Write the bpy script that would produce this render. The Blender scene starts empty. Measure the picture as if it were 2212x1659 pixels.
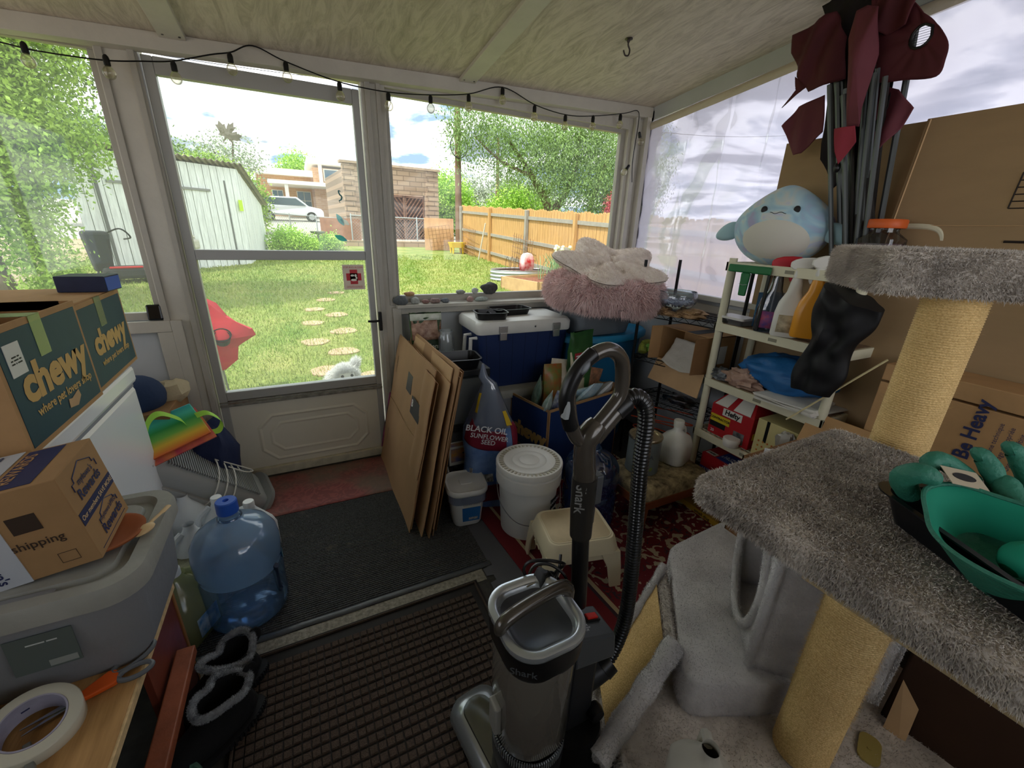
import bpy, bmesh, math, random
import numpy as np
from mathutils import Vector, Matrix, Euler, noise as mnoise

# ---------------------------------------------------------------- camera, sky, sun, exposure
S = bpy.context.scene
COL = S.collection
cd = bpy.data.cameras.new('camera'); cam = bpy.data.objects.new('camera', cd); COL.objects.link(cam)
cd.sensor_width = 36.0; cd.lens = 14.602; cd.clip_start = 0.02; cd.clip_end = 400
CR = ((0.89726302, 0.12484275, -0.42347769), (-0.44027877, 0.32420973, -0.8372829), (0.03276689, 0.93771122, 0.34586702))
mw = Matrix(CR).to_4x4(); mw.translation = Vector((0, 0, 1.42)); cam.matrix_world = mw
S.camera = cam
S.view_settings.view_transform = 'Standard'
try: S.view_settings.look = 'None'
except Exception: pass
S.view_settings.gamma = 1.0
S.view_settings.use_curve_mapping = False
S.view_settings.exposure = 1.35

wd = bpy.data.worlds.new('sky'); S.world = wd; wd.use_nodes = True
nt = wd.node_tree; nt.nodes.clear()
def N(t, ty, **kw):
    n = t.nodes.new(ty)
    for k, v in kw.items(): setattr(n, k, v)
    return n
out = N(nt, 'ShaderNodeOutputWorld'); bg = N(nt, 'ShaderNodeBackground'); tc = N(nt, 'ShaderNodeTexCoord')
sep = N(nt, 'ShaderNodeSeparateXYZ'); nt.links.new(tc.outputs['Generated'], sep.inputs[0])
mx = N(nt, 'ShaderNodeMath', operation='MAXIMUM'); mx.inputs[1].default_value = 0.0; nt.links.new(sep.outputs[2], mx.inputs[0])
ad = N(nt, 'ShaderNodeMath', operation='ADD'); ad.inputs[1].default_value = 0.16; nt.links.new(mx.outputs[0], ad.inputs[0])
dx = N(nt, 'ShaderNodeMath', operation='DIVIDE'); nt.links.new(sep.outputs[0], dx.inputs[0]); nt.links.new(ad.outputs[0], dx.inputs[1])
dy = N(nt, 'ShaderNodeMath', operation='DIVIDE'); nt.links.new(sep.outputs[1], dy.inputs[0]); nt.links.new(ad.outputs[0], dy.inputs[1])
cmb = N(nt, 'ShaderNodeCombineXYZ'); nt.links.new(dx.outputs[0], cmb.inputs[0]); nt.links.new(dy.outputs[0], cmb.inputs[1])
nz = N(nt, 'ShaderNodeTexNoise'); nz.inputs['Scale'].default_value = 1.15; nz.inputs['Detail'].default_value = 7; nz.inputs['Roughness'].default_value = 0.55; nz.inputs['Distortion'].default_value = 0.4
nt.links.new(cmb.outputs[0], nz.inputs['Vector'])
rp = N(nt, 'ShaderNodeValToRGB'); nt.links.new(nz.outputs['Fac'], rp.inputs[0])
e = rp.color_ramp.elements; e[0].position = 0.40; e[0].color = (0.20, 0.28, 0.39, 1); e[1].position = 0.455; e[1].color = (0.66, 0.70, 0.78, 1)
k = e.new(0.49); k.color = (1.15, 1.15, 1.15, 1)
k = e.new(0.545); k.color = (1.05, 1.05, 1.08, 1)
k = e.new(0.59); k.color = (0.30, 0.33, 0.39, 1)
k = e.new(0.66); k.color = (0.19, 0.21, 0.27, 1)
nt.links.new(rp.outputs[0], bg.inputs[0]); bg.inputs[1].default_value = 1.2
nt.links.new(bg.outputs[0], out.inputs[0])
sl = bpy.data.lights.new('sun', 'SUN'); sl.energy = 2.0; sl.angle = 0.01; sl.color = (1.0, 0.95, 0.86)
so = bpy.data.objects.new('sun', sl); COL.objects.link(so)
so.rotation_euler = Vector((-0.42, -0.13, 0.88)).to_track_quat('Z', 'Y').to_euler()
S.cycles.max_bounces = 8; S.cycles.diffuse_bounces = 5; S.cycles.glossy_bounces = 3; S.cycles.transmission_bounces = 6; S.cycles.transparent_max_bounces = 10
S.cycles.use_denoising = True; S.cycles.caustics_reflective = False; S.cycles.caustics_refractive = False
S.cycles.sample_clamp_indirect = 6.0
R = random.Random(7)
NR = np.random.default_rng(5)
PI = math.pi
def rad(*a): return tuple(math.radians(x) for x in a)

# ---------------------------------------------------------------- materials
def lin(h):
    if isinstance(h, (tuple, list)): return (*h[:3], 1)
    h = h.lstrip('#'); c = [int(h[i:i+2], 16)/255 for i in (0, 2, 4)]
    return (*[x/12.92 if x <= .04045 else ((x+.055)/1.055)**2.4 for x in c], 1)
MC = {}
def M(name, col='#888888', rough=.6, metal=0, bump=0, bs=60, var=0, vs=6, spec=.4, sheen=0, trans=0, alpha=1, coat=0, stretch=(1, 1, 1), col2=None, det=4, ior=1.45, sss=0):
    """procedural principled material: noise colour variation + noise bump"""
    if name in MC: return MC[name]
    m = bpy.data.materials.new(name); m.use_nodes = True; t = m.node_tree; b = t.nodes['Principled BSDF']
    c = lin(col); b.inputs['Base Color'].default_value = c; b.inputs['Roughness'].default_value = rough; b.inputs['Metallic'].default_value = metal
    b.inputs['Specular IOR Level'].default_value = spec; b.inputs['Sheen Weight'].default_value = sheen; b.inputs['IOR'].default_value = ior
    b.inputs['Transmission Weight'].default_value = trans; b.inputs['Alpha'].default_value = alpha; b.inputs['Coat Weight'].default_value = coat
    if var or bump or col2:
        tcn = N(t, 'ShaderNodeTexCoord'); mp = N(t, 'ShaderNodeMapping'); mp.inputs['Scale'].default_value = stretch
        t.links.new(tcn.outputs['Object'], mp.inputs[0])
    if var or col2:
        n = N(t, 'ShaderNodeTexNoise'); n.inputs['Scale'].default_value = vs; n.inputs['Detail'].default_value = det; n.inputs['Roughness'].default_value = .6
        t.links.new(mp.outputs[0], n.inputs['Vector'])
        r = N(t, 'ShaderNodeValToRGB'); t.links.new(n.outputs['Fac'], r.inputs[0]); r.color_ramp.elements[0].position = .32; r.color_ramp.elements[1].position = .68
        if col2: r.color_ramp.elements[0].color = c; r.color_ramp.elements[1].color = lin(col2)
        else:
            r.color_ramp.elements[0].color = tuple(x*(1-var) for x in c[:3])+(1,); r.color_ramp.elements[1].color = tuple(min(1, x*(1+var)) for x in c[:3])+(1,)
        t.links.new(r.outputs[0], b.inputs['Base Color'])
    if bump:
        n2 = N(t, 'ShaderNodeTexNoise'); n2.inputs['Scale'].default_value = bs; n2.inputs['Detail'].default_value = 3
        t.links.new(mp.outputs[0], n2.inputs['Vector']); bn = N(t, 'ShaderNodeBump'); bn.inputs['Strength'].default_value = bump; bn.inputs['Distance'].default_value = .01
        t.links.new(n2.outputs['Fac'], bn.inputs['Height']); t.links.new(bn.outputs[0], b.inputs['Normal'])
    MC[name] = m; return m
def glassmat(name, tint='#ffffff', refl=.06, rough=.02, haze=0, hazecol='#ffffff', difr=0):
    """thin clear sheet: transparent + a little mirror (fresnel) + optional haze (translucent / diffuse)"""
    if name in MC: return MC[name]
    m = bpy.data.materials.new(name); m.use_nodes = True; t = m.node_tree; t.nodes.clear()
    o = N(t, 'ShaderNodeOutputMaterial'); tr = N(t, 'ShaderNodeBsdfTransparent'); tr.inputs[0].default_value = lin(tint)
    gl = N(t, 'ShaderNodeBsdfGlossy'); gl.inputs['Roughness'].default_value = rough
    lw = N(t, 'ShaderNodeLayerWeight'); lw.inputs[0].default_value = .25
    mu = N(t, 'ShaderNodeMath', operation='MULTIPLY_ADD'); mu.inputs[1].default_value = refl*4; mu.inputs[2].default_value = refl*.4
    t.links.new(lw.outputs['Fresnel'], mu.inputs[0])
    last = tr
    if haze:
        tl = N(t, 'ShaderNodeBsdfTranslucent'); tl.inputs[0].default_value = lin(hazecol); df = N(t, 'ShaderNodeBsdfDiffuse'); df.inputs[0].default_value = lin(hazecol)
        m1 = N(t, 'ShaderNodeMixShader'); m1.inputs[0].default_value = difr; t.links.new(tl.outputs[0], m1.inputs[1]); t.links.new(df.outputs[0], m1.inputs[2])
        m2 = N(t, 'ShaderNodeMixShader'); m2.inputs[0].default_value = haze; t.links.new(tr.outputs[0], m2.inputs[1]); t.links.new(m1.outputs[0], m2.inputs[2]); last = m2
    m3 = N(t, 'ShaderNodeMixShader'); t.links.new(mu.outputs[0], m3.inputs[0]); t.links.new(last.outputs[0], m3.inputs[1]); t.links.new(gl.outputs[0], m3.inputs[2])
    t.links.new(m3.outputs[0], o.inputs[0]); MC[name] = m; return m
def nodes_of(name):
    m = bpy.data.materials.new(name); m.use_nodes = True; MC[name] = m; return m, m.node_tree, m.node_tree.nodes['Principled BSDF']

# ---------------------------------------------------------------- mesh helpers
class MB:
    def __init__(s): s.v = []; s.f = []; s.T = Matrix.Identity(4)
    def add(s, vs, fs):
        o = len(s.v); s.v += [tuple(s.T @ Vector(p)) for p in vs]; s.f += [tuple(i+o for i in f) for f in fs]; return s
    def at(s, loc=(0, 0, 0), rot=(0, 0, 0)):
        s.T = Matrix.Translation(loc) @ Euler(rad(*rot)).to_matrix().to_4x4(); return s
    def bx(s, x0, x1, y0, y1, z0, z1, t=0):
        """box; t tapers the bottom inward"""
        p = [(x0+t, y0+t, z0), (x1-t, y0+t, z0), (x1-t, y1-t, z0), (x0+t, y1-t, z0), (x0, y0, z1), (x1, y0, z1), (x1, y1, z1), (x0, y1, z1)]
        return s.add(p, [(3, 2, 1, 0), (4, 5, 6, 7), (0, 1, 5, 4), (1, 2, 6, 5), (2, 3, 7, 6), (3, 0, 4, 7)])
    def box(s, c, d): return s.bx(c[0]-d[0]/2, c[0]+d[0]/2, c[1]-d[1]/2, c[1]+d[1]/2, c[2]-d[2]/2, c[2]+d[2]/2)
    def loft(s, rings, cap0=True, cap1=True, closed=True, loop=False):
        n = len(rings[0]); vs = [p for r in rings for p in r]; fs = []
        m = len(rings)
        for i in range(m if loop else m-1):
            for j in range(n if closed else n-1):
                a = i*n+j; b = i*n+(j+1) % n; i2 = (i+1) % m; fs.append((a, b, i2*n+(j+1) % n, i2*n+j))
        if not loop:
            if cap0: fs.append(tuple(range(n-1, -1, -1)))
            if cap1: fs.append(tuple((m-1)*n+j for j in range(n)))
        return s.add(vs, fs)
    def lathe(s, prof, n=32, c=(0, 0, 0), cap0=True, cap1=True, sx=1, sy=1):
        return s.loft([[(c[0]+r*sx*math.cos(2*PI*j/n), c[1]+r*sy*math.sin(2*PI*j/n), c[2]+z) for j in range(n)] for r, z in prof], cap0, cap1)
    def rr(s, secs, n=6, c=(0, 0), cap0=True, cap1=True):
        """loft of rounded rectangles: (w, d, radius, z)"""
        return s.loft([[(c[0]+x, c[1]+y, z) for x, y in rrect(w, d, r, n)] for w, d, r, z in secs], cap0, cap1)
    def tube(s, pts, r, n=10, caps=True, closed=False, flat=1):
        pts = [Vector(p) for p in pts]; m = len(pts); rings = []; up = None
        for i, p in enumerate(pts):
            a = pts[(i-1) % m] if (closed or i > 0) else p; b = pts[(i+1) % m] if (closed or i < m-1) else p
            d = (b-a).normalized()
            if up is None: up = Vector((0, 0, 1)) if abs(d.z) < .9 else Vector((1, 0, 0))
            x = d.cross(up).normalized(); up = x.cross(d).normalized(); rr_ = r[i] if isinstance(r, (list, tuple)) else r
            rings.append([tuple(p + x*rr_*math.cos(2*PI*j/n) + up*rr_*flat*math.sin(2*PI*j/n)) for j in range(n)])
        return s.loft(rings, caps, caps, loop=closed)
    def ell(s, c, r, nu=24, nv=14, f=None):
        prof = []
        rings = []
        for i in range(1, nv):
            th = PI*i/nv; rings.append([(math.sin(th)*math.cos(2*PI*j/nu), math.sin(th)*math.sin(2*PI*j/nu), -math.cos(th)) for j in range(nu)])
        rings = [[(0, 0, -1)]*nu]+rings+[[(0, 0, 1)]*nu] if False else rings
        g = (lambda p: p) if f is None else f
        rings = [[(c[0]+r[0]*q[0], c[1]+r[1]*q[1], c[2]+r[2]*q[2]) for q in map(g, ring)] for ring in rings]
        return s.loft(rings)
    def prism(s, poly, z0, z1):
        n = len(poly); return s.add([(x, y, z0) for x, y in poly]+[(x, y, z1) for x, y in poly], [tuple(range(n-1, -1, -1)), tuple(range(n, 2*n))]+[(i, (i+1) % n, n+(i+1) % n, n+i) for i in range(n)])
    def grid(s, fn, nu, nv, wrap=False):
        vs = [fn(i/nu, j/nv) for i in range(nu+1) for j in range(nv+1)]
        return s.add(vs, [(i*(nv+1)+j, (i+1)*(nv+1)+j, (i+1)*(nv+1)+j+1, i*(nv+1)+j+1) for i in range(nu) for j in range(nv)])
    def quad(s, *p): return s.add(list(p), [tuple(range(len(p)))])
def rrect(w, d, r, n=6):
    r = min(r, w/2-1e-4, d/2-1e-4); o = []
    for cx, cy, a0 in ((w/2-r, d/2-r, 0), (-w/2+r, d/2-r, 90), (-w/2+r, -d/2+r, 180), (w/2-r, -d/2+r, 270)):
        for k in range(n+1):
            a = math.radians(a0+90*k/n); o.append((cx+r*math.cos(a), cy+r*math.sin(a)))
    return o
def setp(o, label=None, cat=None, group=None, kind=None):
    for k_, v_ in (('label', label), ('category', cat), ('group', group), ('kind', kind)):
        if v_: o[k_] = v_
    return o
def ob(name, mb, mat, parent=None, smooth=35, bevel=0, sub=0, solid=0, loc=(0, 0, 0), rot=(0, 0, 0), bseg=2, label=None):
    me = bpy.data.meshes.new(name); me.from_pydata(mb.v, [], mb.f); me.validate()
    b = bmesh.new(); b.from_mesh(me); bmesh.ops.recalc_face_normals(b, faces=b.faces); b.to_mesh(me); b.free()
    me.materials.append(mat); o = bpy.data.objects.new(name, me); COL.objects.link(o); o.parent = parent
    o.location = loc; o.rotation_euler = rad(*rot)
    if smooth:
        me.polygons.foreach_set('use_smooth', [True]*len(me.polygons))
        if smooth < 180: me.set_sharp_from_angle(angle=math.radians(smooth))
    if solid: md = o.modifiers.new('solid', 'SOLIDIFY'); md.thickness = solid; md.offset = 0
    if bevel: md = o.modifiers.new('bevel', 'BEVEL'); md.width = bevel; md.segments = bseg; md.limit_method = 'ANGLE'; md.angle_limit = .6; md.harden_normals = False
    if sub: md = o.modifiers.new('sub', 'SUBSURF'); md.levels = sub; md.render_levels = sub
    if label: o['label'] = label
    return o
def thing(name, label, cat, loc=(0, 0, 0), rz=0, group=None, rot=None):
    o = bpy.data.objects.new(name, None); COL.objects.link(o); o.location = loc; o.rotation_euler = rad(*rot) if rot else (0, 0, math.radians(rz))
    o.empty_display_size = .05
    return setp(o, label, cat, group)
def struct(name, mb, mat, parent=None, **k):
    o = ob(name, mb, mat, parent, **k)
    if parent is None: o['kind'] = 'structure'
    return o
def dup(root, loc=None, rz=None, label=None):
    r = root.copy(); COL.objects.link(r)
    if loc is not None: r.location = loc
    if rz is not None: r.rotation_euler = (r.rotation_euler[0], r.rotation_euler[1], math.radians(rz))
    if label: r['label'] = label
    for ch in list(root.children):
        c = ch.copy(); COL.objects.link(c); c.parent = r
        for g in list(ch.children):
            d = g.copy(); COL.objects.link(d); d.parent = c
    return r
def txt(s, size, mat, parent, loc, rot=(0, 0, 0), align='CENTER', bold=0, sx=1, name='lettering', shear=0):
    c = bpy.data.curves.new(name, 'FONT'); c.body = s; c.size = size; c.align_x = align; c.align_y = 'CENTER'; c.offset = bold; c.shear = shear; c.resolution_u = 3
    c.space_line = .85
    tmp = bpy.data.objects.new('tmp', c); me = bpy.data.meshes.new_from_object(tmp); bpy.data.objects.remove(tmp); bpy.data.curves.remove(c); me.name = name; me.materials.clear()
    me.materials.append(mat); o = bpy.data.objects.new(name, me); COL.objects.link(o); o.parent = parent; o.location = loc; o.rotation_euler = rad(*rot); o.scale = (sx, 1, 1); return o
def scr(s, size, mat, parent, loc, rot=(0, 0, 0), name='fine_print', **k):
    """illegible small print: one short bar per word"""
    mb = MB(); rows = s.split('\n')
    for r_, row in enumerate(rows):
        ws = [len(w_)*size*.52 for w_ in row.split(' ')]; tot = sum(ws)+size*.35*(len(ws)-1); x = -tot/2; y = ((len(rows)-1)/2-r_)*size*.85
        for w_ in ws: mb.quad((x, y-size*.2, 0), (x+w_, y-size*.2, 0), (x+w_, y+size*.2, 0), (x, y+size*.2, 0)); x += w_+size*.35
    return ob(name, mb, mat, parent, smooth=0, loc=loc, rot=rot)
FX, FNX, FNY, FUP = (90, 0, 90), (90, 0, -90), (90, 0, 0), (0, 0, 0)
def tris(mb):
    V = np.array(mb.v, dtype=float); T = []
    for f in mb.f:
        for i in range(1, len(f)-1): T.append((f[0], f[i], f[i+1]))
    return V, np.array(T)
def rawmesh(name, V, F, mat, parent=None, smooth=True, loc=(0, 0, 0), rot=(0, 0, 0)):
    """V (n,3); F (m,k)"""
    me = bpy.data.meshes.new(name); k_ = F.shape[1]
    me.vertices.add(len(V)); me.vertices.foreach_set('co', V.astype(np.float32).ravel()); me.loops.add(F.size); me.loops.foreach_set('vertex_index', F.astype(np.int32).ravel())
    me.polygons.add(len(F)); me.polygons.foreach_set('loop_start', np.arange(0, F.size, k_, dtype=np.int32)); me.update(calc_edges=True); me.validate()
    if smooth: me.polygons.foreach_set('use_smooth', [True]*len(me.polygons))
    me.materials.append(mat); o = bpy.data.objects.new(name, me); COL.objects.link(o); o.parent = parent; o.location = loc; o.rotation_euler = rad(*rot); return o
def fur(name, mb, mat, parent=None, n=20000, L=.01, W=.0012, comb=(0, 0, 0), jit=.6, seed=1, loc=(0, 0, 0), rot=(0, 0, 0), skip=None, clump=0, center=None):
    """base surface + n tapered hair blades in one mesh"""
    bm_ = bmesh.new(); vl = [bm_.verts.new(p) for p in mb.v]
    for f_ in mb.f:
        try: bm_.faces.new([vl[i] for i in f_])
        except Exception: pass
    bmesh.ops.recalc_face_normals(bm_, faces=bm_.faces); bm_.verts.index_update(); mb = MB(); mb.v = [tuple(v.co) for v in bm_.verts]; mb.f = [tuple(v.index for v in f.verts) for f in bm_.faces]; bm_.free()
    g = np.random.default_rng(seed); V, T = tris(mb)
    A, B, C_ = V[T[:, 0]], V[T[:, 1]], V[T[:, 2]]; nr = np.cross(B-A, C_-A); ar = np.linalg.norm(nr, axis=1); ok = ar > 1e-12
    nrm = nr/np.maximum(ar, 1e-12)[:, None]; cen = (A+B+C_)/3; mid = np.array(center) if center is not None else V.mean(0)
    if center is not None: flip = np.sum(nrm*(cen-mid), 1) < 0; nrm[flip] *= -1
    w = ar.copy(); w[~ok] = 0
    if skip is not None: w = w*np.array([0 if skip(c, q) else 1 for c, q in zip(cen, nrm)])
    idx = g.choice(len(T), n, p=w/w.sum()); u = g.random((n, 2)); fl = u.sum(1) > 1; u[fl] = 1-u[fl]
    P = A[idx]+u[:, :1]*(B-A)[idx]+u[:, 1:]*(C_-A)[idx]; D = nrm[idx]
    if clump:
        q = np.sin(P*clump*np.array([1., 1.3, .9])+3*np.sin(P*clump*.7)[:, [1, 2, 0]]); D = D+q*.55
    D = D+g.normal(0, jit, (n, 3))*.5+np.array(comb); D /= np.linalg.norm(D, axis=1)[:, None]
    Ls = L*(.6+.8*g.random(n))[:, None]; side = np.cross(D, g.normal(0, 1, (n, 3))); side /= np.linalg.norm(side, axis=1)[:, None]+1e-9; side *= W
    bend = g.normal(0, .35, (n, 3))+np.array(comb)*.8; t2 = P+D*Ls*.55; tip = P+D*Ls*.95+bend*Ls*.5
    vv = np.stack([P-side, P+side, t2+side*.7, t2-side*.7, tip], 1).reshape(-1, 3); b0 = np.arange(n)*5
    F = np.concatenate([np.stack([b0, b0+1, b0+2], 1), np.stack([b0, b0+2, b0+3], 1), np.stack([b0+3, b0+2, b0+4], 1)])
    allV = np.concatenate([V, vv]); allF = np.concatenate([T, F+len(V)])
    return rawmesh(name, allV, allF, mat, parent, True, loc, rot)
def leaves(name, blobs, n, size, mat, parent=None, seed=2, droop=0, aspect=2.0):
    """leaf cloud: blobs (cx,cy,cz,rx,ry,rz); rhombus leaves gathered in small sprays"""
    g = np.random.default_rng(seed); B_ = np.array(blobs, float); vol = B_[:, 3]*B_[:, 4]*B_[:, 5]; 
    ns = max(1, n//14); i = g.choice(len(B_), ns, p=vol**.8/(vol**.8).sum()); d = g.normal(0, 1, (ns, 3)); d /= np.linalg.norm(d, axis=1)[:, None]
    rr_ = g.random(ns)**.42; c = B_[i, :3]+d*rr_[:, None]*B_[i, 3:6]
    P = np.repeat(c, 14, 0); m = len(P); P = P+g.normal(0, 1, (m, 3))*size*np.array([1.6, 1.6, 1.6+3*droop])
    a = g.normal(0, 1, (m, 3)); a[:, 2] -= droop*2; a /= np.linalg.norm(a, axis=1)[:, None]; b = np.cross(a, g.normal(0, 1, (m, 3))); b /= np.linalg.norm(b, axis=1)[:, None]
    s = size*(.6+.8*g.random(m))[:, None]; V = np.stack([P-a*s*.5, P+b*s*.5/aspect, P+a*s*.5, P-b*s*.5/aspect], 1).reshape(-1, 3)
    F = (np.arange(m)*4)[:, None]+np.arange(4)
    return rawmesh(name, V, F, mat, parent, False)
def spl(pts, n=8, closed=False):
    """catmull-rom through points"""
    P = [Vector(p) for p in pts]; o = []; m = len(P); rng = range(m) if closed else range(m-1)
    for i in rng:
        p0, p1, p2, p3 = (P[(i-1) % m], P[i], P[(i+1) % m], P[(i+2) % m]) if closed else (P[max(i-1, 0)], P[i], P[i+1], P[min(i+2, m-1)])
        for k_ in range(n):
            t = k_/n; o.append(tuple(.5*((2*p1)+(-p0+p2)*t+(2*p0-5*p1+4*p2-p3)*t*t+(-p0+3*p1-3*p2+p3)*t**3)))
    if not closed: o.append(tuple(P[-1]))
    return o
# ---------------------------------------------------------------- the room (back wall with the door at y=2.545, right wall at x=2.25)
D = 2.545; XR = 2.25; XL = -1.55; YN = -0.9
def zc(y, x=2.2): return 2.215+.10*(D-y)+.036*(x-2.2)
wht = M('trim_paint', '#c2beb3', .55, bump=.15, bs=25, var=.05, vs=9)
wht2 = M('frame_paint', '#aeaaa0', .5, bump=.1, bs=30, var=.04, vs=14)
pan = M('panel_paint', '#b9bdbf', .6, bump=.08, bs=18, var=.05, vs=4)
crm = M('door_cream', '#ddd9c9', .45, bump=.03, bs=10, var=.03, vs=3)
glass = glassmat('window_glass', '#fbfdfc', .05)
glassh = glassmat('old_window_glass', '#f6faf7', .06, haze=.05, hazecol='#f4f7f4')
# ceiling: painted plywood, brushed grain
m, t, b = nodes_of('ceiling_plywood')
tcn = N(t, 'ShaderNodeTexCoord'); mp = N(t, 'ShaderNodeMapping'); mp.inputs['Scale'].default_value = (5, 1.1, 1); t.links.new(tcn.outputs['Object'], mp.inputs[0])
n1 = N(t, 'ShaderNodeTexNoise'); n1.inputs['Scale'].default_value = 3; n1.inputs['Detail'].default_value = 9; n1.inputs['Roughness'].default_value = .72; n1.inputs['Distortion'].default_value = 2.2
t.links.new(mp.outputs[0], n1.inputs['Vector']); r = N(t, 'ShaderNodeValToRGB'); t.links.new(n1.outputs['Fac'], r.inputs[0])
r.color_ramp.elements[0].position = .33; r.color_ramp.elements[0].color = lin('#a59b8c'); r.color_ramp.elements[1].position = .58; r.color_ramp.elements[1].color = lin('#cdc3b4')
t.links.new(r.outputs[0], b.inputs['Base Color']); b.inputs['Roughness'].default_value = .6
bn = N(t, 'ShaderNodeBump'); bn.inputs['Strength'].default_value = .35; bn.inputs['Distance'].default_value = .01; t.links.new(n1.outputs['Fac'], bn.inputs['Height']); t.links.new(bn.outputs[0], b.inputs['Normal'])
ceilm = m
floorm = M('floor_concrete', '#3c3a37', .8, bump=.2, bs=40, var=.25, vs=20)
struct('floor', MB().bx(XL-.1, XR+.1, YN, D+.1, -.06, 0), floorm, smooth=0)
y0, y1 = YN-1.7, D+.14
c8 = [(XL-.95, y0), (XR+.35, y0), (XR+.35, y1), (XL-.95, y1)]  # unseen eaves past the left and near walls, added to keep sun out
struct('ceiling', MB().add([(x, y, zc(y, x)) for x, y in c8]+[(x, y, zc(y, x)+.06) for x, y in c8], [(0, 1, 2, 3), (7, 6, 5, 4), (0, 4, 5, 1), (1, 5, 6, 2), (2, 6, 7, 3), (3, 7, 4, 0)]), ceilm, smooth=0)
# ceiling joint strips
def strip(x, w):
    ya, yb = YN, D-.04; th = .018; c4 = [(x-w/2, ya), (x+w/2, ya), (x+w/2, yb), (x-w/2, yb)]
    return MB().add([(p, q, zc(q, p)+.002) for p, q in c4]+[(p, q, zc(q, p)-th) for p, q in c4], [(0, 1, 2, 3), (7, 6, 5, 4), (0, 4, 5, 1), (1, 5, 6, 2), (2, 6, 7, 3), (3, 7, 4, 0)])
screw = M('screw_heads', '#55504a', .5, .6)
for i, x in enumerate((-.35, .93)):
    s_ = struct('trim_%d' % (i+1), strip(x, .092), wht, smooth=0, bevel=.003)
    q = MB()
    for dx_ in (-.028, .028): q.lathe([(.0045, 0), (.0045, .003)], 8, (x+dx_, D-.08, zc(D-.08, x)-.0205))
    ob('screw', q, screw, s_)
# header boards of the back wall
b1 = MB().add([(x, y, zc(y, x)-d_) for d_ in (.062, 0) for x, y in ((XL, D-.05), (XR, D-.05), (XR, D), (XL, D))], [(3, 2, 1, 0), (4, 5, 6, 7), (0, 1, 5, 4), (1, 2, 6, 5), (2, 3, 7, 6), (3, 0, 4, 7)])
struct('trim_3', b1, wht, smooth=0, bevel=.003)
# back wall: header above openings, posts, sills, lower panels
w = MB()
w.bx(XL, -.63, D, D+.09, 2.055, 2.3); w.bx(-.49, .385, D+.012, D+.09, 2.098, 2.3); w.bx(.50, 2.10, D, D+.09, 2.085, 2.3)
w.bx(-.63, -.49, D, D+.09, 0, 2.3); w.bx(.385, .50, D, D+.09, 0, 2.3); w.bx(2.10, XR+.1, D, D+.09, 0, 2.3)
struct('wall_back', w, wht, smooth=0, bevel=.002)
struct('wall_back_panel', MB().bx(XL, -.60, D+.02, D+.07, 0, .95).bx(.49, XR, D+.02, D+.07, 0, .98), pan, smooth=0)
tr = MB(); tr.bx(-.60, -.555, D-.022, D, 0, .955); tr.bx(-.66, -.60, D-.018, D, 0, .899)
tr.bx(XL, -.601, D-.019, D+.005, .90, .955)
struct('trim_4', tr, wht, smooth=0, bevel=.002)
tr = MB(); tr.bx(.465, .515, D-.02, D, 0, .9645); tr.bx(.5151, XR, D-.018, D+.02, .925, .9645)
tr.bx(.488, XR, D-.055, D+.03, .965, .985)
struct('trim_5', tr, wht, smooth=0, bevel=.002)
struct('trim_6', MB().bx(.400, .425, D-.018, D, 0, 2.15).bx(.455, .475, D-.012, D, .98, 2.15).bx(-.52, -.497, D-.018, D, 0, 2.15).bx(-.625, -.60, D-.01, D, .95, 2.10), wht2, smooth=0, bevel=.002)
# corner trims
struct('trim_7', MB().bx(2.13, 2.165, D-.03, D, .985, 2.16).bx(2.20, 2.235, D-.06, D, .985, 2.16).bx(2.165, 2.2, D-.015, D, .985, 2.16), wht, smooth=0, bevel=.002)
# windows in the back wall (frames in the opening; glass as part)
def window(i, x0, x1, z0, z1, fw, gm):
    f = MB(); y = D+.03
    f.bx(x0, x1, y, y+.035, z0, z0+fw).bx(x0, x1, y, y+.035, z1-fw*.6, z1).bx(x0, x0+fw*.5, y+.001, y+.034, z0+fw, z1-fw*.6).bx(x1-fw*.8, x1, y+.001, y+.034, z0+fw, z1-fw*.6)
    o = struct('window_%d' % i, f, wht2, smooth=0, bevel=.002)
    ob('pane', MB().bx(x0+.005, x1-.005, y+.014, y+.018, z0+.01, z1-.005), gm, o, smooth=0)
    return o
window(1, XL, -.63, .955, 2.07, .035, glassh)
window(2, .50, 2.10, .985, 2.09, .045, glass)
# left, near and right walls
struct('wall_left', MB().bx(XL-.1, XL, YN, D+.1, 0, 1.0).bx(XL-.1, XL, YN, D+.1, 2.05, 2.62).bx(XL-.1, XL, YN, -.1, 1, 2.1).bx(XL-.1, XL, 2.35, D+.1, 1, 2.1), pan, smooth=0)  # the opening is added, out of view, to brighten the room
struct('wall_near', MB().bx(XL-.1, XR+.1, YN-.1, YN, 0, .95).bx(XL-.1, XR+.1, YN-.1, YN, 2.25, 2.75).bx(XL-.1, .25, YN-.1, YN, .9, 2.3).bx(XR-.05, XR+.1, YN-.1, YN, .9, 2.3), pan, smooth=0)  # opening behind the camera, added for fill daylight
struct('window_4', MB().bx(.25, XR-.05, YN-.07, YN-.03, .94, .99).bx(.25, XR-.05, YN-.07, YN-.03, 2.21, 2.26), wht2, smooth=0)  # frame bars of the added, unseen near opening
w = MB(); w.bx(XR, XR+.09, YN, D, 0, 1.06)
w.add([(XR, YN, zc(YN)-.13), (XR+.09, YN, zc(YN)-.13), (XR+.09, D, zc(D)-.075), (XR, D, zc(D)-.075), (XR, YN, zc(YN)+.05), (XR+.09, YN, zc(YN)+.05), (XR+.09, D, zc(D)+.05), (XR, D, zc(D)+.05)], [(3, 2, 1, 0), (4, 5, 6, 7), (0, 1, 5, 4), (1, 2, 6, 5), (2, 3, 7, 6), (3, 0, 4, 7)])
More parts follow.
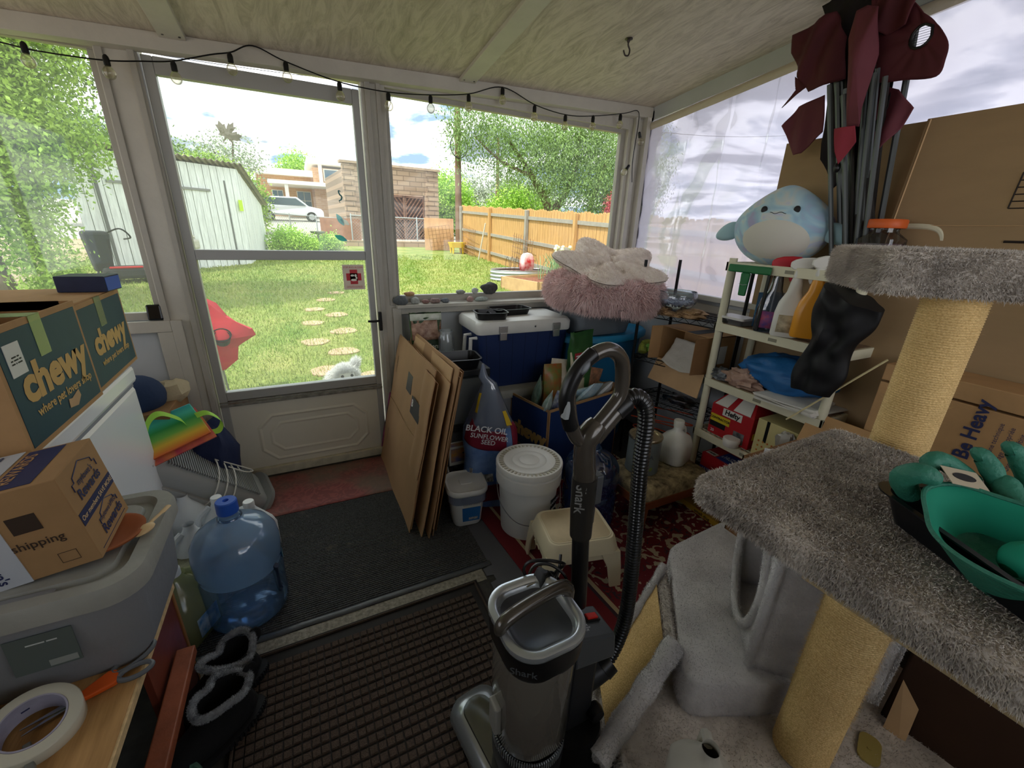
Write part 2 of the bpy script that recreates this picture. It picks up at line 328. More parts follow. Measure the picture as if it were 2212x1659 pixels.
w.bx(XR+.0, XR+.09, D-.06, D, 1.0, 2.2)
struct('wall_right', w, pan, smooth=0)
struct('window_3', MB().bx(XL-.06, XL-.02, -.1, 2.35, .98, 1.03).bx(XL-.06, XL-.02, -.1, 2.35, 2.03, 2.08).bx(XL-.06, XL-.02, 1.1, 1.15, 1, 2.05), wht2, smooth=0)  # frame bars of the added, unseen left opening that lets in fill light
struct('trim_8', MB().bx(XR-.035, XR+.02, YN, D-.02, 1.055, 1.085).bx(XR-.014, XR, YN, D-.02, .985, 1.03), wht, smooth=0, bevel=.002)
# translucent plastic film stapled over the right wall openings: two sheets
m = bpy.data.materials.new('plastic_film'); m.use_nodes = True; t = m.node_tree; t.nodes.clear(); MC['film'] = m
o_ = N(t, 'ShaderNodeOutputMaterial'); tr_ = N(t, 'ShaderNodeBsdfTransparent'); tr_.inputs[0].default_value = (.62, .64, .74, 1)
tl = N(t, 'ShaderNodeBsdfTranslucent'); tl.inputs[0].default_value = lin('#a3a2b2'); rf = N(t, 'ShaderNodeBsdfRefraction')
gl = N(t, 'ShaderNodeBsdfGlossy'); gl.inputs['Roughness'].default_value = .12; lw = N(t, 'ShaderNodeLayerWeight'); lw.inputs[0].default_value = .3
tcn = N(t, 'ShaderNodeTexCoord'); n1 = N(t, 'ShaderNodeTexNoise'); n1.inputs['Scale'].default_value = 2.2; n1.inputs['Detail'].default_value = 5; t.links.new(tcn.outputs['Object'], n1.inputs['Vector'])
bn = N(t, 'ShaderNodeBump'); bn.inputs['Strength'].default_value = .4; bn.inputs['Distance'].default_value = .02; t.links.new(n1.outputs['Fac'], bn.inputs['Height']); t.links.new(bn.outputs[0], gl.inputs['Normal'])
mr = N(t, 'ShaderNodeMapRange'); mr.inputs['To Min'].default_value = .66; mr.inputs['To Max'].default_value = .92; t.links.new(n1.outputs['Fac'], mr.inputs['Value'])
m1 = N(t, 'ShaderNodeMixShader'); t.links.new(mr.outputs[0], m1.inputs[0]); t.links.new(tr_.outputs[0], m1.inputs[1]); t.links.new(tl.outputs[0], m1.inputs[2])
m2 = N(t, 'ShaderNodeMixShader'); mu = N(t, 'ShaderNodeMath', operation='MULTIPLY_ADD'); mu.inputs[1].default_value = .25; mu.inputs[2].default_value = .03; t.links.new(lw.outputs['Fresnel'], mu.inputs[0])
t.links.new(mu.outputs[0], m2.inputs[0]); t.links.new(m1.outputs[0], m2.inputs[1]); t.links.new(gl.outputs[0], m2.inputs[2]); t.links.new(m2.outputs[0], o_.inputs[0])
def film(ya, yb, ztop, xo=0):
    def fn(u, v):
        y = ya+(yb-ya)*u; z = 1.05+(zc(y)-ztop-1.05)*v
        x = XR-.006-xo + .004*math.sin(u*37+3*math.sin(v*5)) + .003*math.sin(v*41+u*9) + .006*mnoise.noise(Vector((u*6, v*5, 3)))
        for c in (.18, .33, .47, .62, .78): x -= .004*max(0, 1-abs(u-c)/.004)
        for c in (.12, .22, .31, .40): x -= .003*max(0, 1-abs(v-c)/.006)
        return (x, y, z)
    return MB().grid(fn, 170, 90)
setp(ob('plastic_sheet', film(D-.05, .62, .085), m, smooth=180), 'translucent plastic sheet stapled over the right wall opening, near the corner', 'plastic sheet', 'plastic sheets on the right wall')
setp(ob('plastic_sheet', film(.68, YN+.05, .10, .012), m, smooth=180), 'second plastic sheet overlapping the first, at the top right above the cardboard', 'plastic sheet', 'plastic sheets on the right wall')
# the rolled, stapled edge of the film under the ceiling
tape = M('film_hem', '#c9bfae', .6, bump=.4, bs=30)
struct('trim_9', MB().grid(lambda u, v: (XR-.012-.012*math.sin(v*PI)-.004*mnoise.noise(Vector((u*30, v*3, 0))), D-.05+(YN-D)*u*.98, zc(D-.05+(YN-D)*u*.98)-.135+.045*v), 120, 5), tape, smooth=180)

# ---------------------------------------------------------------- storm door
dr = setp(ob('door_1', MB().bx(-.4835, .3735, D+.012, D+.045, .055, .47), crm, smooth=0), kind='structure')
f = MB(); y0, y1 = D+.006, D+.05
f.bx(-.4835, -.445, y0, y1, .052, 2.056).bx(.340, .3735, y0, y1, .052, 2.056).bx(-.445, .340, y0+.0008, y1, 1.99, 2.056).bx(-.445, .34, y0, y1, 1.237, 1.285).bx(-.445, .34, y0, y1, .495, .545)
ob('door_frame', f, M('storm_door_frame', '#a9a9a5', .4, bump=.05, bs=20), dr, smooth=0, bevel=.004)
ob('door_rail', MB().bx(-.4835, .3735, y0-.006, y1, .462, .478).bx(-.4835, .3735, y0-.003, y1, .484, .492), M('dirty_rail', '#8d8a80', .4, .3, var=.3, vs=30), dr, smooth=0, bevel=.002)
g1 = ob('upper_pane', MB().bx(-.445, .34, D+.026, D+.03, 1.285, 1.99), glassh, dr, smooth=0)
g2 = ob('lower_pane', MB().bx(-.445, .34, D+.026, D+.03, .545, 1.237), glassh, dr, smooth=0)
# embossed kick panel: octagonal raised mouldings
def octa(cx, cz, w, h, c): return [(cx-w/2, cz-h/2+c), (cx-w/2, cz+h/2-c), (cx-w/2+c, cz+h/2), (cx+w/2-c, cz+h/2), (cx+w/2, cz+h/2-c), (cx+w/2, cz-h/2+c), (cx+w/2-c, cz-h/2), (cx-w/2+c, cz-h/2)]
k = MB()
for (w_, h_, c_, yy) in ((.61, .305, .075, .006), (.50, .20, .06, .004)):
    o1 = octa(-.03, .235, w_, h_, c_); o2 = octa(-.03, .235, w_-.026, h_-.026, c_-.006); o3 = octa(-.03, .235, w_-.05, h_-.05, c_-.012)
    k.loft([[(x, D+.0125, z) for x, z in o1], [(x, D+.012-yy, z) for x, z in o2], [(x, D+.0125, z) for x, z in o3]], False, False)
ob('kick_panel_moulding', k, crm, dr, smooth=20)
ob('weather_strip', MB().bx(-.4835, .3735, D-.004, D+.05, .0, .05), M('strip_cream', '#c9c3ad', .6, var=.15, vs=20, bump=.1), dr, smooth=0, bevel=.003)
blk = M('black_plastic', '#101011', .35)
hd = MB().bx(.378, .396, D-.045, D-.018, .84, .95).tube([(.385, D-.045, .90), (.345, D-.055, .90), (.315, D-.05, .902)], .007, 10)
ob('door_handle', hd, blk, dr, bevel=.003)
# rescue sticker, seen from the back, on the lower pane
stk = ob('sticker', MB().bx(.212, .325, D+.022, D+.0255, 1.075, 1.212), M('sticker_paper', '#e6d7c4', .6), dr, smooth=0)
sr = M('sticker_red', '#c23b42', .6); sw = M('sticker_white', '#f1e8dc', .6)
ob('cross_mark', MB().bx(.249, .289, D+.0215, D+.0225, 1.105, 1.185).bx(.229, .309, D+.0215, D+.0225, 1.125, 1.165), sr, stk, smooth=0)
ob('pet_shapes', MB().prism([(0, 0), (.014, 0)], 0, 0) if False else MB().at((.262, D+.0212, 1.153)).ell((0, 0, 0), (.010, .0004, .006), 12, 6).at((.279, D+.0212, 1.152)).ell((0, 0, 0), (.006, .0004, .009), 12, 6).at((.268, D+.0212, 1.128)).ell((0, 0, 0), (.016, .0004, .007), 12, 6).at((.283, D+.0212, 1.139)).ell((0, 0, 0), (.005, .0004, .006), 12, 6), sw, stk)
txt('RESCUE OUR PETS', .0125, sr, stk, (.2685, D+.0212, 1.197), (90, 0, 180), name='sticker_text')
txt('IN CASE OF EMERGENCY\nPLEASE RESCUE OUR PETS', .0075, sr, stk, (.2685, D+.0212, 1.09), (90, 0, 180), name='sticker_text')
# maple leaf decal
ml = [(0, -.06), (.004, -.02), (.03, -.028), (.026, -.016), (.055, .004), (.046, .01), (.05, .028), (.03, .022), (.026, .03), (.012, .014), (.016, .044), (.008, .04), (0, .058), (-.008, .04), (-.016, .044), (-.012, .014), (-.026, .03), (-.03, .022), (-.05, .028), (-.046, .01), (-.055, .004), (-.026, -.016), (-.03, -.028), (-.004, -.02)]
c_, s_ = math.cos(.55), math.sin(.55)
ob('maple_leaf_decal', MB().add([(-.222+1.0*(x*c_+z*s_), D+.0255, 1.80+1.0*(z*c_-x*s_)) for x, z in ml], [tuple(range(len(ml)))]), glassmat('decal_grey', '#8f8a80', .05, .4, haze=.7, hazecol='#b5afa2', difr=.3), dr, smooth=0)
# small window hangings on the upper pane
tq = glassmat('teal_decal', '#3f8d98', .05, .4, haze=.6, hazecol='#3f97a6', difr=.3); tq2 = glassmat('pale_teal_decal', '#8fc6d6', .05, .4, haze=.5, hazecol='#8fd0e0', difr=.3)
sh = spl([(.243, 0, 1.585), (.233, 0, 1.588), (.236, 0, 1.572), (.246, 0, 1.56), (.242, 0, 1.545), (.232, 0, 1.54), (.236, 0, 1.53)], 5)
sr_ = [.003+.006*math.sin(PI*min(1, (i+2)/len(sh))) for i in range(len(sh))]
ob('seahorse_hanging', MB().tube([(x, D+.018, z) for x, y, z in sh], sr_, 8, flat=.4), tq, dr)
def leafshape(cx, cz, L, W, a):
    p = [(L*(i/6-.5), W*math.sin(PI*i/6)) for i in range(7)]+[(L*(i/6-.5), -W*math.sin(PI*i/6)) for i in range(5, 0, -1)]
    return MB().add([(cx+x*math.cos(a)-z*math.sin(a), D+.022, cz+x*math.sin(a)+z*math.cos(a)) for x, z in p], [tuple(range(len(p)))])
ob('leaf_decal', leafshape(.228, 1.445, .07, .014, -1.05), tq2, dr, smooth=0)
ob('leaf_decal', leafshape(.25, 1.435, .055, .012, -.55), glassmat('white_decal', '#dbeef2', .05, .4, haze=.5, hazecol='#dff0f4', difr=.3), dr, smooth=0)
ob('leaf_decal', leafshape(.222, 1.352, .07, .014, -.4), tq, dr, smooth=0)
# ceiling hook
hk = MB().lathe([(.018, 0), (.018, -.004), (.008, -.007), (.005, -.016)], 16).tube(spl([(0, 0, -.012), (.001, 0, -.026), (.012, 0, -.042), (.008, 0, -.062), (-.010, 0, -.066), (-.020, 0, -.054), (-.022, 0, -.048)], 6), .0035, 8)
setp(ob('ceiling_hook', hk, M('dark_bronze', '#3a3230', .4, .7), loc=(1.475, 1.86, zc(1.86, 1.475)+.002)), 'small dark metal hook screwed into the ceiling', 'hook')
# ---------------------------------------------------------------- string lights
pts = [(-1.25, 2.05), (-1.05, 2.01), (-0.87, 1.998), (-0.795, 1.990), (-0.683, 1.989), (-0.569, 1.994), (-0.469, 2.009), (-0.365, 2.027), (-0.223, 2.074), (-0.149, 2.095), (-0.064, 2.133), (0.058, 2.097), (0.27, 2.055), (0.491, 2.046), (0.706, 2.064), (0.927, 2.1), (1.128, 2.160), (1.345, 2.104), (1.57, 2.084), (1.784, 2.109), (1.992, 2.150), (2.093, 2.175), (2.111, 2.104), (2.1, 1.895), (2.116, 1.758)]
YS = D-.075
sl_ = thing('string_lights', 'black cord of clear round bulbs swagged along the top of the back wall', 'string lights', (0.5, YS, 2.1))
L0 = Vector((.5, YS, 2.1)); P3 = [Vector((x, YS+(.0 if x < 2.0 else .0), z))-L0 for x, z in pts]
path = spl(P3, 8)
ob('cord', MB().tube(path, .0028, 6), blk, sl_)
bulbg = glassmat('bulb_glass', '#f4f1e6', .16, .04, haze=.18, hazecol='#f0ead8')
bg_ = MB().ell((0, 0, -.058), (.0215, .0215, .024), 16, 10, lambda q: (q[0]*(1-.18*max(0, q[2])), q[1]*(1-.18*max(0, q[2])), q[2]))
bx_ = [-.98, -0.808, -0.578, -0.362, -0.155, 0.057, 0.277, 0.503, 0.718, 0.928, 1.128, 1.333, 1.546, 1.748, 1.958]
for i, x in enumerate(bx_):
    best = min(path, key=lambda p: abs(p[0]+.5-x)+(10 if p[2] < -.09 else 0))
    s_ = ob('bulb_socket', MB().lathe([(.004, .002), (.009, -.004), (.011, -.012), (.011, -.034), (.009, -.036)], 12), blk, sl_, loc=(x-.5, 0, best[2]))
    ob('bulb', bg_, bulbg, s_)
for x, z, dx_ in ((2.115, 2.06, .012), (2.105, 1.86, -.03)):
    s_ = ob('bulb_socket', MB().lathe([(.004, .002), (.009, -.004), (.011, -.034)], 12), blk, sl_, loc=(x-.5+dx_, 0, z-2.1), rot=(0, 40 if dx_ < 0 else -20, 0))
    ob('bulb', bg_, bulbg, s_)
# ---------------------------------------------------------------- pebbles on the sills
peb = [(.515, D-.028, .045, .028, '#5f6466', 'dark grey stone at the left end of the window sill'), (.60, D-.02, .028, .022, '#a9aca6', 'pale pointed pebble second on the lower sill ledge'), (.665, D-.02, .024, .013, '#8f6e68', 'small flat rusty pebble on the sill ledge, left of the pink stone'),
       (.725, D-.02, .036, .017, '#8a7570', 'pinkish oval stone in the middle of the row on the sill'), (.79, D-.02, .028, .015, '#6c7176', 'blue grey pebble right of the pink stone on the sill'),
       (.955, D-.02, .022, .018, '#b3938c', 'pink speckled pebble beside the long pale stone'), (1.035, D-.02, .05, .014, '#9da69f', 'long flat pale green stone on the sill ledge')]
peb2 = [(.575, D+.012, .033, .013, '#b58d63', 'flat orange brown stone on the window frame ledge'), (.90, D+.012, .03, .014, '#8c8f88', 'flat grey pebble on the window frame ledge'), (1.0, D+.012, .022, .02, '#b9bdb8', 'white pebble beside the big dark rock'), (1.10, D+.012, .058, .036, '#4c4c4c', 'largest dark grey rock on the window sill')]
for j, (x, y, rx, rz_, col, lab) in enumerate(peb+peb2):
    zb = .985 if j < len(peb) else 1.03
    q = MB().ell((0, 0, rz_*.9), (rx, min(.024, rx*.7), rz_), 14, 9, lambda p, j=j: tuple(Vector(p)*(1+.28*mnoise.noise(Vector(p)*1.3+Vector((j*3.1, 0, 0))))))
    setp(ob('stone', q, M('stone_%d' % j, col, .7, bump=.3, bs=90, var=.25, vs=60), loc=(x, y, zb), smooth=60), lab, 'stone', 'stones on the window sill')
# ---------------------------------------------------------------- outside: ground rises gently away from the porch
def gz(x, y): return -.2+.05*(y-2.6)
m, t, b = nodes_of('lawn_ground')
tcn = N(t, 'ShaderNodeTexCoord'); n1 = N(t, 'ShaderNodeTexNoise'); n1.inputs['Scale'].default_value = 1.3; n1.inputs['Detail'].default_value = 8; n1.inputs['Roughness'].default_value = .65; t.links.new(tcn.outputs['Object'], n1.inputs['Vector'])
n2 = N(t, 'ShaderNodeTexNoise'); n2.inputs['Scale'].default_value = 45; n2.inputs['Detail'].default_value = 4; t.links.new(tcn.outputs['Object'], n2.inputs['Vector'])
r = N(t, 'ShaderNodeValToRGB'); r.color_ramp.elements[0].position = .35; r.color_ramp.elements[0].color = lin('#6d8a33'); r.color_ramp.elements[1].position = .68; r.color_ramp.elements[1].color = lin('#aaa961'); t.links.new(n1.outputs['Fac'], r.inputs[0])
r2 = N(t, 'ShaderNodeValToRGB'); r2.color_ramp.elements[0].position = .3; r2.color_ramp.elements[0].color = (.55, .55, .55, 1); r2.color_ramp.elements[1].position = .7; r2.color_ramp.elements[1].color = (1.25, 1.25, 1.25, 1); t.links.new(n2.outputs['Fac'], r2.inputs[0])
mm = N(t, 'ShaderNodeMix', data_type='RGBA', blend_type='MULTIPLY'); mm.inputs[0].default_value = 1; t.links.new(r.outputs[0], mm.inputs[6]); t.links.new(r2.outputs[0], mm.inputs[7]); t.links.new(mm.outputs[2], b.inputs['Base Color'])
b.inputs['Roughness'].default_value = .9; bn = N(t, 'ShaderNodeBump'); bn.inputs['Strength'].default_value = .8; bn.inputs['Distance'].default_value = .05; t.links.new(n2.outputs['Fac'], bn.inputs['Height']); t.links.new(bn.outputs[0], b.inputs['Normal'])
lawn = m
setp(ob('ground', MB().grid(lambda u, v: (-14+32*u, 2.66+17.4*v, gz(0, 2.66+17.4*v)), 20, 20), lawn, smooth=180), kind='structure')
dirt = M('yard_dirt', '#a08f72', .95, bump=.6, bs=30, var=.25, vs=3)
setp(ob('ground_dirt', MB().bx(-60, -14, -4, 19.8, -.9, -.25).add([(-14.2, 2.7, -.19), (-4.6, 9.5, gz(0, 9.5)+.012), (-4.9, 20, gz(0, 20)+.015), (-40, 20, gz(0, 20)+.015), (-40, 2.7, -.2)], [(0, 1, 2, 3, 4)]), dirt, smooth=0), kind='structure')
street = M('street_asphalt', '#a9a59b', .9, var=.08, vs=2)
setp(ob('ground_street', MB().grid(lambda u, v: (-60+130*u, 20+50*v, gz(0, 20+50*v)+.0), 10, 10), street, smooth=180), kind='structure')
setp(ob('ground_side', MB().bx(XR+.15, 60, -12, 2.66, -.5, -.22).bx(18, 60, 2.6, 20, -.5, .3).bx(-20, XL-.15, -12, 2.66, -.5, -.22), M('gravel', '#b5a99a', .95, var=.15, vs=6, bump=.4), smooth=0), kind='structure')
# grass blades near the porch
g = np.random.default_rng(11); n = 90000
yy = 2.75+13*g.random(n)**1.35; xx = (-.9-.42*(yy-2.6))+(g.random(n)*(2.4+1.03*(yy-2.6)+.6)); bz = gz(0, yy)
hh = .03+.035*g.random(n); an = g.random(n)*PI*2; lx, ly = g.normal(0, .018, n), g.normal(0, .018, n); wdt = .0025+.0009*(yy-2.6)
V = np.stack([np.stack([xx-np.cos(an)*wdt, yy-np.sin(an)*wdt, bz], 1), np.stack([xx+np.cos(an)*wdt, yy+np.sin(an)*wdt, bz], 1), np.stack([xx+lx, yy+ly, bz+hh], 1)], 1).reshape(-1, 3)
gm = M('grass_blades', '#7b9a3c', .6, col2='#adb366', vs=1.4, det=8); 
setp(rawmesh('grass', V, (np.arange(n)*3)[:, None]+np.arange(3), gm, None, False), 'bright green lawn grass across the back yard', 'grass', kind='stuff')
# stepping stones
stone = M('step_stone', '#b99c80', .9, bump=.5, bs=30, var=.18, vs=12)
labs = ['stepping stone nearest the dog on its left, palest', 'stepping stone partly under the dog at the door', 'reddish stepping stone third from the door on the right', 'stepping stone on the left, second back from the pale one', 'stepping stone right of the left one, fourth from the door', 'left stepping stone midway up the lawn', 'right stepping stone midway up the lawn', 'small stepping stone left, past the middle of the lawn', 'stepping stone near the sticker, left of it', 'farthest stepping stone near the sticker']
for (x, y, s), lab in zip(((.13, 4.75, .17), (.60, 4.42, .2), (.36, 5.38, .17), (.06, 5.86, .16), (.46, 6.3, .17), (.07, 6.85, .15), (.45, 7.3, .16), (.13, 7.75, .15), (.36, 8.5, .15), (.60, 9.15, .15)), labs):
    q = MB().loft([[(s*1.05*(1+.1*math.sin(3*a+x*9))*math.cos(a), s*.85*(1+.1*math.sin(2*a+y*5))*math.sin(a), z) for a in [2*PI*i/18 for i in range(18)]] for z in (0, .045, .05)])
    setp(ob('stepping_stone', q, stone, loc=(x, y, gz(0, y)-.034), rot=(2.86, 0, 0)), lab, 'stepping stone', 'stepping stones in the lawn')
# ---- white shed
wb = M('shed_boards', '#eceef0', .8, bump=.5, bs=14, stretch=(6, 6, .6), var=.16, vs=5)
shed = thing('garden_shed', 'old white board shed with corrugated roof left of the lawn', 'shed', (-1.15, 13.6, gz(0, 13.6)))
A = Vector((-2.55, -2.1, 0)); Bv = Vector((.25, 3.5, 0))   # front-left corner, side-far corner, relative to near-right corner
fr = MB()
def wallq(mb, p, q, h0, h1, zb, nb, th=.02):
    d = (q-p); nrm = Vector((d.y, -d.x, 0)).normalized()
    for i in range(nb):
        a = p+d*(i/nb)+d.normalized()*.006; b_ = p+d*((i+1)/nb)-d.normalized()*.006; ha = h0+(h1-h0)*i/nb; hb = h0+(h1-h0)*(i+1)/nb
        o = nrm*(th*(.5+R.random()*.5)); mb.add([a+Vector((0, 0, zb)), b_+Vector((0, 0, zb)), b_+Vector((0, 0, hb)), a+Vector((0, 0, ha)), a+o+Vector((0, 0, zb)), b_+o+Vector((0, 0, zb)), b_+o+Vector((0, 0, hb)), a+o+Vector((0, 0, ha))], [(3, 2, 1, 0), (4, 5, 6, 7), (0, 1, 5, 4), (1, 2, 6, 5), (2, 3, 7, 6), (3, 0, 4, 7)])
Z = Vector((0, 0, 0))
wallq(fr, A, Z, 2.30, 2.30, -.25, 20); ob('front_wall', fr, wb, shed, smooth=0)
sd = MB(); wallq(sd, Z, Bv, 2.30, 1.58, -.1, 22); ob('side_wall', sd, wb, shed, smooth=0)
ob('back_wall', MB().quad(A, A+Bv, A+Bv+Vector((0, 0, 1.6)), A+Vector((0, 0, 2.3))).quad(Bv, A+Bv, A+Bv+Vector((0, 0, 1.6)), Bv+Vector((0, 0, 1.6))), wb, shed, smooth=0)
roofm = M('rusty_corrugated', '#8d8478', .6, .3, var=.35, vs=3, bump=.1)
du = A.normalized(); dv = Bv.normalized()
def rf(u, v):
    p = du*(-.22+3.7*u)+dv*(-.25+4.0*v); z = 2.36-.2*(v*4.0-.25)+.018*math.sin(u*3.7*2*PI/.14)
    return (p.x, p.y, z)
ob('roof', MB().grid(rf, 210, 3), roofm, shed, smooth=180, solid=.01)
dn = Vector((du.y, -du.x, 0)); 
if dn.y > 0: dn = -dn
def onfront(u, z, w_, h_, d0=.025, d1=.05):
    a = du*u+dn*d0; b_ = du*(u+w_)+dn*d0; o = dn*(d1-d0); zz = Vector((0, 0, h_))
    a = a+Vector((0, 0, z)); b_ = b_+Vector((0, 0, z)); return [a, b_, b_+zz, a+zz, a+o, b_+o, b_+zz+o, a+zz+o]
HF = [(3, 2, 1, 0), (4, 5, 6, 7), (0, 1, 5, 4), (1, 2, 6, 5), (2, 3, 7, 6), (3, 0, 4, 7)]
ob('door_track', MB().add(onfront(.75, 1.72, 2.0, .05), HF), M('grey_iron', '#8f8f8c', .6, .4), shed, smooth=0)
ob('door_seam', MB().add(onfront(.35, 0, .03, 2.0, .025, .035), HF).add(onfront(2.9, 0, .05, 2.2, .025, .04), HF), M('seam_dark', '#6f7070', .8), shed, smooth=0)
setp(ob('wall_flag', MB().add(onfront(.02, 1.32, .1, .26, .07, .075), HF), M('neon_green', '#c8e83a', .6), loc=(-1.15, 13.6, gz(0, 13.6)), smooth=0), 'neon green cloth strip hung at the corner of the white shed', 'flag')
mbx = setp(ob('wall_box', MB().add(onfront(1.35, .42, .75, .22, .03, .25), HF).add(onfront(1.38, .64, .68, .1, .03, .18), HF), M('aged_white', '#cfcabd', .7, var=.2, vs=6), loc=(-1.15, 13.6, gz(0, 13.6)), smooth=0, bevel=.05), 'white wall box low on the front of the shed', 'box')
setp(ob('hose_reel', MB().at(loc=tuple(du*2.15+dn*.15+Vector((0, 0, .5)))).tube([(.16*math.cos(a), .05, .16*math.sin(a)) for a in [i*PI/8 for i in range(16)]], .035, 8, closed=True), M('hose_dark', '#4b3a3a', .6), loc=(-1.15, 13.6, gz(0, 13.6))), 'dark coiled hose reel beside the white wall box on the shed', 'hose')
# ---- black and red garden machine by the shed
mw_ = thing('leaf_bagger', 'black mower grass bagger with red trim parked by the shed', 'mower', (-3.25, 10.9, gz(0, 10.9)), 25)
ob('bag', MB().bx(-.32, .05, -.25, .25, .2, .95, .06), M('bag_black', '#26282b', .8, bump=.2), mw_, smooth=0, bevel=.06)
ob('deck', MB().bx(-.2, .75, -.28, .28, .08, .30), M('deck_black', '#2d2e33', .5), mw_, smooth=0, bevel=.06)
ob('trim_red', MB().bx(.55, .80, -.30, .30, .22, .34).bx(-.1, .4, -.30, -.27, .28, .32), M('mower_red', '#c2262e', .5), mw_, smooth=0, bevel=.03)
for x, y in ((-.1, -.32), (.6, -.32), (-.1, .32), (.6, .32)): ob('wheel', MB().at((x, y, .12), (90, 0, 0)).lathe([(.1, -.03), (.12, -.02), (.12, .02), (.1, .03)], 20), blk, mw_)
ob('handle', MB().tube(spl([(-.1, -.2, .85), (.2, -.2, 1.0), (.35, -.15, .85), (.3, .15, .8)], 6), .015, 6), blk, mw_)
# ---- chain link fences
wire = M('galvanised', '#a9adac', .5, .7)
def chain(name, p, q, h, lab, step=.12, posts=None, grp='chain link fences'):
    p = Vector(p); q = Vector(q); d = q-p; Lh = math.hypot(d.x, d.y); rt = thing(name, lab, 'fence', p, group=grp)
    for u in (posts or (0, .33, .66, 1)): ob('post', MB().at(tuple(d*u)).lathe([(.028, -.05), (.028, h+.04), (.01, h+.07)], 10), wire, rt)
    ob('top_rail', MB().tube([(0, 0, h), (d.x, d.y, d.z+h)], .02, 8), wire, rt)
    mb = MB(); n_ = int((Lh+h)/step); r_ = .0035
    def P(s, z): return (d.x*s/Lh, d.y*s/Lh, d.z*s/Lh+z)
    for i in range(n_):
        s0 = i*step-h
        for sg in (0, 1):
            a, za = s0, 0; b_, zb = s0+h, h
            if a < 0: za = -a; a = 0
            if b_ > Lh: zb = h-(b_-Lh); b_ = Lh
            if b_ <= a: continue
            if sg: za, zb, = h-za, h-zb
            mb.tube([P(a, za), P(b_, zb)], r_, 3, caps=False)
    ob('mesh', mb, wire, rt, smooth=0); return rt
chain('chain_link_fence', (-9.5, 9.3, gz(0, 9.3)), (-4.3, 11.1, gz(0, 11.1)), 1.1, 'chain link fence behind the leafy tree on the left', .09)
chain('chain_link_fence', (-1.3, 26.2, gz(0, 26.2)), (2.2, 22.3, gz(0, 22.3)), .9, 'chain link fence in front of the white car', .13)
chain('chain_link_fence', (2.2, 20.0, gz(0, 20)), (6.2, 19.0, gz(0, 19)), 1.15, 'chain link fence in front of the garage doors', .12)
# ---- wooden privacy fence along x=6.2
pk = M('cedar_pickets', '#c39a62', .85, bump=.4, bs=10, stretch=(8, 8, .5), var=.2, vs=4); rl = M('weathered_rail', '#9c978b', .9, var=.1, vs=8)
fc = thing('wooden_fence', 'tall cedar picket fence with grey rails along the right of the lawn', 'fence', (6.05, 17, gz(0, 17)))
ys = [17+.0]
mb = MB(); n_ = 0; yv = 17.0
while yv > 3.0:
    zb = gz(0, yv)-gz(0, 17); mb.prism([(0.05, -.006), (.075, -.006), (.075, .0), (.05, .0)], 0, 0) if False else None
    y_ = yv-17; h_ = 1.78+.02*math.sin(yv*9)
    mb.add([(.06, y_-.066, zb), (.08, y_-.066, zb), (.08, y_+.066, zb), (.06, y_+.066, zb), (.06, y_-.066, zb+h_-.04), (.08, y_-.066, zb+h_-.04), (.08, y_+.066, zb+h_-.04), (.06, y_+.066, zb+h_-.04), (.06, y_-.035, zb+h_), (.08, y_-.035, zb+h_), (.08, y_+.035, zb+h_), (.06, y_+.035, zb+h_)],
        [(0, 1, 5, 4), (1, 2, 6, 5), (2, 3, 7, 6), (3, 0, 4, 7), (4, 5, 9, 8), (5, 6, 10, 9), (6, 7, 11, 10), (7, 4, 8, 11), (8, 9, 10, 11), (3, 2, 1, 0)]); yv -= .142
ob('pickets', mb, pk, fc, smooth=0)
for hz in (.25, .85, 1.5):
    ob('rail', MB().add([(0.02, 0, hz), (.06, 0, hz), (.06, -14, hz-.7), (.02, -14, hz-.7), (0.02, 0, hz+.09), (.06, 0, hz+.09), (.06, -14, hz-.61), (.02, -14, hz-.61)], [(3, 2, 1, 0), (4, 5, 6, 7), (0, 1, 5, 4), (1, 2, 6, 5), (2, 3, 7, 6), (3, 0, 4, 7)]), rl, fc, smooth=0)
for k_, y_ in enumerate((0, -2.9, -5.6, -8.1, -10.4, -12.6)):
    zb = .05*y_; ob('fence_post', MB().bx(-.05, .05, y_-.05, y_+.05, zb-.1, zb+1.75), pk if k_ % 2 else rl, fc, smooth=0, bevel=.01)
setp(ob('fence_section', MB().bx(0, 1.0, -.02, .02, 0, 1.72), pk, loc=(6.05, 17.1, gz(0, 17)), smooth=0), 'short end panel of cedar fence turning away at the far corner', 'fence')
# plywood board, yellow tub, lattice
setp(ob('plywood_board', MB().bx(0, 1.2, 0, .03, 0, 1.25), M('outdoor_plywood', '#d3aa80', .85, col2='#b98d66', vs=3, stretch=(1, 1, .5)), loc=(4.75, 17.75, gz(0, 17.75)), rot=(-4, 0, -8), smooth=0), 'pinkish plywood board standing at the far end of the lawn', 'board')
yt = thing('yellow_tub', 'bright yellow plastic tub table by the plywood board', 'tub', (5.72, 16.6, gz(0, 16.6)))
ym = M('yellow_plastic', '#f0c419', .5)
ob('top', MB().rr([(.5, .4, .05, .22), (.62, .5, .05, .42)], 4), ym, yt)
for sx in (-.2, .2):
    for sy in (-.15, .15): ob('leg', MB().at((sx, sy, 0)).lathe([(.03, 0), (.05, .24)], 8), ym, yt)
def lattice(loc, w_, h_, lab, rz=90):
    mb = MB()
    for i in range(int(w_/.15)+1): mb.tube([(i*.15, 0, 0), (i*.15, 0, h_)], .008, 4)
    for i in range(int(h_/.15)+1): mb.tube([(0, 0, i*.15), (w_, 0, i*.15)], .008, 4)
    setp(ob('wire_trellis', mb, M('rusty_wire', '#9b7b5e', .6, .5), loc=loc, rot=(0, -8, rz)), lab, 'trellis', 'wire trellis panels at the fence')
lattice((5.95, 10.9, gz(0, 10.9)), 1.3, 1.0, 'wire trellis panel leaning on the near part of the wooden fence')
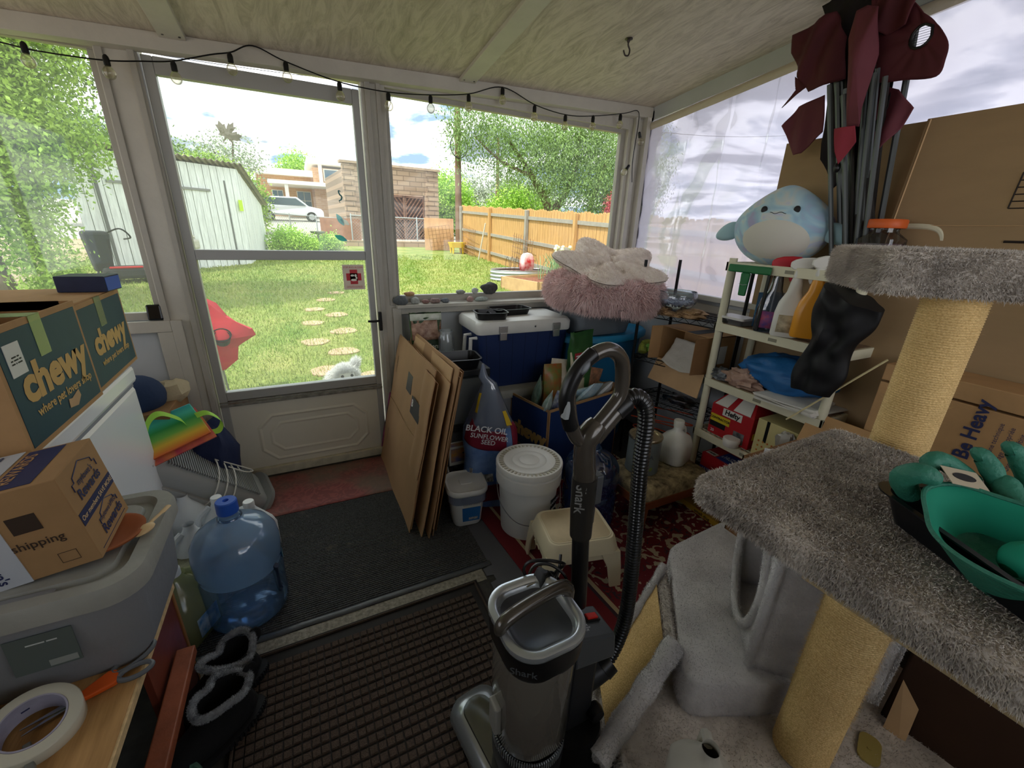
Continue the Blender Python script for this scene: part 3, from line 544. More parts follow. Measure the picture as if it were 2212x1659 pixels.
lattice((5.9, 15.2, gz(0, 15.2)), 1.3, 1.0, 'wire trellis panel leaning on the far part of the wooden fence')
lattice((4.95, 17.55, gz(0, 17.5)), .9, .9, 'wire trellis panel against the plywood board', 0)
setp(ob('white_stick', MB().tube([(5.85, 14.6, gz(0, 14.6)), (5.98, 14.3, gz(0, 14.3)+1.25)], .025, 8), M('stick_white', '#d5cdbd', .6)), 'pale pole leaning against the wooden fence', 'pole')
# raised beds
galv = M('galvanised_bed', '#c3c9cc', .35, .8, var=.1, vs=5)
def rb(n_=48, r_=.85, ry=.55): return MB().loft([[((r_+.018*math.sin(z*2*PI/.09))*math.cos(2*PI*j/n_), (ry+.018*math.sin(z*2*PI/.09))*math.sin(2*PI*j/n_), z) for j in range(n_)] for z in [i*.015 for i in range(19)]], False, False)
rbd = thing('raised_bed', 'oval corrugated metal raised garden bed with red bag inside', 'garden bed', (5.35, 10.3, gz(0, 10.3)))
ob('bed_wall', rb(), galv, rbd, solid=.01, smooth=180); ob('soil', MB().lathe([(.82, .2), (.4, .22)], 30, sy=.66), M('soil', '#6a4a3a', .95, bump=.6, bs=40), rbd)
hoop = MB()
for i in range(5): hoop.tube(spl([(-.45+i*.14, -.2, .2), (-.45+i*.14, -.2, .45), (-.45+i*.14, -.1, .6), (-.45+i*.14, 0, .45), (-.45+i*.14, 0, .2)], 5), .006, 5)
ob('wire_hoops', hoop, M('dark_wire', '#5c5650', .6, .5), rbd)
sb = MB().rr([(.36, .16, .05, 0), (.42, .24, .07, .18), (.38, .2, .06, .38), (.30, .06, .02, .52)], 5)
bg2 = thing('soil_bag', 'red and white soil bag standing in the metal garden bed', 'bag', (5.45, 10.15, gz(0, 10.15)+.2), 10)
ob('bag_body', sb, M('bag_red', '#c8232c', .5, col2='#e9e2dc', vs=4.5, det=2), bg2, sub=1)
wbd = thing('wooden_bed', 'low wooden planter box with mulch and flowering onions', 'planter', (5.1, 8.75, gz(0, 8.75)), 12)
pl = M('planter_wood', '#c9a678', .85, var=.12, vs=6)
ob('planter_box', MB().bx(-.75, .9, -.75, -.71, 0, .3).bx(-.75, .9, .55, .59, 0, .3).bx(-.75, -.71, -.75, .59, 0, .3).bx(.86, .9, -.75, .59, 0, .3), pl, wbd, smooth=0)
ob('mulch', MB().grid(lambda u, v: (-.72+1.6*u, -.72+1.28*v, .24+.03*mnoise.noise(Vector((u*9, v*9, 0)))), 30, 24), M('mulch_brown', '#7b4f3a', .95, bump=1, bs=25, var=.3, vs=25), wbd)
pln = MB(); fl = MB()
for i in range(60):
    x, y = .05+.75*R.random(), -.4+.6*R.random(); a = R.random()*6.28; l = .1+.16*R.random(); h_ = .35+.25*R.random()
    pln.tube(spl([(x, y, .25), (x+l*.3*math.cos(a), y+l*.3*math.sin(a), .25+h_*.6), (x+l*math.cos(a), y+l*math.sin(a), .25+h_)], 3), [.012, .012, .011, .010, .009, .006, .003], 4)
    if i % 5 == 0: pln.tube([(x, y, .25), (x+.03, y, .85+.15*R.random())], .008, 4); fl.ell((x+.03, y, pln.v[-1][2]), (.045, .045, .045), 8, 6)
ob('onion_leaves', pln, M('onion_green', '#7fa070', .6), wbd); ob('flower_heads', fl, M('flower_white', '#e8ecc4', .8), wbd)
# ---- garage of rough stone blocks
m, t, b = nodes_of('stone_blocks')
tcn = N(t, 'ShaderNodeTexCoord'); br = N(t, 'ShaderNodeTexBrick'); br.inputs['Scale'].default_value = 1; br.inputs['Brick Width'].default_value = .62; br.inputs['Row Height'].default_value = .22; br.inputs['Mortar Size'].default_value = .018
br.inputs['Color1'].default_value = lin('#bda289'); br.inputs['Color2'].default_value = lin('#a68a72'); br.inputs['Mortar'].default_value = lin('#8c7662')
mp = N(t, 'ShaderNodeMapping'); mp.inputs['Rotation'].default_value = (PI/2, 0, 0); t.links.new(tcn.outputs['Object'], mp.inputs[0]); t.links.new(mp.outputs[0], br.inputs['Vector']); t.links.new(br.outputs['Color'], b.inputs['Base Color'])
bn = N(t, 'ShaderNodeBump'); bn.inputs['Strength'].default_value = 1; bn.inputs['Distance'].default_value = .05; bn.invert = True; t.links.new(br.outputs['Fac'], bn.inputs['Height']); t.links.new(bn.outputs[0], b.inputs['Normal']); b.inputs['Roughness'].default_value = .9
stb = m
gx0, gx1, gy = 2.35, 6.9, 22.6
gar = thing('stone_garage', 'rough block garage with weathered double doors at the end of the yard', 'garage', (gx0, gy, gz(0, gy)-.1), 4)
W_ = gx1-gx0
gwm = MB().bx(0, 1.75, 0, .3, 0, 3.4).bx(1.75, 3.85, 0, .3, 2.25, 3.4).bx(3.85, W_-.05, 0, .3, 0, 3.4).bx(0, .3, 0, 6, 0, 3.2).bx(W_-.35, W_-.05, 0, 6, 0, 3.2)
for i in range(15):   # quoins
    e_ = .05 if i % 2 else .14; gwm.bx(-.08, .35+e_, -.07, .1, i*.225, i*.225+.205); gwm.bx(W_-.5-e_, W_+.03, -.07, .1, i*.225, i*.225+.205)
ob('garage_wall', gwm, stb, gar, smooth=0, bevel=.02)
ob('parapet', MB().bx(-.15, W_+.1, -.12, .3, 3.4, 3.5), M('cap_stone', '#b39b84', .9, var=.2, vs=4), gar, smooth=0)
dkw = M('dark_barn_wood', '#6b4a3a', .85, col2='#93705a', vs=6, stretch=(1, 1, 3))
for j, x0 in enumerate((1.8, 2.82)):
    dd = ob('garage_door', MB().bx(x0, x0+.98, .08, .14, .05, 2.2), M('door_backing', '#4c372c', .9), gar, smooth=0)
    pm = MB(); 
    for i in range(-5, 6):
        for (za, zb) in ((.15, 1.05), (1.15, 2.1)):
            sg = 1 if j else -1
            # diagonal boards clipped to the panel
            c0 = x0+.49+i*.19; a0 = max(x0+.06, min(x0+.92, c0-sg*.35)); a1 = max(x0+.06, min(x0+.92, c0+sg*.35))
            t0 = (a0-(c0-sg*.35))/(sg*.7); t1 = (a1-(c0-sg*.35))/(sg*.7); 
            if abs(t1-t0) < .05: continue
            pm.tube([(a0, .07, za+(zb-za)*t0), (a1, .07, za+(zb-za)*t1)], .036, 4)
    ob('diagonal_boards', pm, dkw, dd, smooth=0)
    ob('door_frame_boards', MB().bx(x0, x0+.07, .04, .1, .05, 2.2).bx(x0+.91, x0+.98, .04, .1, .05, 2.2).bx(x0, x0+.98, .04, .1, 1.05, 1.16).bx(x0, x0+.98, .04, .1, .05, .16).bx(x0, x0+.98, .04, .1, 2.1, 2.2), dkw, dd, smooth=0)
ob('garage_window', MB().bx(.75, 1.35, -.02, .02, 1.5, 2.2), M('old_glass', '#5d5a55', .2), gar, smooth=0)
# ---- brick building across the street with white roofs
m, t, b = nodes_of('tan_brick'); tcn = N(t, 'ShaderNodeTexCoord'); br = N(t, 'ShaderNodeTexBrick'); br.inputs['Scale'].default_value = 1; br.inputs['Brick Width'].default_value = .5; br.inputs['Row Height'].default_value = .16; br.inputs['Mortar Size'].default_value = .01
br.inputs['Color1'].default_value = lin('#c89c74'); br.inputs['Color2'].default_value = lin('#b8875f'); br.inputs['Mortar'].default_value = lin('#d0b492')
mp = N(t, 'ShaderNodeMapping'); mp.inputs['Rotation'].default_value = (PI/2, 0, 0); t.links.new(tcn.outputs['Object'], mp.inputs[0]); t.links.new(mp.outputs[0], br.inputs['Vector']); t.links.new(br.outputs['Color'], b.inputs['Base Color']); b.inputs['Roughness'].default_value = .9
bld = thing('brick_building', 'low tan brick building with white flat roofs across the street', 'building', (-1.5, 44, 2.0))
wf = M('white_fascia', '#e9e4da', .7); dg = M('dark_glass', '#4a6478', .1)
ob('building_wall', MB().bx(-1, 7.4, 2.5, 8, 0, 3.4).bx(3.6, 16, 1.5, 8, 0, 4.2), m, bld, smooth=0)
ob('roof', MB().bx(-1, 4, 1.6, 9, 3.4, 3.9), wf, bld, smooth=0)
ob('roof', MB().add([(3.2, .5, 4.45), (15, .5, 4.25), (15, 9, 4.25), (3.2, 9, 4.45), (3.2, .5, 4.9), (15, .5, 4.5), (15, 9, 4.5), (3.2, 9, 4.9)], HF), wf, bld, smooth=0)
ob('porch_roof', MB().bx(0, 7, -1.6, 2.5, 2.45, 2.75), wf, bld, smooth=0)
for x in (1.2, 4.9, 6.7): ob('column', MB().bx(x, x+.28, -1.5, -1.2, 0, 2.45), wf, bld, smooth=0)
ob('column', MB().bx(4.1, 4.4, 1.2, 1.5, 2.7, 4.5), wf, bld, smooth=0)
for x0, x1, z0, z1 in ((.1, 1.0, 1.0, 2.2), (2.1, 3.3, .6, 2.2)):
    w_ = ob('window_frame', MB().bx(x0, x1, 2.42, 2.5, z0, z1), wf, bld, smooth=0)
    xm = (x0+x1)/2; zm = (z0+z1)/2; ob('panes', MB().bx(x0+.06, xm-.03, 2.38, 2.42, z0+.06, zm-.03).bx(xm+.03, x1-.06, 2.38, 2.42, z0+.06, zm-.03).bx(x0+.06, xm-.03, 2.38, 2.42, zm+.03, z1-.06).bx(xm+.03, x1-.06, 2.38, 2.42, zm+.03, z1-.06), dg, w_, smooth=0)
w_ = ob('window_frame', MB().bx(4.5, 7.4, 1.4, 1.5, 3.1, 4.15), wf, bld, smooth=0)
ob('panes', MB().bx(4.6, 5.9, 1.36, 1.4, 3.2, 4.05).bx(6.0, 7.3, 1.36, 1.4, 3.2, 4.05), dg, w_, smooth=0)
# ---- vehicles
def car(name, loc, rz, col, lab, L=4.6, H=1.7, suv=True):
    c = thing(name, lab, 'car', loc, rz, 'parked cars')
    pm = M('paint_'+col, col, .3, .2, coat=.5)
    prof = [(-L/2, .45), (-L/2, .95), (-L/2+.25, 1.05), (-L/2+.55, H), (L*.12, H+.02), (L*.28, 1.12), (L/2-.15, .95), (L/2, .75), (L/2, .4)]
    prof2 = [(x, z) for x, z in prof]
    body = MB().loft([[(x, y*(1 if z < 1.1 else .84), z) for x, z in prof2] for y in (-.9, .9)])
    ob('body', body, pm, c, smooth=0, bevel=.06)
    ob('car_windows', MB().loft([[(x, s_*.80, z) for x, z in [(-L/2+.42, 1.12), (-L/2+.68, H-.1), (L*.10, H-.08), (L*.24, 1.14)]] for s_ in (-1.06, 1.06)]), M('car_glass', '#4d5d66', .1), c, smooth=0)
    for x in (-L*.32, L*.31):
        for y in (-.9, .9): w_ = ob('wheel', MB().at((x, y, .36), (90, 0, 0)).lathe([(.2, -.1), (.36, -.09), (.36, .09), (.2, .1)], 24), blk, c); ob('rim', MB().at((x, y, .36), (90, 0, 0)).lathe([(.22, -.11), (.22, .11)], 16), M('alloy', '#b9bcbf', .3, .8), w_)
    return c
car('suv', (-.1, 38.5, gz(0, 38.5)-.05), 0, '#e4e4e6', 'white pickup-like suv parked beyond the chain link fence')
car('car', (12.2, 44.5, gz(0, 44.5)-.2), 70, '#5c6d74', 'dark car with green roof rack load on the far street, left of the pole', 4.2, 1.6)
car('car', (16.3, 46, gz(0, 46)-.2), 60, '#d9dbdc', 'small white car on the far street behind the utility pole', 4.2, 1.6)
setp(ob('street_sign', MB().bx(-.03, .03, -.03, .03, 0, 2.2).bx(-.8, .8, -.05, -.02, 1.0, 1.7), M('sign_red', '#a5433c', .6), loc=(14.2, 45, gz(0, 45)-.2), smooth=0), 'small red brown sign board by the far street', 'sign')
# ---- utility poles and wires
pw = M('pole_wood', '#7a6049', .9, bump=.4, bs=5, stretch=(5, 5, .5), var=.2, vs=3)
up = thing('utility_pole', 'tall wooden utility pole with a coiled cable ring', 'pole', (7.45, 21.3, gz(0, 21.3)))
ob('pole', MB().lathe([(.17, 0), (.13, 7.6)], 14), pw, up)
ob('cable_coil', MB().tube([(.0+.42*math.cos(a), -.18, 4.35+.5*math.sin(a)) for a in [i*PI/16 for i in range(32)]], .03, 6, closed=True), M('cable_black', '#33353a', .6), up)
setp(ob('far_pole', MB().lathe([(.13, 0), (.1, 6.3)], 10), pw, loc=(13.0, 29, gz(0, 29)-.2)), 'shorter brown pole further away, right of the tall one', 'pole')
wm = M('wire_black', '#2a2c30', .6)
def wirec(a, b_, sag, lab, r_=.012):
    a, b_ = Vector(a), Vector(b_); n_ = 16; setp(ob('overhead_wire', MB().tube([(a+(b_-a)*(i/n_)-Vector((0, 0, 4*sag*(i/n_)*(1-i/n_)))) for i in range(n_+1)], r_, 4), wm), lab, 'wire', 'overhead wires')
top = Vector((7.45, 21.3, gz(0, 21.3)))
wirec(top+Vector((0, 0, 7.3)), (-14, 22, 8.4), .5, 'upper overhead wire running left from the tall pole')
wirec(top+Vector((0, 0, 6.7)), (-14, 22, 7.5), .6, 'lower overhead wire running left from the tall pole')
wirec(top+Vector((0, 0, 6.9)), (26, 17, 7.0), .8, 'overhead wire running right from the tall pole over the trees')
wirec((3.9, 24.5, 4.3), (2.4, 5.0, 6.4), .2, 'service wire rising steeply left of the pole', .009)
# ---- mountains
mt = MB().grid(lambda u, v: (-110+260*u, 150+40*v, 5+math.sin(v*PI/2)*(7+7*mnoise.noise(Vector((u*7, 1, 0)))+2.5*mnoise.noise(Vector((u*25, 1, 0))))), 90, 4)
setp(ob('mountain_ridge', mt, M('ridge_blue', '#5f7484', .95, var=.15, vs=.05)), 'low blue mountain ridge on the horizon', 'mountains', kind='structure')
# ---- trees
lg = M('leaf_spring', '#7fa436', .6, col2='#adc95c', vs=.9); ld = M('leaf_olive', '#5f7c3f', .65, col2='#93b068', vs=1.1); lm = M('leaf_bright', '#8fbf3c', .6, col2='#b9dc63', vs=1.2)
bark = M('bark', '#6d5f50', .95, bump=.6, bs=8, stretch=(4, 4, 1), var=.2, vs=4); ls = M('leaf_silver', '#93a187', .7, col2='#b9c2a8', vs=1)
def tree(name, loc, blobs, n, size, mat, lab, cat='tree', trunk=None, droop=0, seed=1, grp='trees around the yard', aspect=2.0):
    t_ = thing(name, lab, cat, loc, group=grp)
    leaves('foliage', blobs, n, size, mat, t_, seed, droop, aspect)
    mb = MB()
    for br_ in trunk or []: mb.tube(spl(br_[0], 5), [br_[1]*(1-.75*i/(5*(len(br_[0])-1))) for i in range(5*(len(br_[0])-1)+1)], 7)
    if trunk: ob('trunk', mb, bark, t_)
    return t_
bl = [(0, 0, 4.6, 1.7, 1.3, 1.2), (-1.2, .2, 4.2, 1.2, 1, 1.3), (.7, -.1, 3.5, .9, .9, .9), (.0, -.4, 2.9, 1.15, 1, .9), (-1.6, 0, 3.0, .9, .9, .8), (.55, -.5, 2.1, .8, .7, .7), (.45, -.2, 1.4, .50, .45, .8), (.55, -.3, .6, .36, .36, .6), (-.2, .1, 2.2, .7, .5, .6), (1.3, -.3, 2.2, .35, .3, .3), (-2.2, .2, 4.6, .9, .9, 1.0), (1.3, .2, 4.5, .8, .8, .7), (.2, .2, 5.8, 1.8, 1.2, .9)]
tree('leafy_tree', (-3.75, 8.6, gz(0, 8.6)), bl, 210000, .060, lg, 'large bright green leafy tree filling the left window', trunk=[([(0, 0, 0), (-.1, 0, 1.2), (.1, 0, 2.6), (-.3, 0, 4.4)], .12), ([(0, 0, 1.2), (-.6, 0, 2.2), (-1.4, .2, 3.2)], .05), ([(.05, 0, 2.2), (.7, 0, 3.0), (1.2, 0, 4.2)], .05), ([(-.1, -.3, 1.6), (-.5, -.4, 2.4), (-1.5, -.3, 2.8)], .03)], droop=.25, seed=3)
bl = [(0, 0, 4.6, 2.6, 2.2, 1.5), (2.6, 0, 4.2, 2.4, 2, 1.9), (-2.3, 0, 5.2, 1.5, 1.4, .9), (5, .5, 4.4, 2.4, 2, 2.1), (1.2, -.6, 2.9, 1.6, 1.2, 1.1), (3.6, -.8, 2.3, 1.7, 1.2, 1.2), (5.8, 0, 2.2, 1.8, 1.5, 1.4), (-3.4, .2, 4.6, .8, .8, .8), (-2.9, 0, 3.7, .45, .45, .7), (-1.0, 0, 3.3, .6, .6, .9), (3, 0, 6.2, 3, 2, 1.1), (7.5, 1, 4, 2.2, 2, 2.8)]
tree('willow_tree', (10.2, 19.5, gz(0, 19.5)), bl, 80000, .13, ld, 'big grey green willow behind the wooden fence', trunk=[([(1.6, 0, 0), (1.4, 0, 1.8), (.4, 0, 3.2), (-.9, 0, 4.6)], .3), ([(1.5, 0, 1.6), (2.6, 0, 3.2), (2.9, 0, 5.4)], .22), ([(3.8, 0, 0), (3.9, 0, 2), (4.8, 0, 4.6)], .22), ([(.4, -.2, 3.2), (-1.4, -.3, 3.7), (-2.6, 0, 4.6)], .1)], droop=.7, seed=4, aspect=3)
tree('round_tree', (8.6, 27, gz(0, 27)), [(0, 0, 2.2, 1.7, 1.4, 1.4), (.9, 0, 1.2, 1.4, 1.2, 1.1), (-.6, 0, 1.0, 1.1, 1, .9)], 22000, .14, lm, 'rounded bright green tree left of the utility pole', trunk=[([(0, 0, 0), (.1, 0, 1.5), (0, 0, 2.5)], .14)], seed=5)
tree('round_tree', (11.9, 24, gz(0, 24)), [(0, 0, 1.9, 1.6, 1.3, 1.3), (1.4, 0, 1.5, 1.6, 1.2, 1.2), (-1.2, 0, 1.2, 1.0, 1, 1.0), (.4, 0, .8, 1.8, 1.2, .8)], 26000, .12, lm, 'lime green tree between the two poles', trunk=[([(0, 0, 0), (.1, 0, 1.5), (0, 0, 2.2)], .12)], seed=6)
tree('round_tree', (15.2, 34, gz(0, 34)), [(0, 0, 2.5, 3, 2, 2.0), (3, 0, 2.6, 3, 2, 2.0), (-2.5, 0, 2.2, 2, 2, 1.5)], 16000, .2, ls, 'pale silvery tree far behind the utility pole', seed=7)
tree('green_tree', (-2.75, 24.5, gz(0, 24.5)), [(-.3, 0, 2.1, 1.5, 1.2, 1.1), (.7, 0, 1.6, 1.1, 1, 1.0), (-1.3, 0, 1.8, 1.2, 1, 1.0), (.9, 0, .8, .8, .8, .8)], 26000, .12, lg, 'round green tree rising behind the white shed', trunk=[([(0, 0, 0), (.1, 0, 1.5), (0, 0, 2.5)], .14)], seed=8)
tree('green_tree', (-7.0, 27, gz(0, 27)), [(0, 0, 3.0, 2.4, 2, 1.6), (2.2, 0, 2.4, 1.8, 1.5, 1.4), (-2, 0, 3.5, 2.2, 2, 2)], 22000, .15, ld, 'dark green tree behind the shed roof at the door edge', trunk=[([(0, 0, 0), (0, 0, 3)], .2)], seed=9)
tree('green_tree', (-3.3, 36, gz(0, 36)), [(0, 0, 3.6, 2.0, 2, 1.9), (-1.0, 0, 2.5, 2, 2, 1.6)], 7000, .17, ls, 'pale thin tree above the shed roof behind the leaf decal', trunk=[([(0, 0, 0), (.1, 0, 2.5), (.4, 0, 5)], .15), ([(0, 0, 2), (-.9, 0, 4.6)], .08)], seed=10)
tree('green_tree', (1.6, 62, gz(0, 62)), [(0, 0, 4.6, 2.6, 2, 2.0), (-1.4, 0, 3.5, 2, 2, 1.5)], 9000, .25, lm, 'small bright tree above the brick building roof', seed=12)
tree('overhanging_branch', (-2.9, 9.6, gz(0, 9.6)+3.0), [(.15, 0, .35, .5, .4, .28), (.55, 0, .12, .38, .3, .16), (.05, 0, -.25, .25, .25, .25)], 900, .07, ld, 'leafy twigs hanging into view at the door top left corner', 'branch', trunk=[([(-.9, 0, .8), (-.2, 0, .5), (.8, 0, .05)], .02)], droop=.3, seed=13, grp='trees around the yard')
tree('garden_bush', (-.25, 16.6, gz(0, 16.6)), [(0, 0, .35, .6, .5, .38), (.6, .2, .22, .5, .4, .25), (1.3, .8, .25, .5, .4, .28)], 11000, .07, lm, 'low bright green bushes beside the shed side wall', 'bush', seed=14, grp=None)
tree('pink_shrub', (14.4, 17.8, gz(0, 17.8)), [(0, 0, 2.0, .5, .4, .75)], 3500, .09, M('leaf_pink', '#c04a55', .7, col2='#d97a80', vs=3), 'pink red blossoming shrub behind the wooden fence', 'shrub', seed=15, grp=None)
hp = M('hose_green', '#4faa8a', .5)
setp(ob('garden_hose', MB().tube(spl([(.7+.35*math.cos(a), 17.6+.5*math.sin(a), gz(0, 17.6+.5*math.sin(a))+.05+.01*a) for a in [i*.8 for i in range(20)]], 3), .022, 6), hp), 'teal garden hose coiled on the grass near the garage', 'hose')
setp(ob('bird_bath', MB().lathe([(.12, 0), (.03, .05), (.03, .55), (.22, .6), (.25, .66)], 16), M('bath_grey', '#7c8078', .7), loc=(.72, 17.0, gz(0, 17.0))), 'small bird bath among the bushes by the shed', 'bird bath')
setp(ob('low_wall', MB().bx(-.4, 7.0, 0, .25, 0, .28), stb, loc=(-.2, 18.9, gz(0, 18.9)-.05), smooth=0), 'low stone border at the far end of the lawn', 'wall', kind='structure')
setp(ob('rust_panel', MB().bx(0, 1.6, 0, .04, 0, 1.0), M('rust_wood', '#a06a4c', .9, var=.2, vs=4), loc=(1.0, 20.3, gz(0, 20.3)), smooth=0), 'rusty brown board fence panel left of the garage', 'panel')
# ---- folded red camp chair outside the door
cm = M('chair_red', '#b82634', .6, bump=.3, bs=10, var=.12, vs=8); stl = M('chair_steel', '#8a8a88', .4, .7)
ch = thing('folded_camp_chair', 'red folded camp chair standing on the lawn just outside the door', 'camp chair', (-.80, 4.35, gz(0, 4.35)), 10)
ob('chair_fabric', MB().loft([[(c_[0]+w_*math.cos(a)*(1+.3*math.sin(3*a+k_)), .4*w_*math.sin(a)*(1+.3*math.cos(2*a+k_)), z) for a in [i*PI/8 for i in range(16)]] for k_, (c_, w_, z) in enumerate((((.03, 0), .05, .26), ((.05, 0), .11, .34), ((.02, 0), .15, .46), ((.10, 0), .22, .56), ((.14, 0), .2, .62), ((.05, 0), .14, .74), ((0, 0), .10, .86), ((-.02, 0), .04, .92)))], True, True), cm, ch, smooth=25)
for x, y in ((-.06, -.03), (.06, .03), (0, .06), (.03, -.06)): ob('leg', MB().tube([(x*1.2, y, 0), (x*.5, y*.5, .85)], .009, 8), stl, ch)
ob('cup_holder', MB().at((.10, -.10, .60), (70, 0, 0)).tube([(.07*math.cos(a), .055*math.sin(a), 0) for a in [i*PI/10 for i in range(20)]], .006, 6, closed=True), blk, ch)
ob('cup_net', MB().at((.10, -.115, .57), (40, 0, 0)).lathe([(.055, -.04), (.068, .03)], 12, cap1=False), M('net_black', '#1d1d20', .7), ch, smooth=0)
struct('door_step', MB().bx(-.7, .7, 2.66, 3.75, -.25, 0), M('step_concrete', '#9a948a', .9, bump=.3, bs=30), smooth=0)
# ---- white dog looking in
dm = M('dog_fur', '#f6f6f6', .9); dn_ = M('dog_nose', '#3a3638', .4)
dog = thing('dog', 'small white fluffy dog standing outside the door looking in', 'dog', (.195, 3.0, 0.0), 4)
sc_ = Matrix.Identity(4)
body = MB().ell((0, .24, .22), (.09, .21, .095), 20, 12).ell((0, .02, .30), (.07, .08, .10), 16, 10)
for x, y in ((-.05, .08), (.05, .08), (-.05, .38), (.05, .38)): body.tube([(x, y, .20), (x, y-.01, .1), (x, y-.015, .02), (x, y-.04, .012)], [.035, .027, .024, .024], 10)
body.tube(spl([(0, .42, .25), (0, .5, .27), (0, .54, .22)], 4), .022, 8)
fur('body', body, dm, dog, 14000, .028, .0018, (0, 0, -.5), .5, 21, center=(0, .2, .22))
hb = MB().ell((0, -.02, .43), (.078, .07, .068), 22, 14).ell((0, -.085, .41), (.036, .03, .028), 16, 10)
head = fur('head', hb, dm, dog, 9000, .026, .0014, (0, 0, .05), .6, 22, center=(0, -.02, .42), skip=lambda c, n_: c[1] < -.05 and abs(c[0]) < .046 and .39 < c[2] < .462)
fur('ear', MB().at((-.085, .0, .425), (0, 20, 0)).ell((0, 0, 0), (.020, .012, .045), 12, 8, lambda q: (q[0]*(1-.4*q[2]), q[1], q[2])), dm, dog, 1600, .032, .0015, (-.5, 0, -.5), .4, 23)
fur('ear', MB().at((.068, .0, .495), (0, 32, 0)).ell((0, 0, 0), (.020, .010, .038), 12, 8, lambda q: (q[0]*(1-.7*q[2]), q[1], q[2])), dm, dog, 1600, .028, .0014, (.4, 0, .8), .3, 24)
for sx in (-1, 1): ob('eye', MB().ell((sx*.031, -.083, .443), (.0105, .007, .0105), 14, 10), M('dog_eye', '#17140f', .1), head)
ob('nose', MB().ell((0, -.117, .418), (.012, .008, .009), 12, 8), dn_, head)
ob('mouth', MB().tube(spl([(-.018, -.108, .397), (0, -.115, .402), (.018, -.108, .397)], 4), .0022, 6), dn_, head)
# ================================================================ LEFT SIDE
kraft = M('kraft_cardboard', '#b08a5f', .85, var=.08, vs=9, bump=.08, bs=40)
kraft_l = M('pale_cardboard', '#c2a078', .85, var=.07, vs=8, bump=.06, bs=30)
kraft_d = M('dark_cardboard', '#84613f', .9, var=.1, vs=7)
corr = M('corrugated_edge', '#7d6146', .95, var=.3, vs=90)
frz = thing('chest_freezer', 'white chest freezer under the printed blue boxes', 'freezer', (-.65, 1.68, 0))
fm = M('freezer_white', '#e6e9ee', .28, coat=.3)
ob('body', MB().bx(-.62, 0, -.40, .38, .03, .795), fm, frz, smooth=0, bevel=.018)
ob('lid', MB().bx(-.63, .008, -.41, .39, .805, .872), fm, frz, smooth=0, bevel=.014)
ob('lid_gasket', MB().bx(-.61, -.004, -.39, .37, .79, .81), M('gasket_grey', '#8f939b', .7), frz, smooth=0)
for x, y in ((-.55, -.34), (-.55, .32), (-.06, -.34), (-.06, .32)): ob('foot', MB().at((x, y, 0)).lathe([(.025, 0), (.02, .035)], 12), blk, frz)
# printed shipping boxes
navy = M('box_navy', '#1f4353', .55, var=.1, vs=5, bump=.05, bs=12); gold = M('box_gold', '#c79a5b', .7); gold2 = M('print_gold', '#c9a566', .7)
ptape = glassmat('packing_tape', '#e9efd8', .12, .15, haze=.35, hazecol='#c6cfae', difr=.7)
def box_panels(L, W, H, t, inner=None):
    """open-topped carton walls in local coords, front face at x=0, length L along y, depth W toward -x"""
    return MB().bx(-t, 0, 0, L, 0, H).bx(-W, -W+t, 0, L, 0, H).bx(-W+t, -t, 0, t, 0, H).bx(-W+t, -t, L-t, L, 0, H).bx(-W+t, -t, t, L-t, 0, t)
def printed_box(name, lab, loc, L, W, H, rz, ts):
    b_ = thing(name, lab, 'box', loc, rz)
    ob('carton', box_panels(L, W, H, .005), kraft, b_, smooth=0)
    pr = MB().bx(.0, .0012, .014, L-.014, .014, H-.016)
    ob('printed_panel', pr, navy, b_, smooth=0)
    txt('chewy', ts, gold2, b_, (.0022, L*.52, H*.50), FX, bold=.0055, sx=1.10, shear=.05)
    txt('where pet lovers shop', ts*.27, gold2, b_, (.0022, L*.54, H*.27), FX, bold=.0008, sx=1.05)
    ob('tape_strip', MB().bx(.0016, .0024, L*.40, L*.40+.055, H*.66, H+.001).bx(-.08, .0024, L*.40, L*.40+.055, H+.0, H+.0012), ptape, b_, smooth=0)
    return b_
A_ = printed_box('printed_box', 'nearer dark blue box with tan lettering, white address label and torn spot, on the freezer', (-.63, 1.285, .874), .435, .40, .305, 0, .122)
ob('address_label', MB().bx(.0015, .0026, .035, .10, .185, .262), M('label_white', '#d9dad2', .6), A_, smooth=0)
scr('SHIP TO\n83 1204 77\nLOT 5 0921', .009, M('ink_black', '#1c1c1e', .6), A_, (.003, .068, .222), FX)
ob('torn_spot', MB().at((.002, .255, .05), (90, 0, 90)).prism([(-.035, -.012), (.01, -.02), (.04, .0), (.035, .02), (-.01, .008), (-.03, .012)], 0, .001), kraft_l, A_, smooth=0)
ob('open_flap', MB().bx(-.36, -.03, .43, .435, .28, .305).bx(-.40, -.395, 0, .43, .30, .42), kraft_d, A_, smooth=0)
B_ = printed_box('printed_box', 'farther dark blue box with tan lettering and clear tape, next to the window', (-.64, 1.725, .874), .43, .38, .285, 1.2, .108)
ob('top_flap', MB().bx(-.375, -.005, .005, .425, .285, .289), kraft, B_, smooth=0)
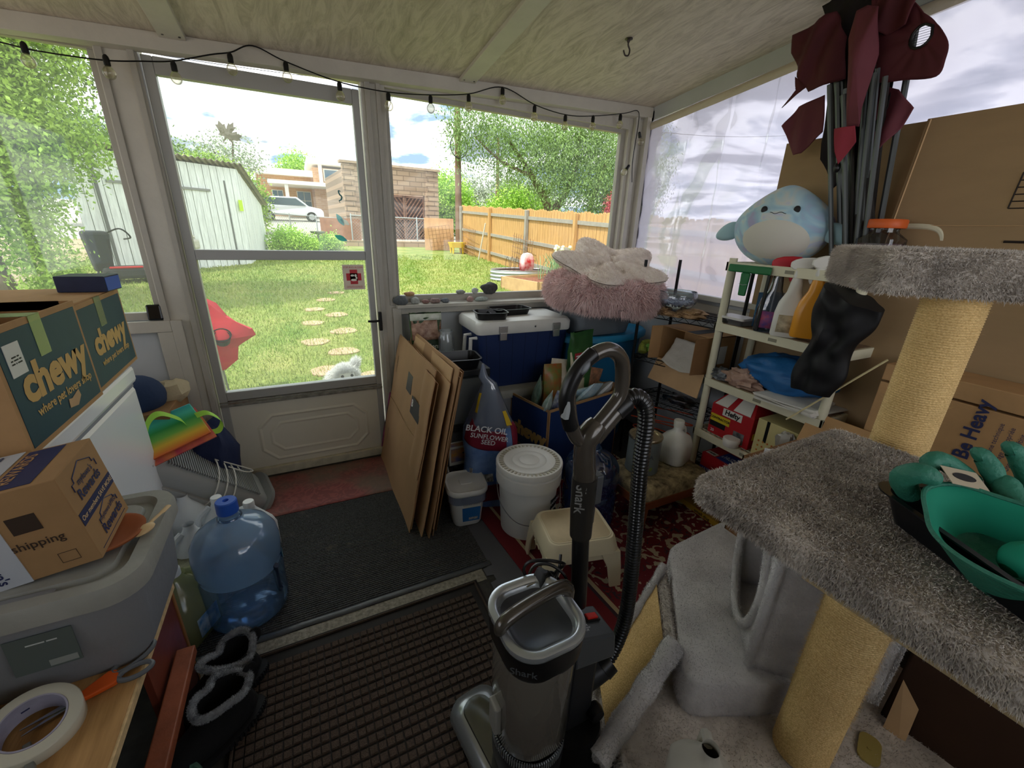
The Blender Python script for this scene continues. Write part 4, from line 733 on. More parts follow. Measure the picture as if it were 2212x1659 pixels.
# things on / in the printed boxes
sun = thing('sun_ornament', 'rusty brown sunburst ornament sticking out of the open box', 'ornament', (-.78, 1.52, 1.16), -18)
pts_ = []
for i in range(28):
    a = 2*PI*i/28; r_ = .085 if i % 2 == 0 else .062; pts_.append((r_*math.cos(a), r_*math.sin(a)))
ob('sunburst', MB().at((0, 0, .03), (90, 0, 0)).prism(pts_, -.004, .004), M('rust_brown', '#7a4a28', .7, .3, var=.2, vs=20), sun, smooth=0)
ob('face_disc', MB().at((0, 0, .03), (90, 0, 0)).lathe([(.045, -.008), (.04, .008)], 24), M('rust_brown2', '#8c5a33', .6, .3), sun)
pk_ = thing('food_packet', 'red and white plastic packet lying in the open box', 'packet', (-.80, 1.35, 1.16), 10)
ob('pouch', MB().at((0, 0, .03), (0, 0, 80)).loft([[(x*.13, y_*.04*math.sin((x+1)/2*PI+.2), .022*math.cos((x)*1.4)*s_) for x in [i/8-1 for i in range(17)]] for y_, s_ in ((-1, .2), (-.5, 1.4), (.5, 1.4), (1, .2))], True, True), M('packet_red', '#b23a26', .35, col2='#d8d0c6', vs=9, bump=.3, bs=20), pk_)
for y_ in (-.04, .05): ob('plastic_cup', MB().at((-.02, y_+.06, .02), (70, 0, 30)).lathe([(.025, 0), (.035, .06)], 16, cap1=False), M('cloudy_plastic', '#d6d9d8', .3, trans=.3), pk_, smooth=60)
bb = thing('dark_blue_carton', 'flat dark blue carton lying on top of the farther printed box', 'carton', (-.70, 2.07, 1.164), -6)
ob('carton', MB().bx(-.07, .07, -.05, .06, 0, .055), M('carton_navy', '#1d2440', .5, var=.15, vs=20), bb, smooth=0, bevel=.002)
ob('end_panel', MB().bx(.07, .0712, -.045, .055, .004, .05), M('carton_blue', '#2a55b8', .5), bb, smooth=0)
setp(ob('black_device', MB().bx(-.03, .03, -.012, .012, 0, .075), M('gloss_black', '#15171a', .2), loc=(-.655, D+.0, .957), rot=(-8, 0, 0), bevel=.008, smooth=0), 'small black framed device standing on the left window sill', 'device')
# storage tote
totem = M('tote_grey', '#84868a', .55, bump=.12, bs=50, var=.04, vs=4); lidm = M('tote_lid_grey', '#96968f', .6, bump=.15, bs=45, var=.09, vs=9)
tote = thing('storage_tote', 'large grey lidded storage tote under the home improvement box', 'tote', (-.745, 1.17, .43))
ob('body', MB().rr([(.60, .33, .05, 0), (.62, .345, .055, .02), (.655, .375, .06, .225)], 7), totem, tote, smooth=50)
ob('lid', MB().rr([(.66, .385, .07, .20), (.69, .40, .075, .205), (.69, .40, .075, .24), (.68, .39, .07, .252), (.62, .335, .05, .254), (.60, .315, .045, .238), (.57, .285, .04, .238), (.56, .275, .04, .250)], 7), lidm, tote, smooth=50)
ob('lid_groove', MB().rr([(.16, .02, .008, .2505), (.15, .014, .006, .2515)], 4, (.12, -.16)), totem, tote)
st_ = ob('product_sticker', MB().bx(.02, .125, -.197, -.195, .075, .165), M('sticker_grey', '#58625f', .4), tote, smooth=0, rot=(-3, 0, 0), loc=(.09, 0, 0))
scr('Storage Tote', .008, M('sticker_ink', '#c9cfcb', .5), st_, (.075, -.198, .145), FNY); ob('barcode', MB().bx(.075, .12, -.198, -.1965, .08, .095), M('barcode_pale', '#8e938f', .6), st_, smooth=0)
# home improvement carton
lw_ = thing('rewards_box', 'brown shipping box with navy rewards printing, tilted on the grey tote', 'box', (-.478, 1.06, .700), rot=(0, -7, 2))
ktop = M('kraft_top', '#937052', .85, var=.15, vs=14, stretch=(.5, 5, 1), bump=.1)
ob('carton', MB().bx(-.36, 0, 0, .20, 0, .215), M('kraft_mid', '#a07d55', .85, var=.07, vs=9), lw_, smooth=0, bevel=.002)
inkn = M('ink_navy', '#272d54', .6); wtp = M('printed_tape', '#b9bdc4', .45)
ob('white_tape', MB().bx(-.215, -.115, -.001, .201, .2155, .2165).bx(-.215, -.115, -.0015, 0, 0, .2165), wtp, lw_, smooth=0)
ob('navy_band', MB().bx(-.105, -.04, .01, .19, .2155, .2162), inkn, lw_, smooth=0); ob('navy_band', MB().bx(.0005, .0012, .004, .196, .088, .118), inkn, lw_, smooth=0)
txt('Our members SAVE MORE', .0165, M('ink_cream', '#d8b98c', .6), lw_, (.0018, .10, .103), FX, bold=.0002)
txt('mylowe\'s', .022, inkn, lw_, (.0014, .10, .168), FX, bold=.0003); txt('Rewards', .034, inkn, lw_, (.0014, .10, .143), FX, bold=.0008)
txt('mylowe\'sPRO', .018, inkn, lw_, (.0014, .115, .062), FX, bold=.0002); txt('Rewards', .034, inkn, lw_, (.0014, .115, .036), FX, bold=.0008)
def roofline(y0_, y1_, z0_, h_, x_=.0013): return MB().tube([(x_, y0_, z0_), (x_, y0_, z0_+h_*.35), (x_, y0_+.012, z0_+h_*.35), (x_, y0_+.014, z0_+h_*.6), (x_, (y0_+y1_)/2, z0_+h_), (x_, y1_-.014, z0_+h_*.6), (x_, y1_-.012, z0_+h_*.35), (x_, y1_, z0_+h_*.35), (x_, y1_, z0_)], .0011, 4)
ob('house_logo', roofline(.035, .165, .158, .046), inkn, lw_); ob('house_logo', roofline(.06, .17, .052, .036), inkn, lw_)
ob('fold_line', MB().bx(.0, .0008, .02, .18, .012, .0132), inkn, lw_, smooth=0)
for z_, r_ in ((.155, 90), (.06, 90)):
    txt('mylowe\'s\nRewards', .026, inkn, lw_, (-.165, -.0022, z_), (90, 90, 0), bold=.0006)
txt('mylowe\'s\nRewards', .026, inkn, lw_, (-.165, .05, .2175), (0, 0, 90), bold=.0006); txt('mylowe\'s\nRewards', .026, inkn, lw_, (-.165, .145, .2175), (0, 0, 90), bold=.0006)
txt('REWARDS', .03, M('ink_tan', '#a98157', .7), lw_, (-.09, .10, .2168), (0, 0, 90), bold=.0006)
ikd = M('ink_dark', '#3a2c22', .7)
txt('shipping', .026, ikd, lw_, (-.075, -.0012, .085), FNY, bold=.0003); ob('black_mark', MB().bx(-.10, -.055, -.0012, 0, .115, .155), ikd, lw_, smooth=0)
ob('square_stamp', MB().tube([(-.06, -.001, .02), (-.03, -.001, .02), (-.03, -.001, .045), (-.06, -.001, .045)], .0008, 4, closed=True), ikd, lw_)
# terracotta saucer and wooden spoon under the box corner
setp(ob('terracotta_saucer', MB().lathe([(.055, 0), (.075, .012), (.078, .018), (.07, .018), (.05, .006)], 32), M('terracotta', '#a8603a', .7), loc=(-.505, 1.16, .682)), 'terracotta saucer peeking out from under the rewards box', 'saucer')
setp(ob('wooden_spoon', MB().tube(spl([(0, 0, .01), (.018, .03, .014), (.022, .05, .015), (.035, .085, .014), (.042, .11, .013)], 5), [.004+.012*abs(math.sin(PI*min(1, i/8))) if i < 9 else .005+.0018*(i > 14) for i in range(21)], 10, flat=.5), M('spoon_wood', '#d9b98a', .5), loc=(-.44, 1.13, .681)), 'short pale wooden spoon on the tote lid beside the saucer', 'spoon')
# plywood table, red-brown legs
pw_ = M('plywood_top', '#9c7446', .6, col2='#c79c66', vs=5, stretch=(6, .6, 1), bump=.12, bs=30); red = M('redbrown_paint', '#6e3424', .45, var=.2, vs=8, bump=.2, bs=12); rpl = M('worn_redwood', '#8a4a30', .5, var=.25, vs=10, bump=.1)
tb = thing('plywood_table', 'low plywood topped table with red brown legs at the lower left', 'table', (-.78, 1.0, 0))
ob('tabletop', MB().bx(-.36, .328, -.55, .26, .405, .43), pw_, tb, smooth=0, bevel=.002)
ob('top_edge', MB().bx(.328, .334, -.55, .26, .408, .427), M('ply_edge', '#cdb083', .7, var=.2, vs=60), tb, smooth=0)
for x, y in ((.285, .235), (-.32, .235), (-.32, -.45), (.30, -.45)): ob('leg', MB().at((x, y, 0)).bx(-.03, .03, -.02, .02, 0, .405), red, tb, smooth=0, bevel=.003)
ob('side_panel', MB().bx(.305, .320, .02, .262, .03, .40), red, tb, smooth=0)
ob('cross_rail', MB().bx(-.30, .30, .20, .24, .28, .33), rpl, tb, smooth=0, bevel=.002)
ob('side_rail', MB().bx(.33, .375, -.52, .16, .245, .275), rpl, tb, smooth=0, bevel=.004)
ob('edge_stick', MB().bx(.303, .323, .262, .274, .02, .405), M('stick_brown', '#8f6238', .6), tb)
# packing tape roll
tr_ = thing('tape_roll', 'thick roll of clear packing tape lying on the plywood', 'tape roll', (-.595, .90, .431), rot=(12, 8, 0))
tpm = M('tape_cream', '#c8c6b6', .25, var=.05, vs=3, coat=.3)
ob('tape_ring', MB().loft([[(r_*math.cos(2*PI*j/48), r_*math.sin(2*PI*j/48), z) for j in range(48)] for r_, z in ((.051, .002), (.070, .002), (.072, .004), (.072, .046), (.070, .048), (.051, .048))], loop=True), tpm, tr_, smooth=50)
core = ob('core', MB().loft([[(r_*math.cos(2*PI*j/48), r_*math.sin(2*PI*j/48), z) for j in range(48)] for r_, z in ((.0475, .001), (.0505, .001), (.0505, .049), (.0475, .049))], loop=True), M('core_lilac', '#a4a2b4', .7, var=.12, vs=20), tr_, smooth=50)
for k_ in range(4): scr('PACKING TAPE', .012, inkn, core, (.047*math.cos(k_*PI/2+.6), .047*math.sin(k_*PI/2+.6), .025), (90, 0, math.degrees(k_*PI/2+.6)-90), name='core_print')
ob('loose_end', MB().grid(lambda u, v: (-.02+.10*u-.07, -.066-.02*u*u-.004, .004+.042*v), 8, 2), tpm, tr_, solid=.0006)
# scissors
sc_ = thing('scissors', 'orange and grey handled scissors on the plywood by the tape', 'scissors', (-.505, .965, .432), 30)
gry = M('handle_grey', '#63666a', .45); org = M('handle_orange', '#d2591f', .4)
def loop_(cx, cy, a, b_, an): return [(cx+a*math.cos(t_)*math.cos(an)-b_*math.sin(t_)*math.sin(an), cy+a*math.cos(t_)*math.sin(an)+b_*math.sin(t_)*math.cos(an), .010) for t_ in [i*PI/12 for i in range(24)]]
ob('handle', MB().tube(loop_(.055, .021, .042, .019, .28), .0055, 8, closed=True), gry, sc_); ob('handle', MB().tube(loop_(.045, -.022, .030, .017, -.35), .0055, 8, closed=True), gry, sc_)
ob('grip', MB().at((0, 0, .009)).loft([[(x, y*w_, z) for y, z in ((-1, -.006), (1, -.006), (1, .006), (-1, .006))] for x, w_ in ((-.045, .010), (-.02, .016), (.01, .022), (.022, .012))]), org, sc_, bevel=.003, smooth=0)
ob('blade', MB().at((0, 0, .006)).prism([(-.04, -.006), (-.13, -.001), (-.13, .001), (-.04, .008)], -.001, .001), M('steel', '#b9bcc0', .25, 1), sc_, smooth=0)
ob('blade', MB().at((0, 0, .009), (0, 0, -6)).prism([(-.04, -.008), (-.13, -.001), (-.13, .001), (-.04, .006)], -.001, .001), M('steel', '#b9bcc0', .25, 1), sc_, smooth=0)
setp(ob('metal_clip', MB().bx(-.006, .006, -.06, .05, 0, .018), M('clip_grey', '#8f9291', .35, .7), loc=(-.575, .825, .432), rot=(0, 0, 25), smooth=0, bevel=.002), 'short grey metal strip on the plywood below the tape roll', 'metal strip')
setp(ob('black_case', MB().rr([(.14, .16, .05, 0), (.16, .18, .06, .02), (.16, .18, .06, .10), (.13, .15, .05, .115)], 6), blk, loc=(-.80, .90, .431), smooth=50), 'rounded black plastic case at the left picture edge on the plywood', 'case')
# ---- blue five gallon jug
bj = glassmat('jug_blue', '#c4daf4', .22, .08, haze=.24, hazecol='#9cc6f2', difr=.4); bjm = glassmat('jug_blue_milky', '#cfe2f6', .20, .10, haze=.62, hazecol='#a9cdf2', difr=.45)
bjs = M('cap_blue', '#2f5fc4', .4)
def jug5(name, lab, loc, rz, cap=True, mat=None):
    j = thing(name, lab, 'water jug', loc, rz, 'blue water jugs')
    prof = [(.10, .0), (.125, .006), (.134, .02), (.135, .06), (.131, .075), (.135, .09), (.135, .19), (.130, .205), (.130, .225), (.138, .24), (.139, .30), (.134, .335), (.115, .37), (.08, .395), (.045, .408), (.032, .418), (.029, .432), (.029, .462)]
    ob('jug_body', MB().lathe(prof[:8], 56, cap1=False), mat or bj, j, smooth=50); ob('jug_shoulder', MB().lathe(prof[7:], 56, cap0=False, cap1=False), mat or bjm, j, smooth=50)
    ob('jug_base', MB().lathe([(.118, .002), (.10, .012), (.07, .03), (.03, .035)], 40, cap0=False), mat or bj, j, smooth=50)
    if cap: ob('cap', MB().loft([[(r_*math.cos(2*PI*q/32), r_*math.sin(2*PI*q/32), z) for q in range(32)] for r_, z in ((.033, .445), (.034, .45), (.033, .488), (.030, .492), (.010, .492), (.008, .488), (.008, .480))], True, True), bjs, j)
    ob('neck_ring', MB().at((0, 0, .425)).tube([(.036*math.cos(a), .036*math.sin(a), 0) for a in [q*PI/12 for q in range(24)]], .004, 6, closed=True), bj, j)
    return j
J = jug5('water_jug', 'empty blue five gallon water jug with blue cap on the ribbed mat', (-.335, 1.525, .012), 10)
ob('jug_handle', MB().tube(spl([(.105, -.085, .10), (.10, -.08, .12), (.10, -.08, .20), (.105, -.085, .215)], 5), .010, 8), M('handle_dark_blue', '#1d2b42', .3), J)
ob('label_patch', MB().grid(lambda u, v: (.1365*math.cos(-.15+.3*u), .1365*math.sin(-.15+.3*u), .185+.05*v), 4, 1), M('label_teal', '#3d9bb5', .5), J)
# ---- milk jugs
mk = M('milk_plastic', '#dde2e6', .35, var=.03)
def gallon(name, lab, loc, rz, mat, capm=None, h=.27, sx=1, grp=None, rot=None):
    j = thing(name, lab, 'jug', loc, rz, grp, rot=rot)
    s_ = h/.27; body = MB().rr([(.13*s_, .13*s_, .03, 0), (.15*s_, .15*s_, .03, .012*s_), (.15*s_, .15*s_, .03, .13*s_), (.145*s_, .145*s_, .05, .16*s_), (.10*s_, .10*s_, .045, .20*s_), (.055*s_, .055*s_, .027, .232*s_), (.04*s_, .04*s_, .0199, .25*s_), (.04*s_, .04*s_, .0199, .265*s_)], 6, cap1=False)
    ob('jug_body', body, mat, j, smooth=60)
    ob('jug_handle', MB().tube(spl([(.068*s_, 0, .105*s_), (.085*s_, 0, .15*s_), (.07*s_, 0, .205*s_), (.03*s_, 0, .235*s_)], 5), .013*s_, 8), mat, j)
    if capm: ob('cap', MB().lathe([(.022*s_, .25*s_), (.022*s_, .272*s_), (.02*s_, .276*s_)], 20), capm, j)
    return j
gallon('milk_jug', 'white milk jug nearest the grey tote, neck open', (-.60, 2.04, 0.0), 70, mk, grp='white milk jugs on the floor')
gallon('milk_jug', 'white milk jug right of the open one, under the grey heater', (-.46, 1.95, 0.0), 200, mk, M('cap_white', '#e9eaea', .5), grp='white milk jugs on the floor')
gallon('milk_jug', 'white milk jug in front, beside the blue water jug', (-.535, 1.80, 0.0), 215, mk, grp='white milk jugs on the floor')
gallon('milk_jug', 'white milk jug tucked behind the blue water jug neck', (-.33, 1.86, 0.0), 150, mk, M('cap_white', '#e9eaea', .5), grp='white milk jugs on the floor')
vm = glassmat('vinegar_plastic', '#e3e6c4', .12, .15, haze=.45, hazecol='#cfd3a8', difr=.5)
vj = gallon('vinegar_jug', 'pale yellow translucent gallon jug between table and water jug', (-.525, 1.50, 0.0), 60, vm, M('cap_white', '#e9eaea', .5), .29)
ob('blue_label', MB().bx(.0, .0, 0, 0, 0, 0) if False else MB().grid(lambda u, v: (-.04+.09*u, -.082, .03+.08*v), 1, 1), M('label_blue', '#3f86c8', .5, col2='#cfe0ea', vs=22), vj, solid=.001, smooth=0)
setp(ob('pet_food_box', MB().bx(-.10, .10, -.07, .07, 0, .16), M('animal_print_card', '#4f4a3c', .7, col2='#8e8f74', vs=14), loc=(-.60, 1.66, 0), rot=(0, 0, 12), smooth=0, bevel=.003), 'low patterned cardboard box on the floor behind the yellow jug', 'box')
# ---- grey heater leaning behind
hg = M('appliance_grey', '#a5a6a4', .5, var=.03); hg2 = M('appliance_grey_dark', '#8b8c8b', .55)
ht = thing('window_fan', 'grey slatted electric fan heater with white cord, leaning beside the door', 'heater', (-.375, 2.30, .03), rot=(14, -42, 6))
ob('housing', MB().rr([(.12, .24, .04, 0), (.14, .26, .05, .03), (.14, .26, .05, .54), (.12, .24, .04, .57)], 6), hg, ht, smooth=50, rot=(0, 0, 0))
gr = MB()
for i in range(40): gr.bx(.068, .078, -.11, .11, .06+i*.0115, .066+i*.0115)
ob('grille', gr, hg2, ht, smooth=0)
ob('side_rail', MB().bx(-.075, -.02, -.15, -.125, .02, .60).bx(-.075, -.02, .125, .15, .02, .60).bx(-.08, .06, -.15, .15, .57, .61), hg, ht, smooth=0, bevel=.003)
ob('foot', MB().rr([(.20, .30, .09, -.02), (.20, .30, .09, 0.0)], 8), hg2, ht, smooth=50)
ob('cord', MB().tube(spl([(.085*math.cos(a)*1.15, .17*math.sin(a), .16+.014*a/2) for a in [i*PI/8 for i in range(52)]], 2), .0035, 6).tube(spl([(.09, .02, .22), (.12, -.03, .16), (.11, .04, .10), (.10, .02, .30)], 6), .0035, 6), M('cord_white', '#cfccc4', .5), ht)
# ---- bits behind the freezer
setp(ob('brown_box', box_panels(.40, .30, .62, .006), kraft_d, loc=(-.62, 2.49, 0), rot=(0, 0, 90), smooth=0), 'tall dark brown cardboard box in the corner left of the door', 'box') if False else None
setp(ob('brown_box', MB().bx(-.30, .0, -.34, 0, 0, .62), kraft_d, loc=(-.60, 2.50, 0), rot=(0, 0, 0), smooth=0, bevel=.003), 'tall dark brown cardboard box in the corner left of the door', 'box')
cap_ = thing('navy_cap', 'navy blue cloth cap lying on the brown box behind the freezer', 'cap', (-.735, 2.29, .62))
ob('crown', MB().ell((0, 0, .04), (.11, .12, .10), 24, 12), M('cap_navy', '#1f3050', .85, bump=.3, bs=30), cap_); ob('cloth_fold', MB().ell((.10, .10, .02), (.08, .09, .06), 16, 8, lambda q: tuple(Vector(q)*(1+.3*mnoise.noise(Vector(q)*2)))), M('cloth_tan', '#b3a488', .9, bump=.4, bs=30), cap_)
rb_ = thing('reusable_bag', 'rainbow printed reusable bag with lime green handles', 'bag', (-.60, 2.12, .545), rot=(38, -12, 25))
m, t, b = nodes_of('rainbow_print'); tcn = N(t, 'ShaderNodeTexCoord'); sp_ = N(t, 'ShaderNodeSeparateXYZ'); t.links.new(tcn.outputs['Object'], sp_.inputs[0]); mr = N(t, 'ShaderNodeMapRange'); mr.inputs['From Min'].default_value = -.09; mr.inputs['From Max'].default_value = .09; t.links.new(sp_.outputs[1], mr.inputs[0])
r = N(t, 'ShaderNodeValToRGB'); cr = r.color_ramp; cr.elements[0].color = lin('#d8652a'); cr.elements[1].color = lin('#1f8f94'); 
for p_, c_ in ((.22, '#d9b13a'), (.4, '#6fae4a'), (.6, '#2f8f4a'), (.8, '#3fb29a')): k = cr.elements.new(p_); k.color = lin(c_)
t.links.new(mr.outputs[0], r.inputs[0]); t.links.new(r.outputs[0], b.inputs['Base Color']); b.inputs['Roughness'].default_value = .35
ob('bag_panel', MB().box((0, 0, 0), (.24, .18, .012)), m, rb_, smooth=0, bevel=.004); ob('bag_panel', MB().box((.01, -.02, -.018), (.24, .18, .008)), M('bag_pink', '#c2455f', .4, col2='#e08a50', vs=12), rb_, smooth=0)
lime = M('lime_webbing', '#9fd24c', .7)
def strap(p, w_): 
    q = spl(p, 6); mb = MB(); mb.loft([[(Vector(a)+Vector((0, -w_/2, .001))), (Vector(a)+Vector((0, w_/2, .001))), (Vector(a)+Vector((0, w_/2, -.001))), (Vector(a)+Vector((0, -w_/2, -.001)))] for a in q]); return mb
ob('bag_handle', strap([(-.10, -.02, .008), (-.05, .05, .05), (.0, .06, .07), (.05, .03, .02), (.06, .0, .008)], .028), lime, rb_, smooth=60)
ob('bag_handle', strap([(.10, .02, .0), (.15, 0, .02), (.18, -.05, -.01), (.15, -.08, -.03), (.10, -.06, -.02)], .028), lime, rb_, smooth=60)
setp(ob('dark_cloth', MB().ell((0, 0, .24), (.12, .12, .25), 24, 14, lambda q: tuple(Vector(q)*(1+.25*mnoise.noise(Vector(q)*2.2)))), M('dark_blue_cloth', '#232c4d', .9, bump=.4, bs=20), loc=(-.535, 2.35, 0)), 'dark blue crumpled cloth bundle under the rainbow bag', 'cloth')
pl_ = thing('pliers', 'yellow handled tool with bright jaw at the door corner', 'tool', (-.40, 2.37, .012), 30)
ob('handle', MB().tube([(-.07, .01, 0), (0, 0, .004)], .007, 6).tube([(-.07, -.012, 0), (0, 0, .004)], .007, 6), M('tool_yellow', '#b8933a', .5), pl_); ob('jaw', MB().tube([(0, 0, .004), (.04, 0, .004)], .008, 6), M('steel', '#b9bcc0', .25, 1), pl_)
# ---- ankle boots
bo = M('boot_black', '#131315', .85, bump=.2, bs=60); so_ = M('boot_sole', '#1c1c1e', .6)
def boot(lab, loc, rz, sd):
    b_ = thing('ankle_boot', lab, 'boot', loc, rz, 'fur lined black boots')
    # toe toward -x, heel toward +x
    secs = []
    for z, x0, x1, w_ in ((.022, -.19, .075, .047), (.05, -.188, .078, .050), (.075, -.14, .07, .046), (.10, -.075, .062, .045), (.13, -.065, .06, .047), (.155, -.068, .062, .050)):
        cx = (x0+x1)/2; a = (x1-x0)/2; secs.append([(cx+a*math.cos(t_), w_*math.sin(t_)*(1 if math.cos(t_) > 0 else 1), z) for t_ in [i*2*PI/28 for i in range(28)]])
    ob('upper', MB().loft(secs, True, False), bo, b_, smooth=180, sub=1, solid=.004)
    sl2 = MB()
    for z0_, z1_, g_ in ((0, .012, 1.0), (.012, .024, 1.06)): sl2.loft([[(-.057+.138*g_*math.cos(t_), .052*g_*math.sin(t_), z) for t_ in [i*2*PI/36 for i in range(36)]] for z in (z0_, z1_)])
    for i in range(30):
        t_ = -1.4+2.8*i/29; sl2.at((-.057+.147*math.cos(t_), .056*math.sin(t_), .012), (0, 0, math.degrees(t_))).box((0, 0, 0), (.006, .005, .02))
    sl2.at(); ob('sole', sl2, so_, b_, smooth=40)
    # folded fur collar, pinched in heart shape
    ring = []
    for i in range(30):
        t_ = 2*PI*i/30; rr_ = 1.06-.48*math.exp(-((t_-PI*.62)/.34)**2)+.16*math.exp(-((t_-PI*1.62)/.30)**2)
        ring.append((-.004+.066*rr_*math.cos(t_), .054*rr_*math.sin(t_)*(1+.15*math.cos(t_)), .160+.012*math.sin(2*t_+sd)))
    fur('fur_collar', MB().tube(ring, .0085, 10, closed=True), M('collar_fur', '#a9adb3', .95, col2='#6a6d73', vs=30), b_, 7000, .0045, .0006, (0, 0, .2), .8, 30+sd)
    ob('pull_loop', MB().tube(spl([(.062, 0, .12), (.085, 0, .15), (.078, 0, .175), (.062, 0, .165)], 4), .005, 6, flat=2), bo, b_)
    return b_
boot('black ankle boot with grey fur collar, the one touching the water jug', (-.345, 1.19, .016), 28, 1)
boot('black ankle boot with grey fur collar, the one nearer the camera', (-.345, 1.06, .016), 32, 4)
cg = thing('garden_clog', 'pale green rubber clog at the bottom edge below the boots', 'clog', (-.44, .865, .016), 80)
gcm = M('clog_green', '#5f8a78', .6, bump=.2, bs=90)
ob('clog_shell', MB().loft([[(-.02+.13*g_*math.cos(t_)*(1), .05*g_*math.sin(t_), z) for t_ in [i*2*PI/32 for i in range(32)]] for z, g_ in ((0, .95), (.03, 1.05), (.055, 1.0), (.058, .92), (.035, .85), (.02, .8))], True, True), gcm, cg, smooth=60)
ob('insole_pattern', MB().grid(lambda u, v: (-.10+.16*u, -.03+.06*v, .024+.002*math.sin(u*60)*math.sin(v*30)), 40, 20), M('clog_inner', '#7ba192', .7), cg)
# ================================================================ FLOOR COVERINGS
m, t, b = nodes_of('ribbed_carpet'); tcn = N(t, 'ShaderNodeTexCoord'); n1 = N(t, 'ShaderNodeTexNoise'); n1.inputs['Scale'].default_value = 300; n1.inputs['Detail'].default_value = 4; t.links.new(tcn.outputs['Object'], n1.inputs['Vector'])
n2 = N(t, 'ShaderNodeTexNoise'); n2.inputs['Scale'].default_value = 9; n2.inputs['Detail'].default_value = 10; n2.inputs['Roughness'].default_value = .75; t.links.new(tcn.outputs['Object'], n2.inputs['Vector'])
r = N(t, 'ShaderNodeValToRGB'); r.color_ramp.elements[0].position = .35; r.color_ramp.elements[0].color = lin('#1d1e20'); r.color_ramp.elements[1].position = .72; r.color_ramp.elements[1].color = lin('#606264'); t.links.new(n1.outputs['Fac'], r.inputs[0])
r2 = N(t, 'ShaderNodeValToRGB'); r2.color_ramp.elements[0].position = .58; r2.color_ramp.elements[0].color = (0, 0, 0, 1); r2.color_ramp.elements[1].position = .78; r2.color_ramp.elements[1].color = (.55, .55, .55, 1); t.links.new(n2.outputs['Fac'], r2.inputs[0])
mm = N(t, 'ShaderNodeMix', data_type='RGBA'); t.links.new(r2.outputs[0], mm.inputs[0]); t.links.new(r.outputs[0], mm.inputs[6]); mm.inputs[7].default_value = lin('#8a8274'); t.links.new(mm.outputs[2], b.inputs['Base Color']); b.inputs['Roughness'].default_value = .95
ribm = m
def ribs(x0, x1, y0, y1, p, h):
    n = int((y1-y0)/p); prof = []
    for i in range(n): y = y0+i*p; prof += [(y, h*.45), (y+p*.25, h), (y+p*.7, h), (y+p*.95, h*.45)]
    return MB().loft([[(x, y, z) for y, z in prof]+[(x, y1, 0.001), (x, y0, 0.001)] for x in (x0, x1)])
setp(ob('ribbed_mat', ribs(-.62, .60, 1.375, 2.13, .0105, .009), ribm, smooth=0, rot=(0, 0, 0)), 'black ribbed carpet runner in front of the door', 'mat')
rub = M('rubber_edge', '#4a4c50', .4, bump=.3, bs=40)
setp(ob('rubber_edging', MB().grid(lambda u, v: (-.62+1.23*u, 1.345+.03*v+.004*mnoise.noise(Vector((u*9, 0, 0))), .004+.004*math.sin(v*PI)+.001*mnoise.noise(Vector((u*60, v*3, 0)))), 120, 4), rub, solid=.002), 'grey wavy rubber edging strip along the near side of the ribbed runner', 'edging')
setp(ob('concrete_strip', MB().grid(lambda u, v: (-.6+1.25*u, 1.29+.05*v, .0022), 20, 2), M('bare_concrete', '#77736a', .9, bump=.6, bs=90, var=.3, vs=60), kind=None) if False else ob('floor_concrete_gap', MB().bx(-.5, .56, 1.28, 1.345, .0, .002), M('bare_concrete', '#8a857a', .9, bump=.6, bs=90, var=.35, vs=70), smooth=0), kind='structure')
# doormat, brown, waffle blocks
wm_ = M('brown_mat', '#4d4038', .95, bump=.5, bs=300, var=.25, vs=220)
dm_ = thing('doormat', 'dark brown waffle textured doormat in the foreground', 'doormat', (0, 0, .001))
ob('mat_backing', MB().bx(-.36, .515, .28, 1.295, 0, .005), M('mat_rubber', '#1b1614', .7), dm_, smooth=0, bevel=.002)
mb = MB(); nx, ny = 33, 31
for i in range(nx):
    for j in range(ny):
        x = -.325+i*.0245+.0008*R.uniform(-1, 1); y = .32+j*.0302; s_ = .0095; q = .0118
        mb.add([(x-q+.0, y-q, .004), (x+q, y-q, .004), (x+q, y+q+.002, .004), (x-q, y+q+.002, .004), (x-s_, y-s_, .0105), (x+s_, y-s_, .0105), (x+s_, y+s_, .0105), (x-s_, y+s_, .0105)], HF[1:])
ob('waffle_blocks', mb, wm_, dm_, smooth=0)
ob('mat_border', MB().tube([(-.345, .29, .008), (.50, .29, .008), (.50, 1.28, .008), (-.345, 1.28, .008)], .006, 6, closed=True), wm_, dm_)
# red door mat
m, t, b = nodes_of('red_mat_print'); tcn = N(t, 'ShaderNodeTexCoord'); n1 = N(t, 'ShaderNodeTexNoise'); n1.inputs['Scale'].default_value = 14; n1.inputs['Detail'].default_value = 3; n1.inputs['Distortion'].default_value = 3; t.links.new(tcn.outputs['Object'], n1.inputs['Vector'])
n2 = N(t, 'ShaderNodeTexNoise'); n2.inputs['Scale'].default_value = 2.6; n2.inputs['Detail'].default_value = 5; t.links.new(tcn.outputs['Object'], n2.inputs['Vector'])
r = N(t, 'ShaderNodeValToRGB'); e = r.color_ramp.elements; e[0].position = .46; e[0].color = lin('#8e4843'); e[1].position = .52; e[1].color = lin('#7a3a38'); t.links.new(n1.outputs['Fac'], r.inputs[0])
r2 = N(t, 'ShaderNodeValToRGB'); e = r2.color_ramp.elements; e[0].position = .44; e[0].color = (0, 0, 0, 1); e[1].position = .62; e[1].color = (.75, .75, .75, 1); t.links.new(n2.outputs['Fac'], r2.inputs[0])
mm = N(t, 'ShaderNodeMix', data_type='RGBA'); t.links.new(r2.outputs[0], mm.inputs[0]); t.links.new(r.outputs[0], mm.inputs[6]); mm.inputs[7].default_value = lin('#6b6353'); t.links.new(mm.outputs[2], b.inputs['Base Color']); b.inputs['Roughness'].default_value = .6
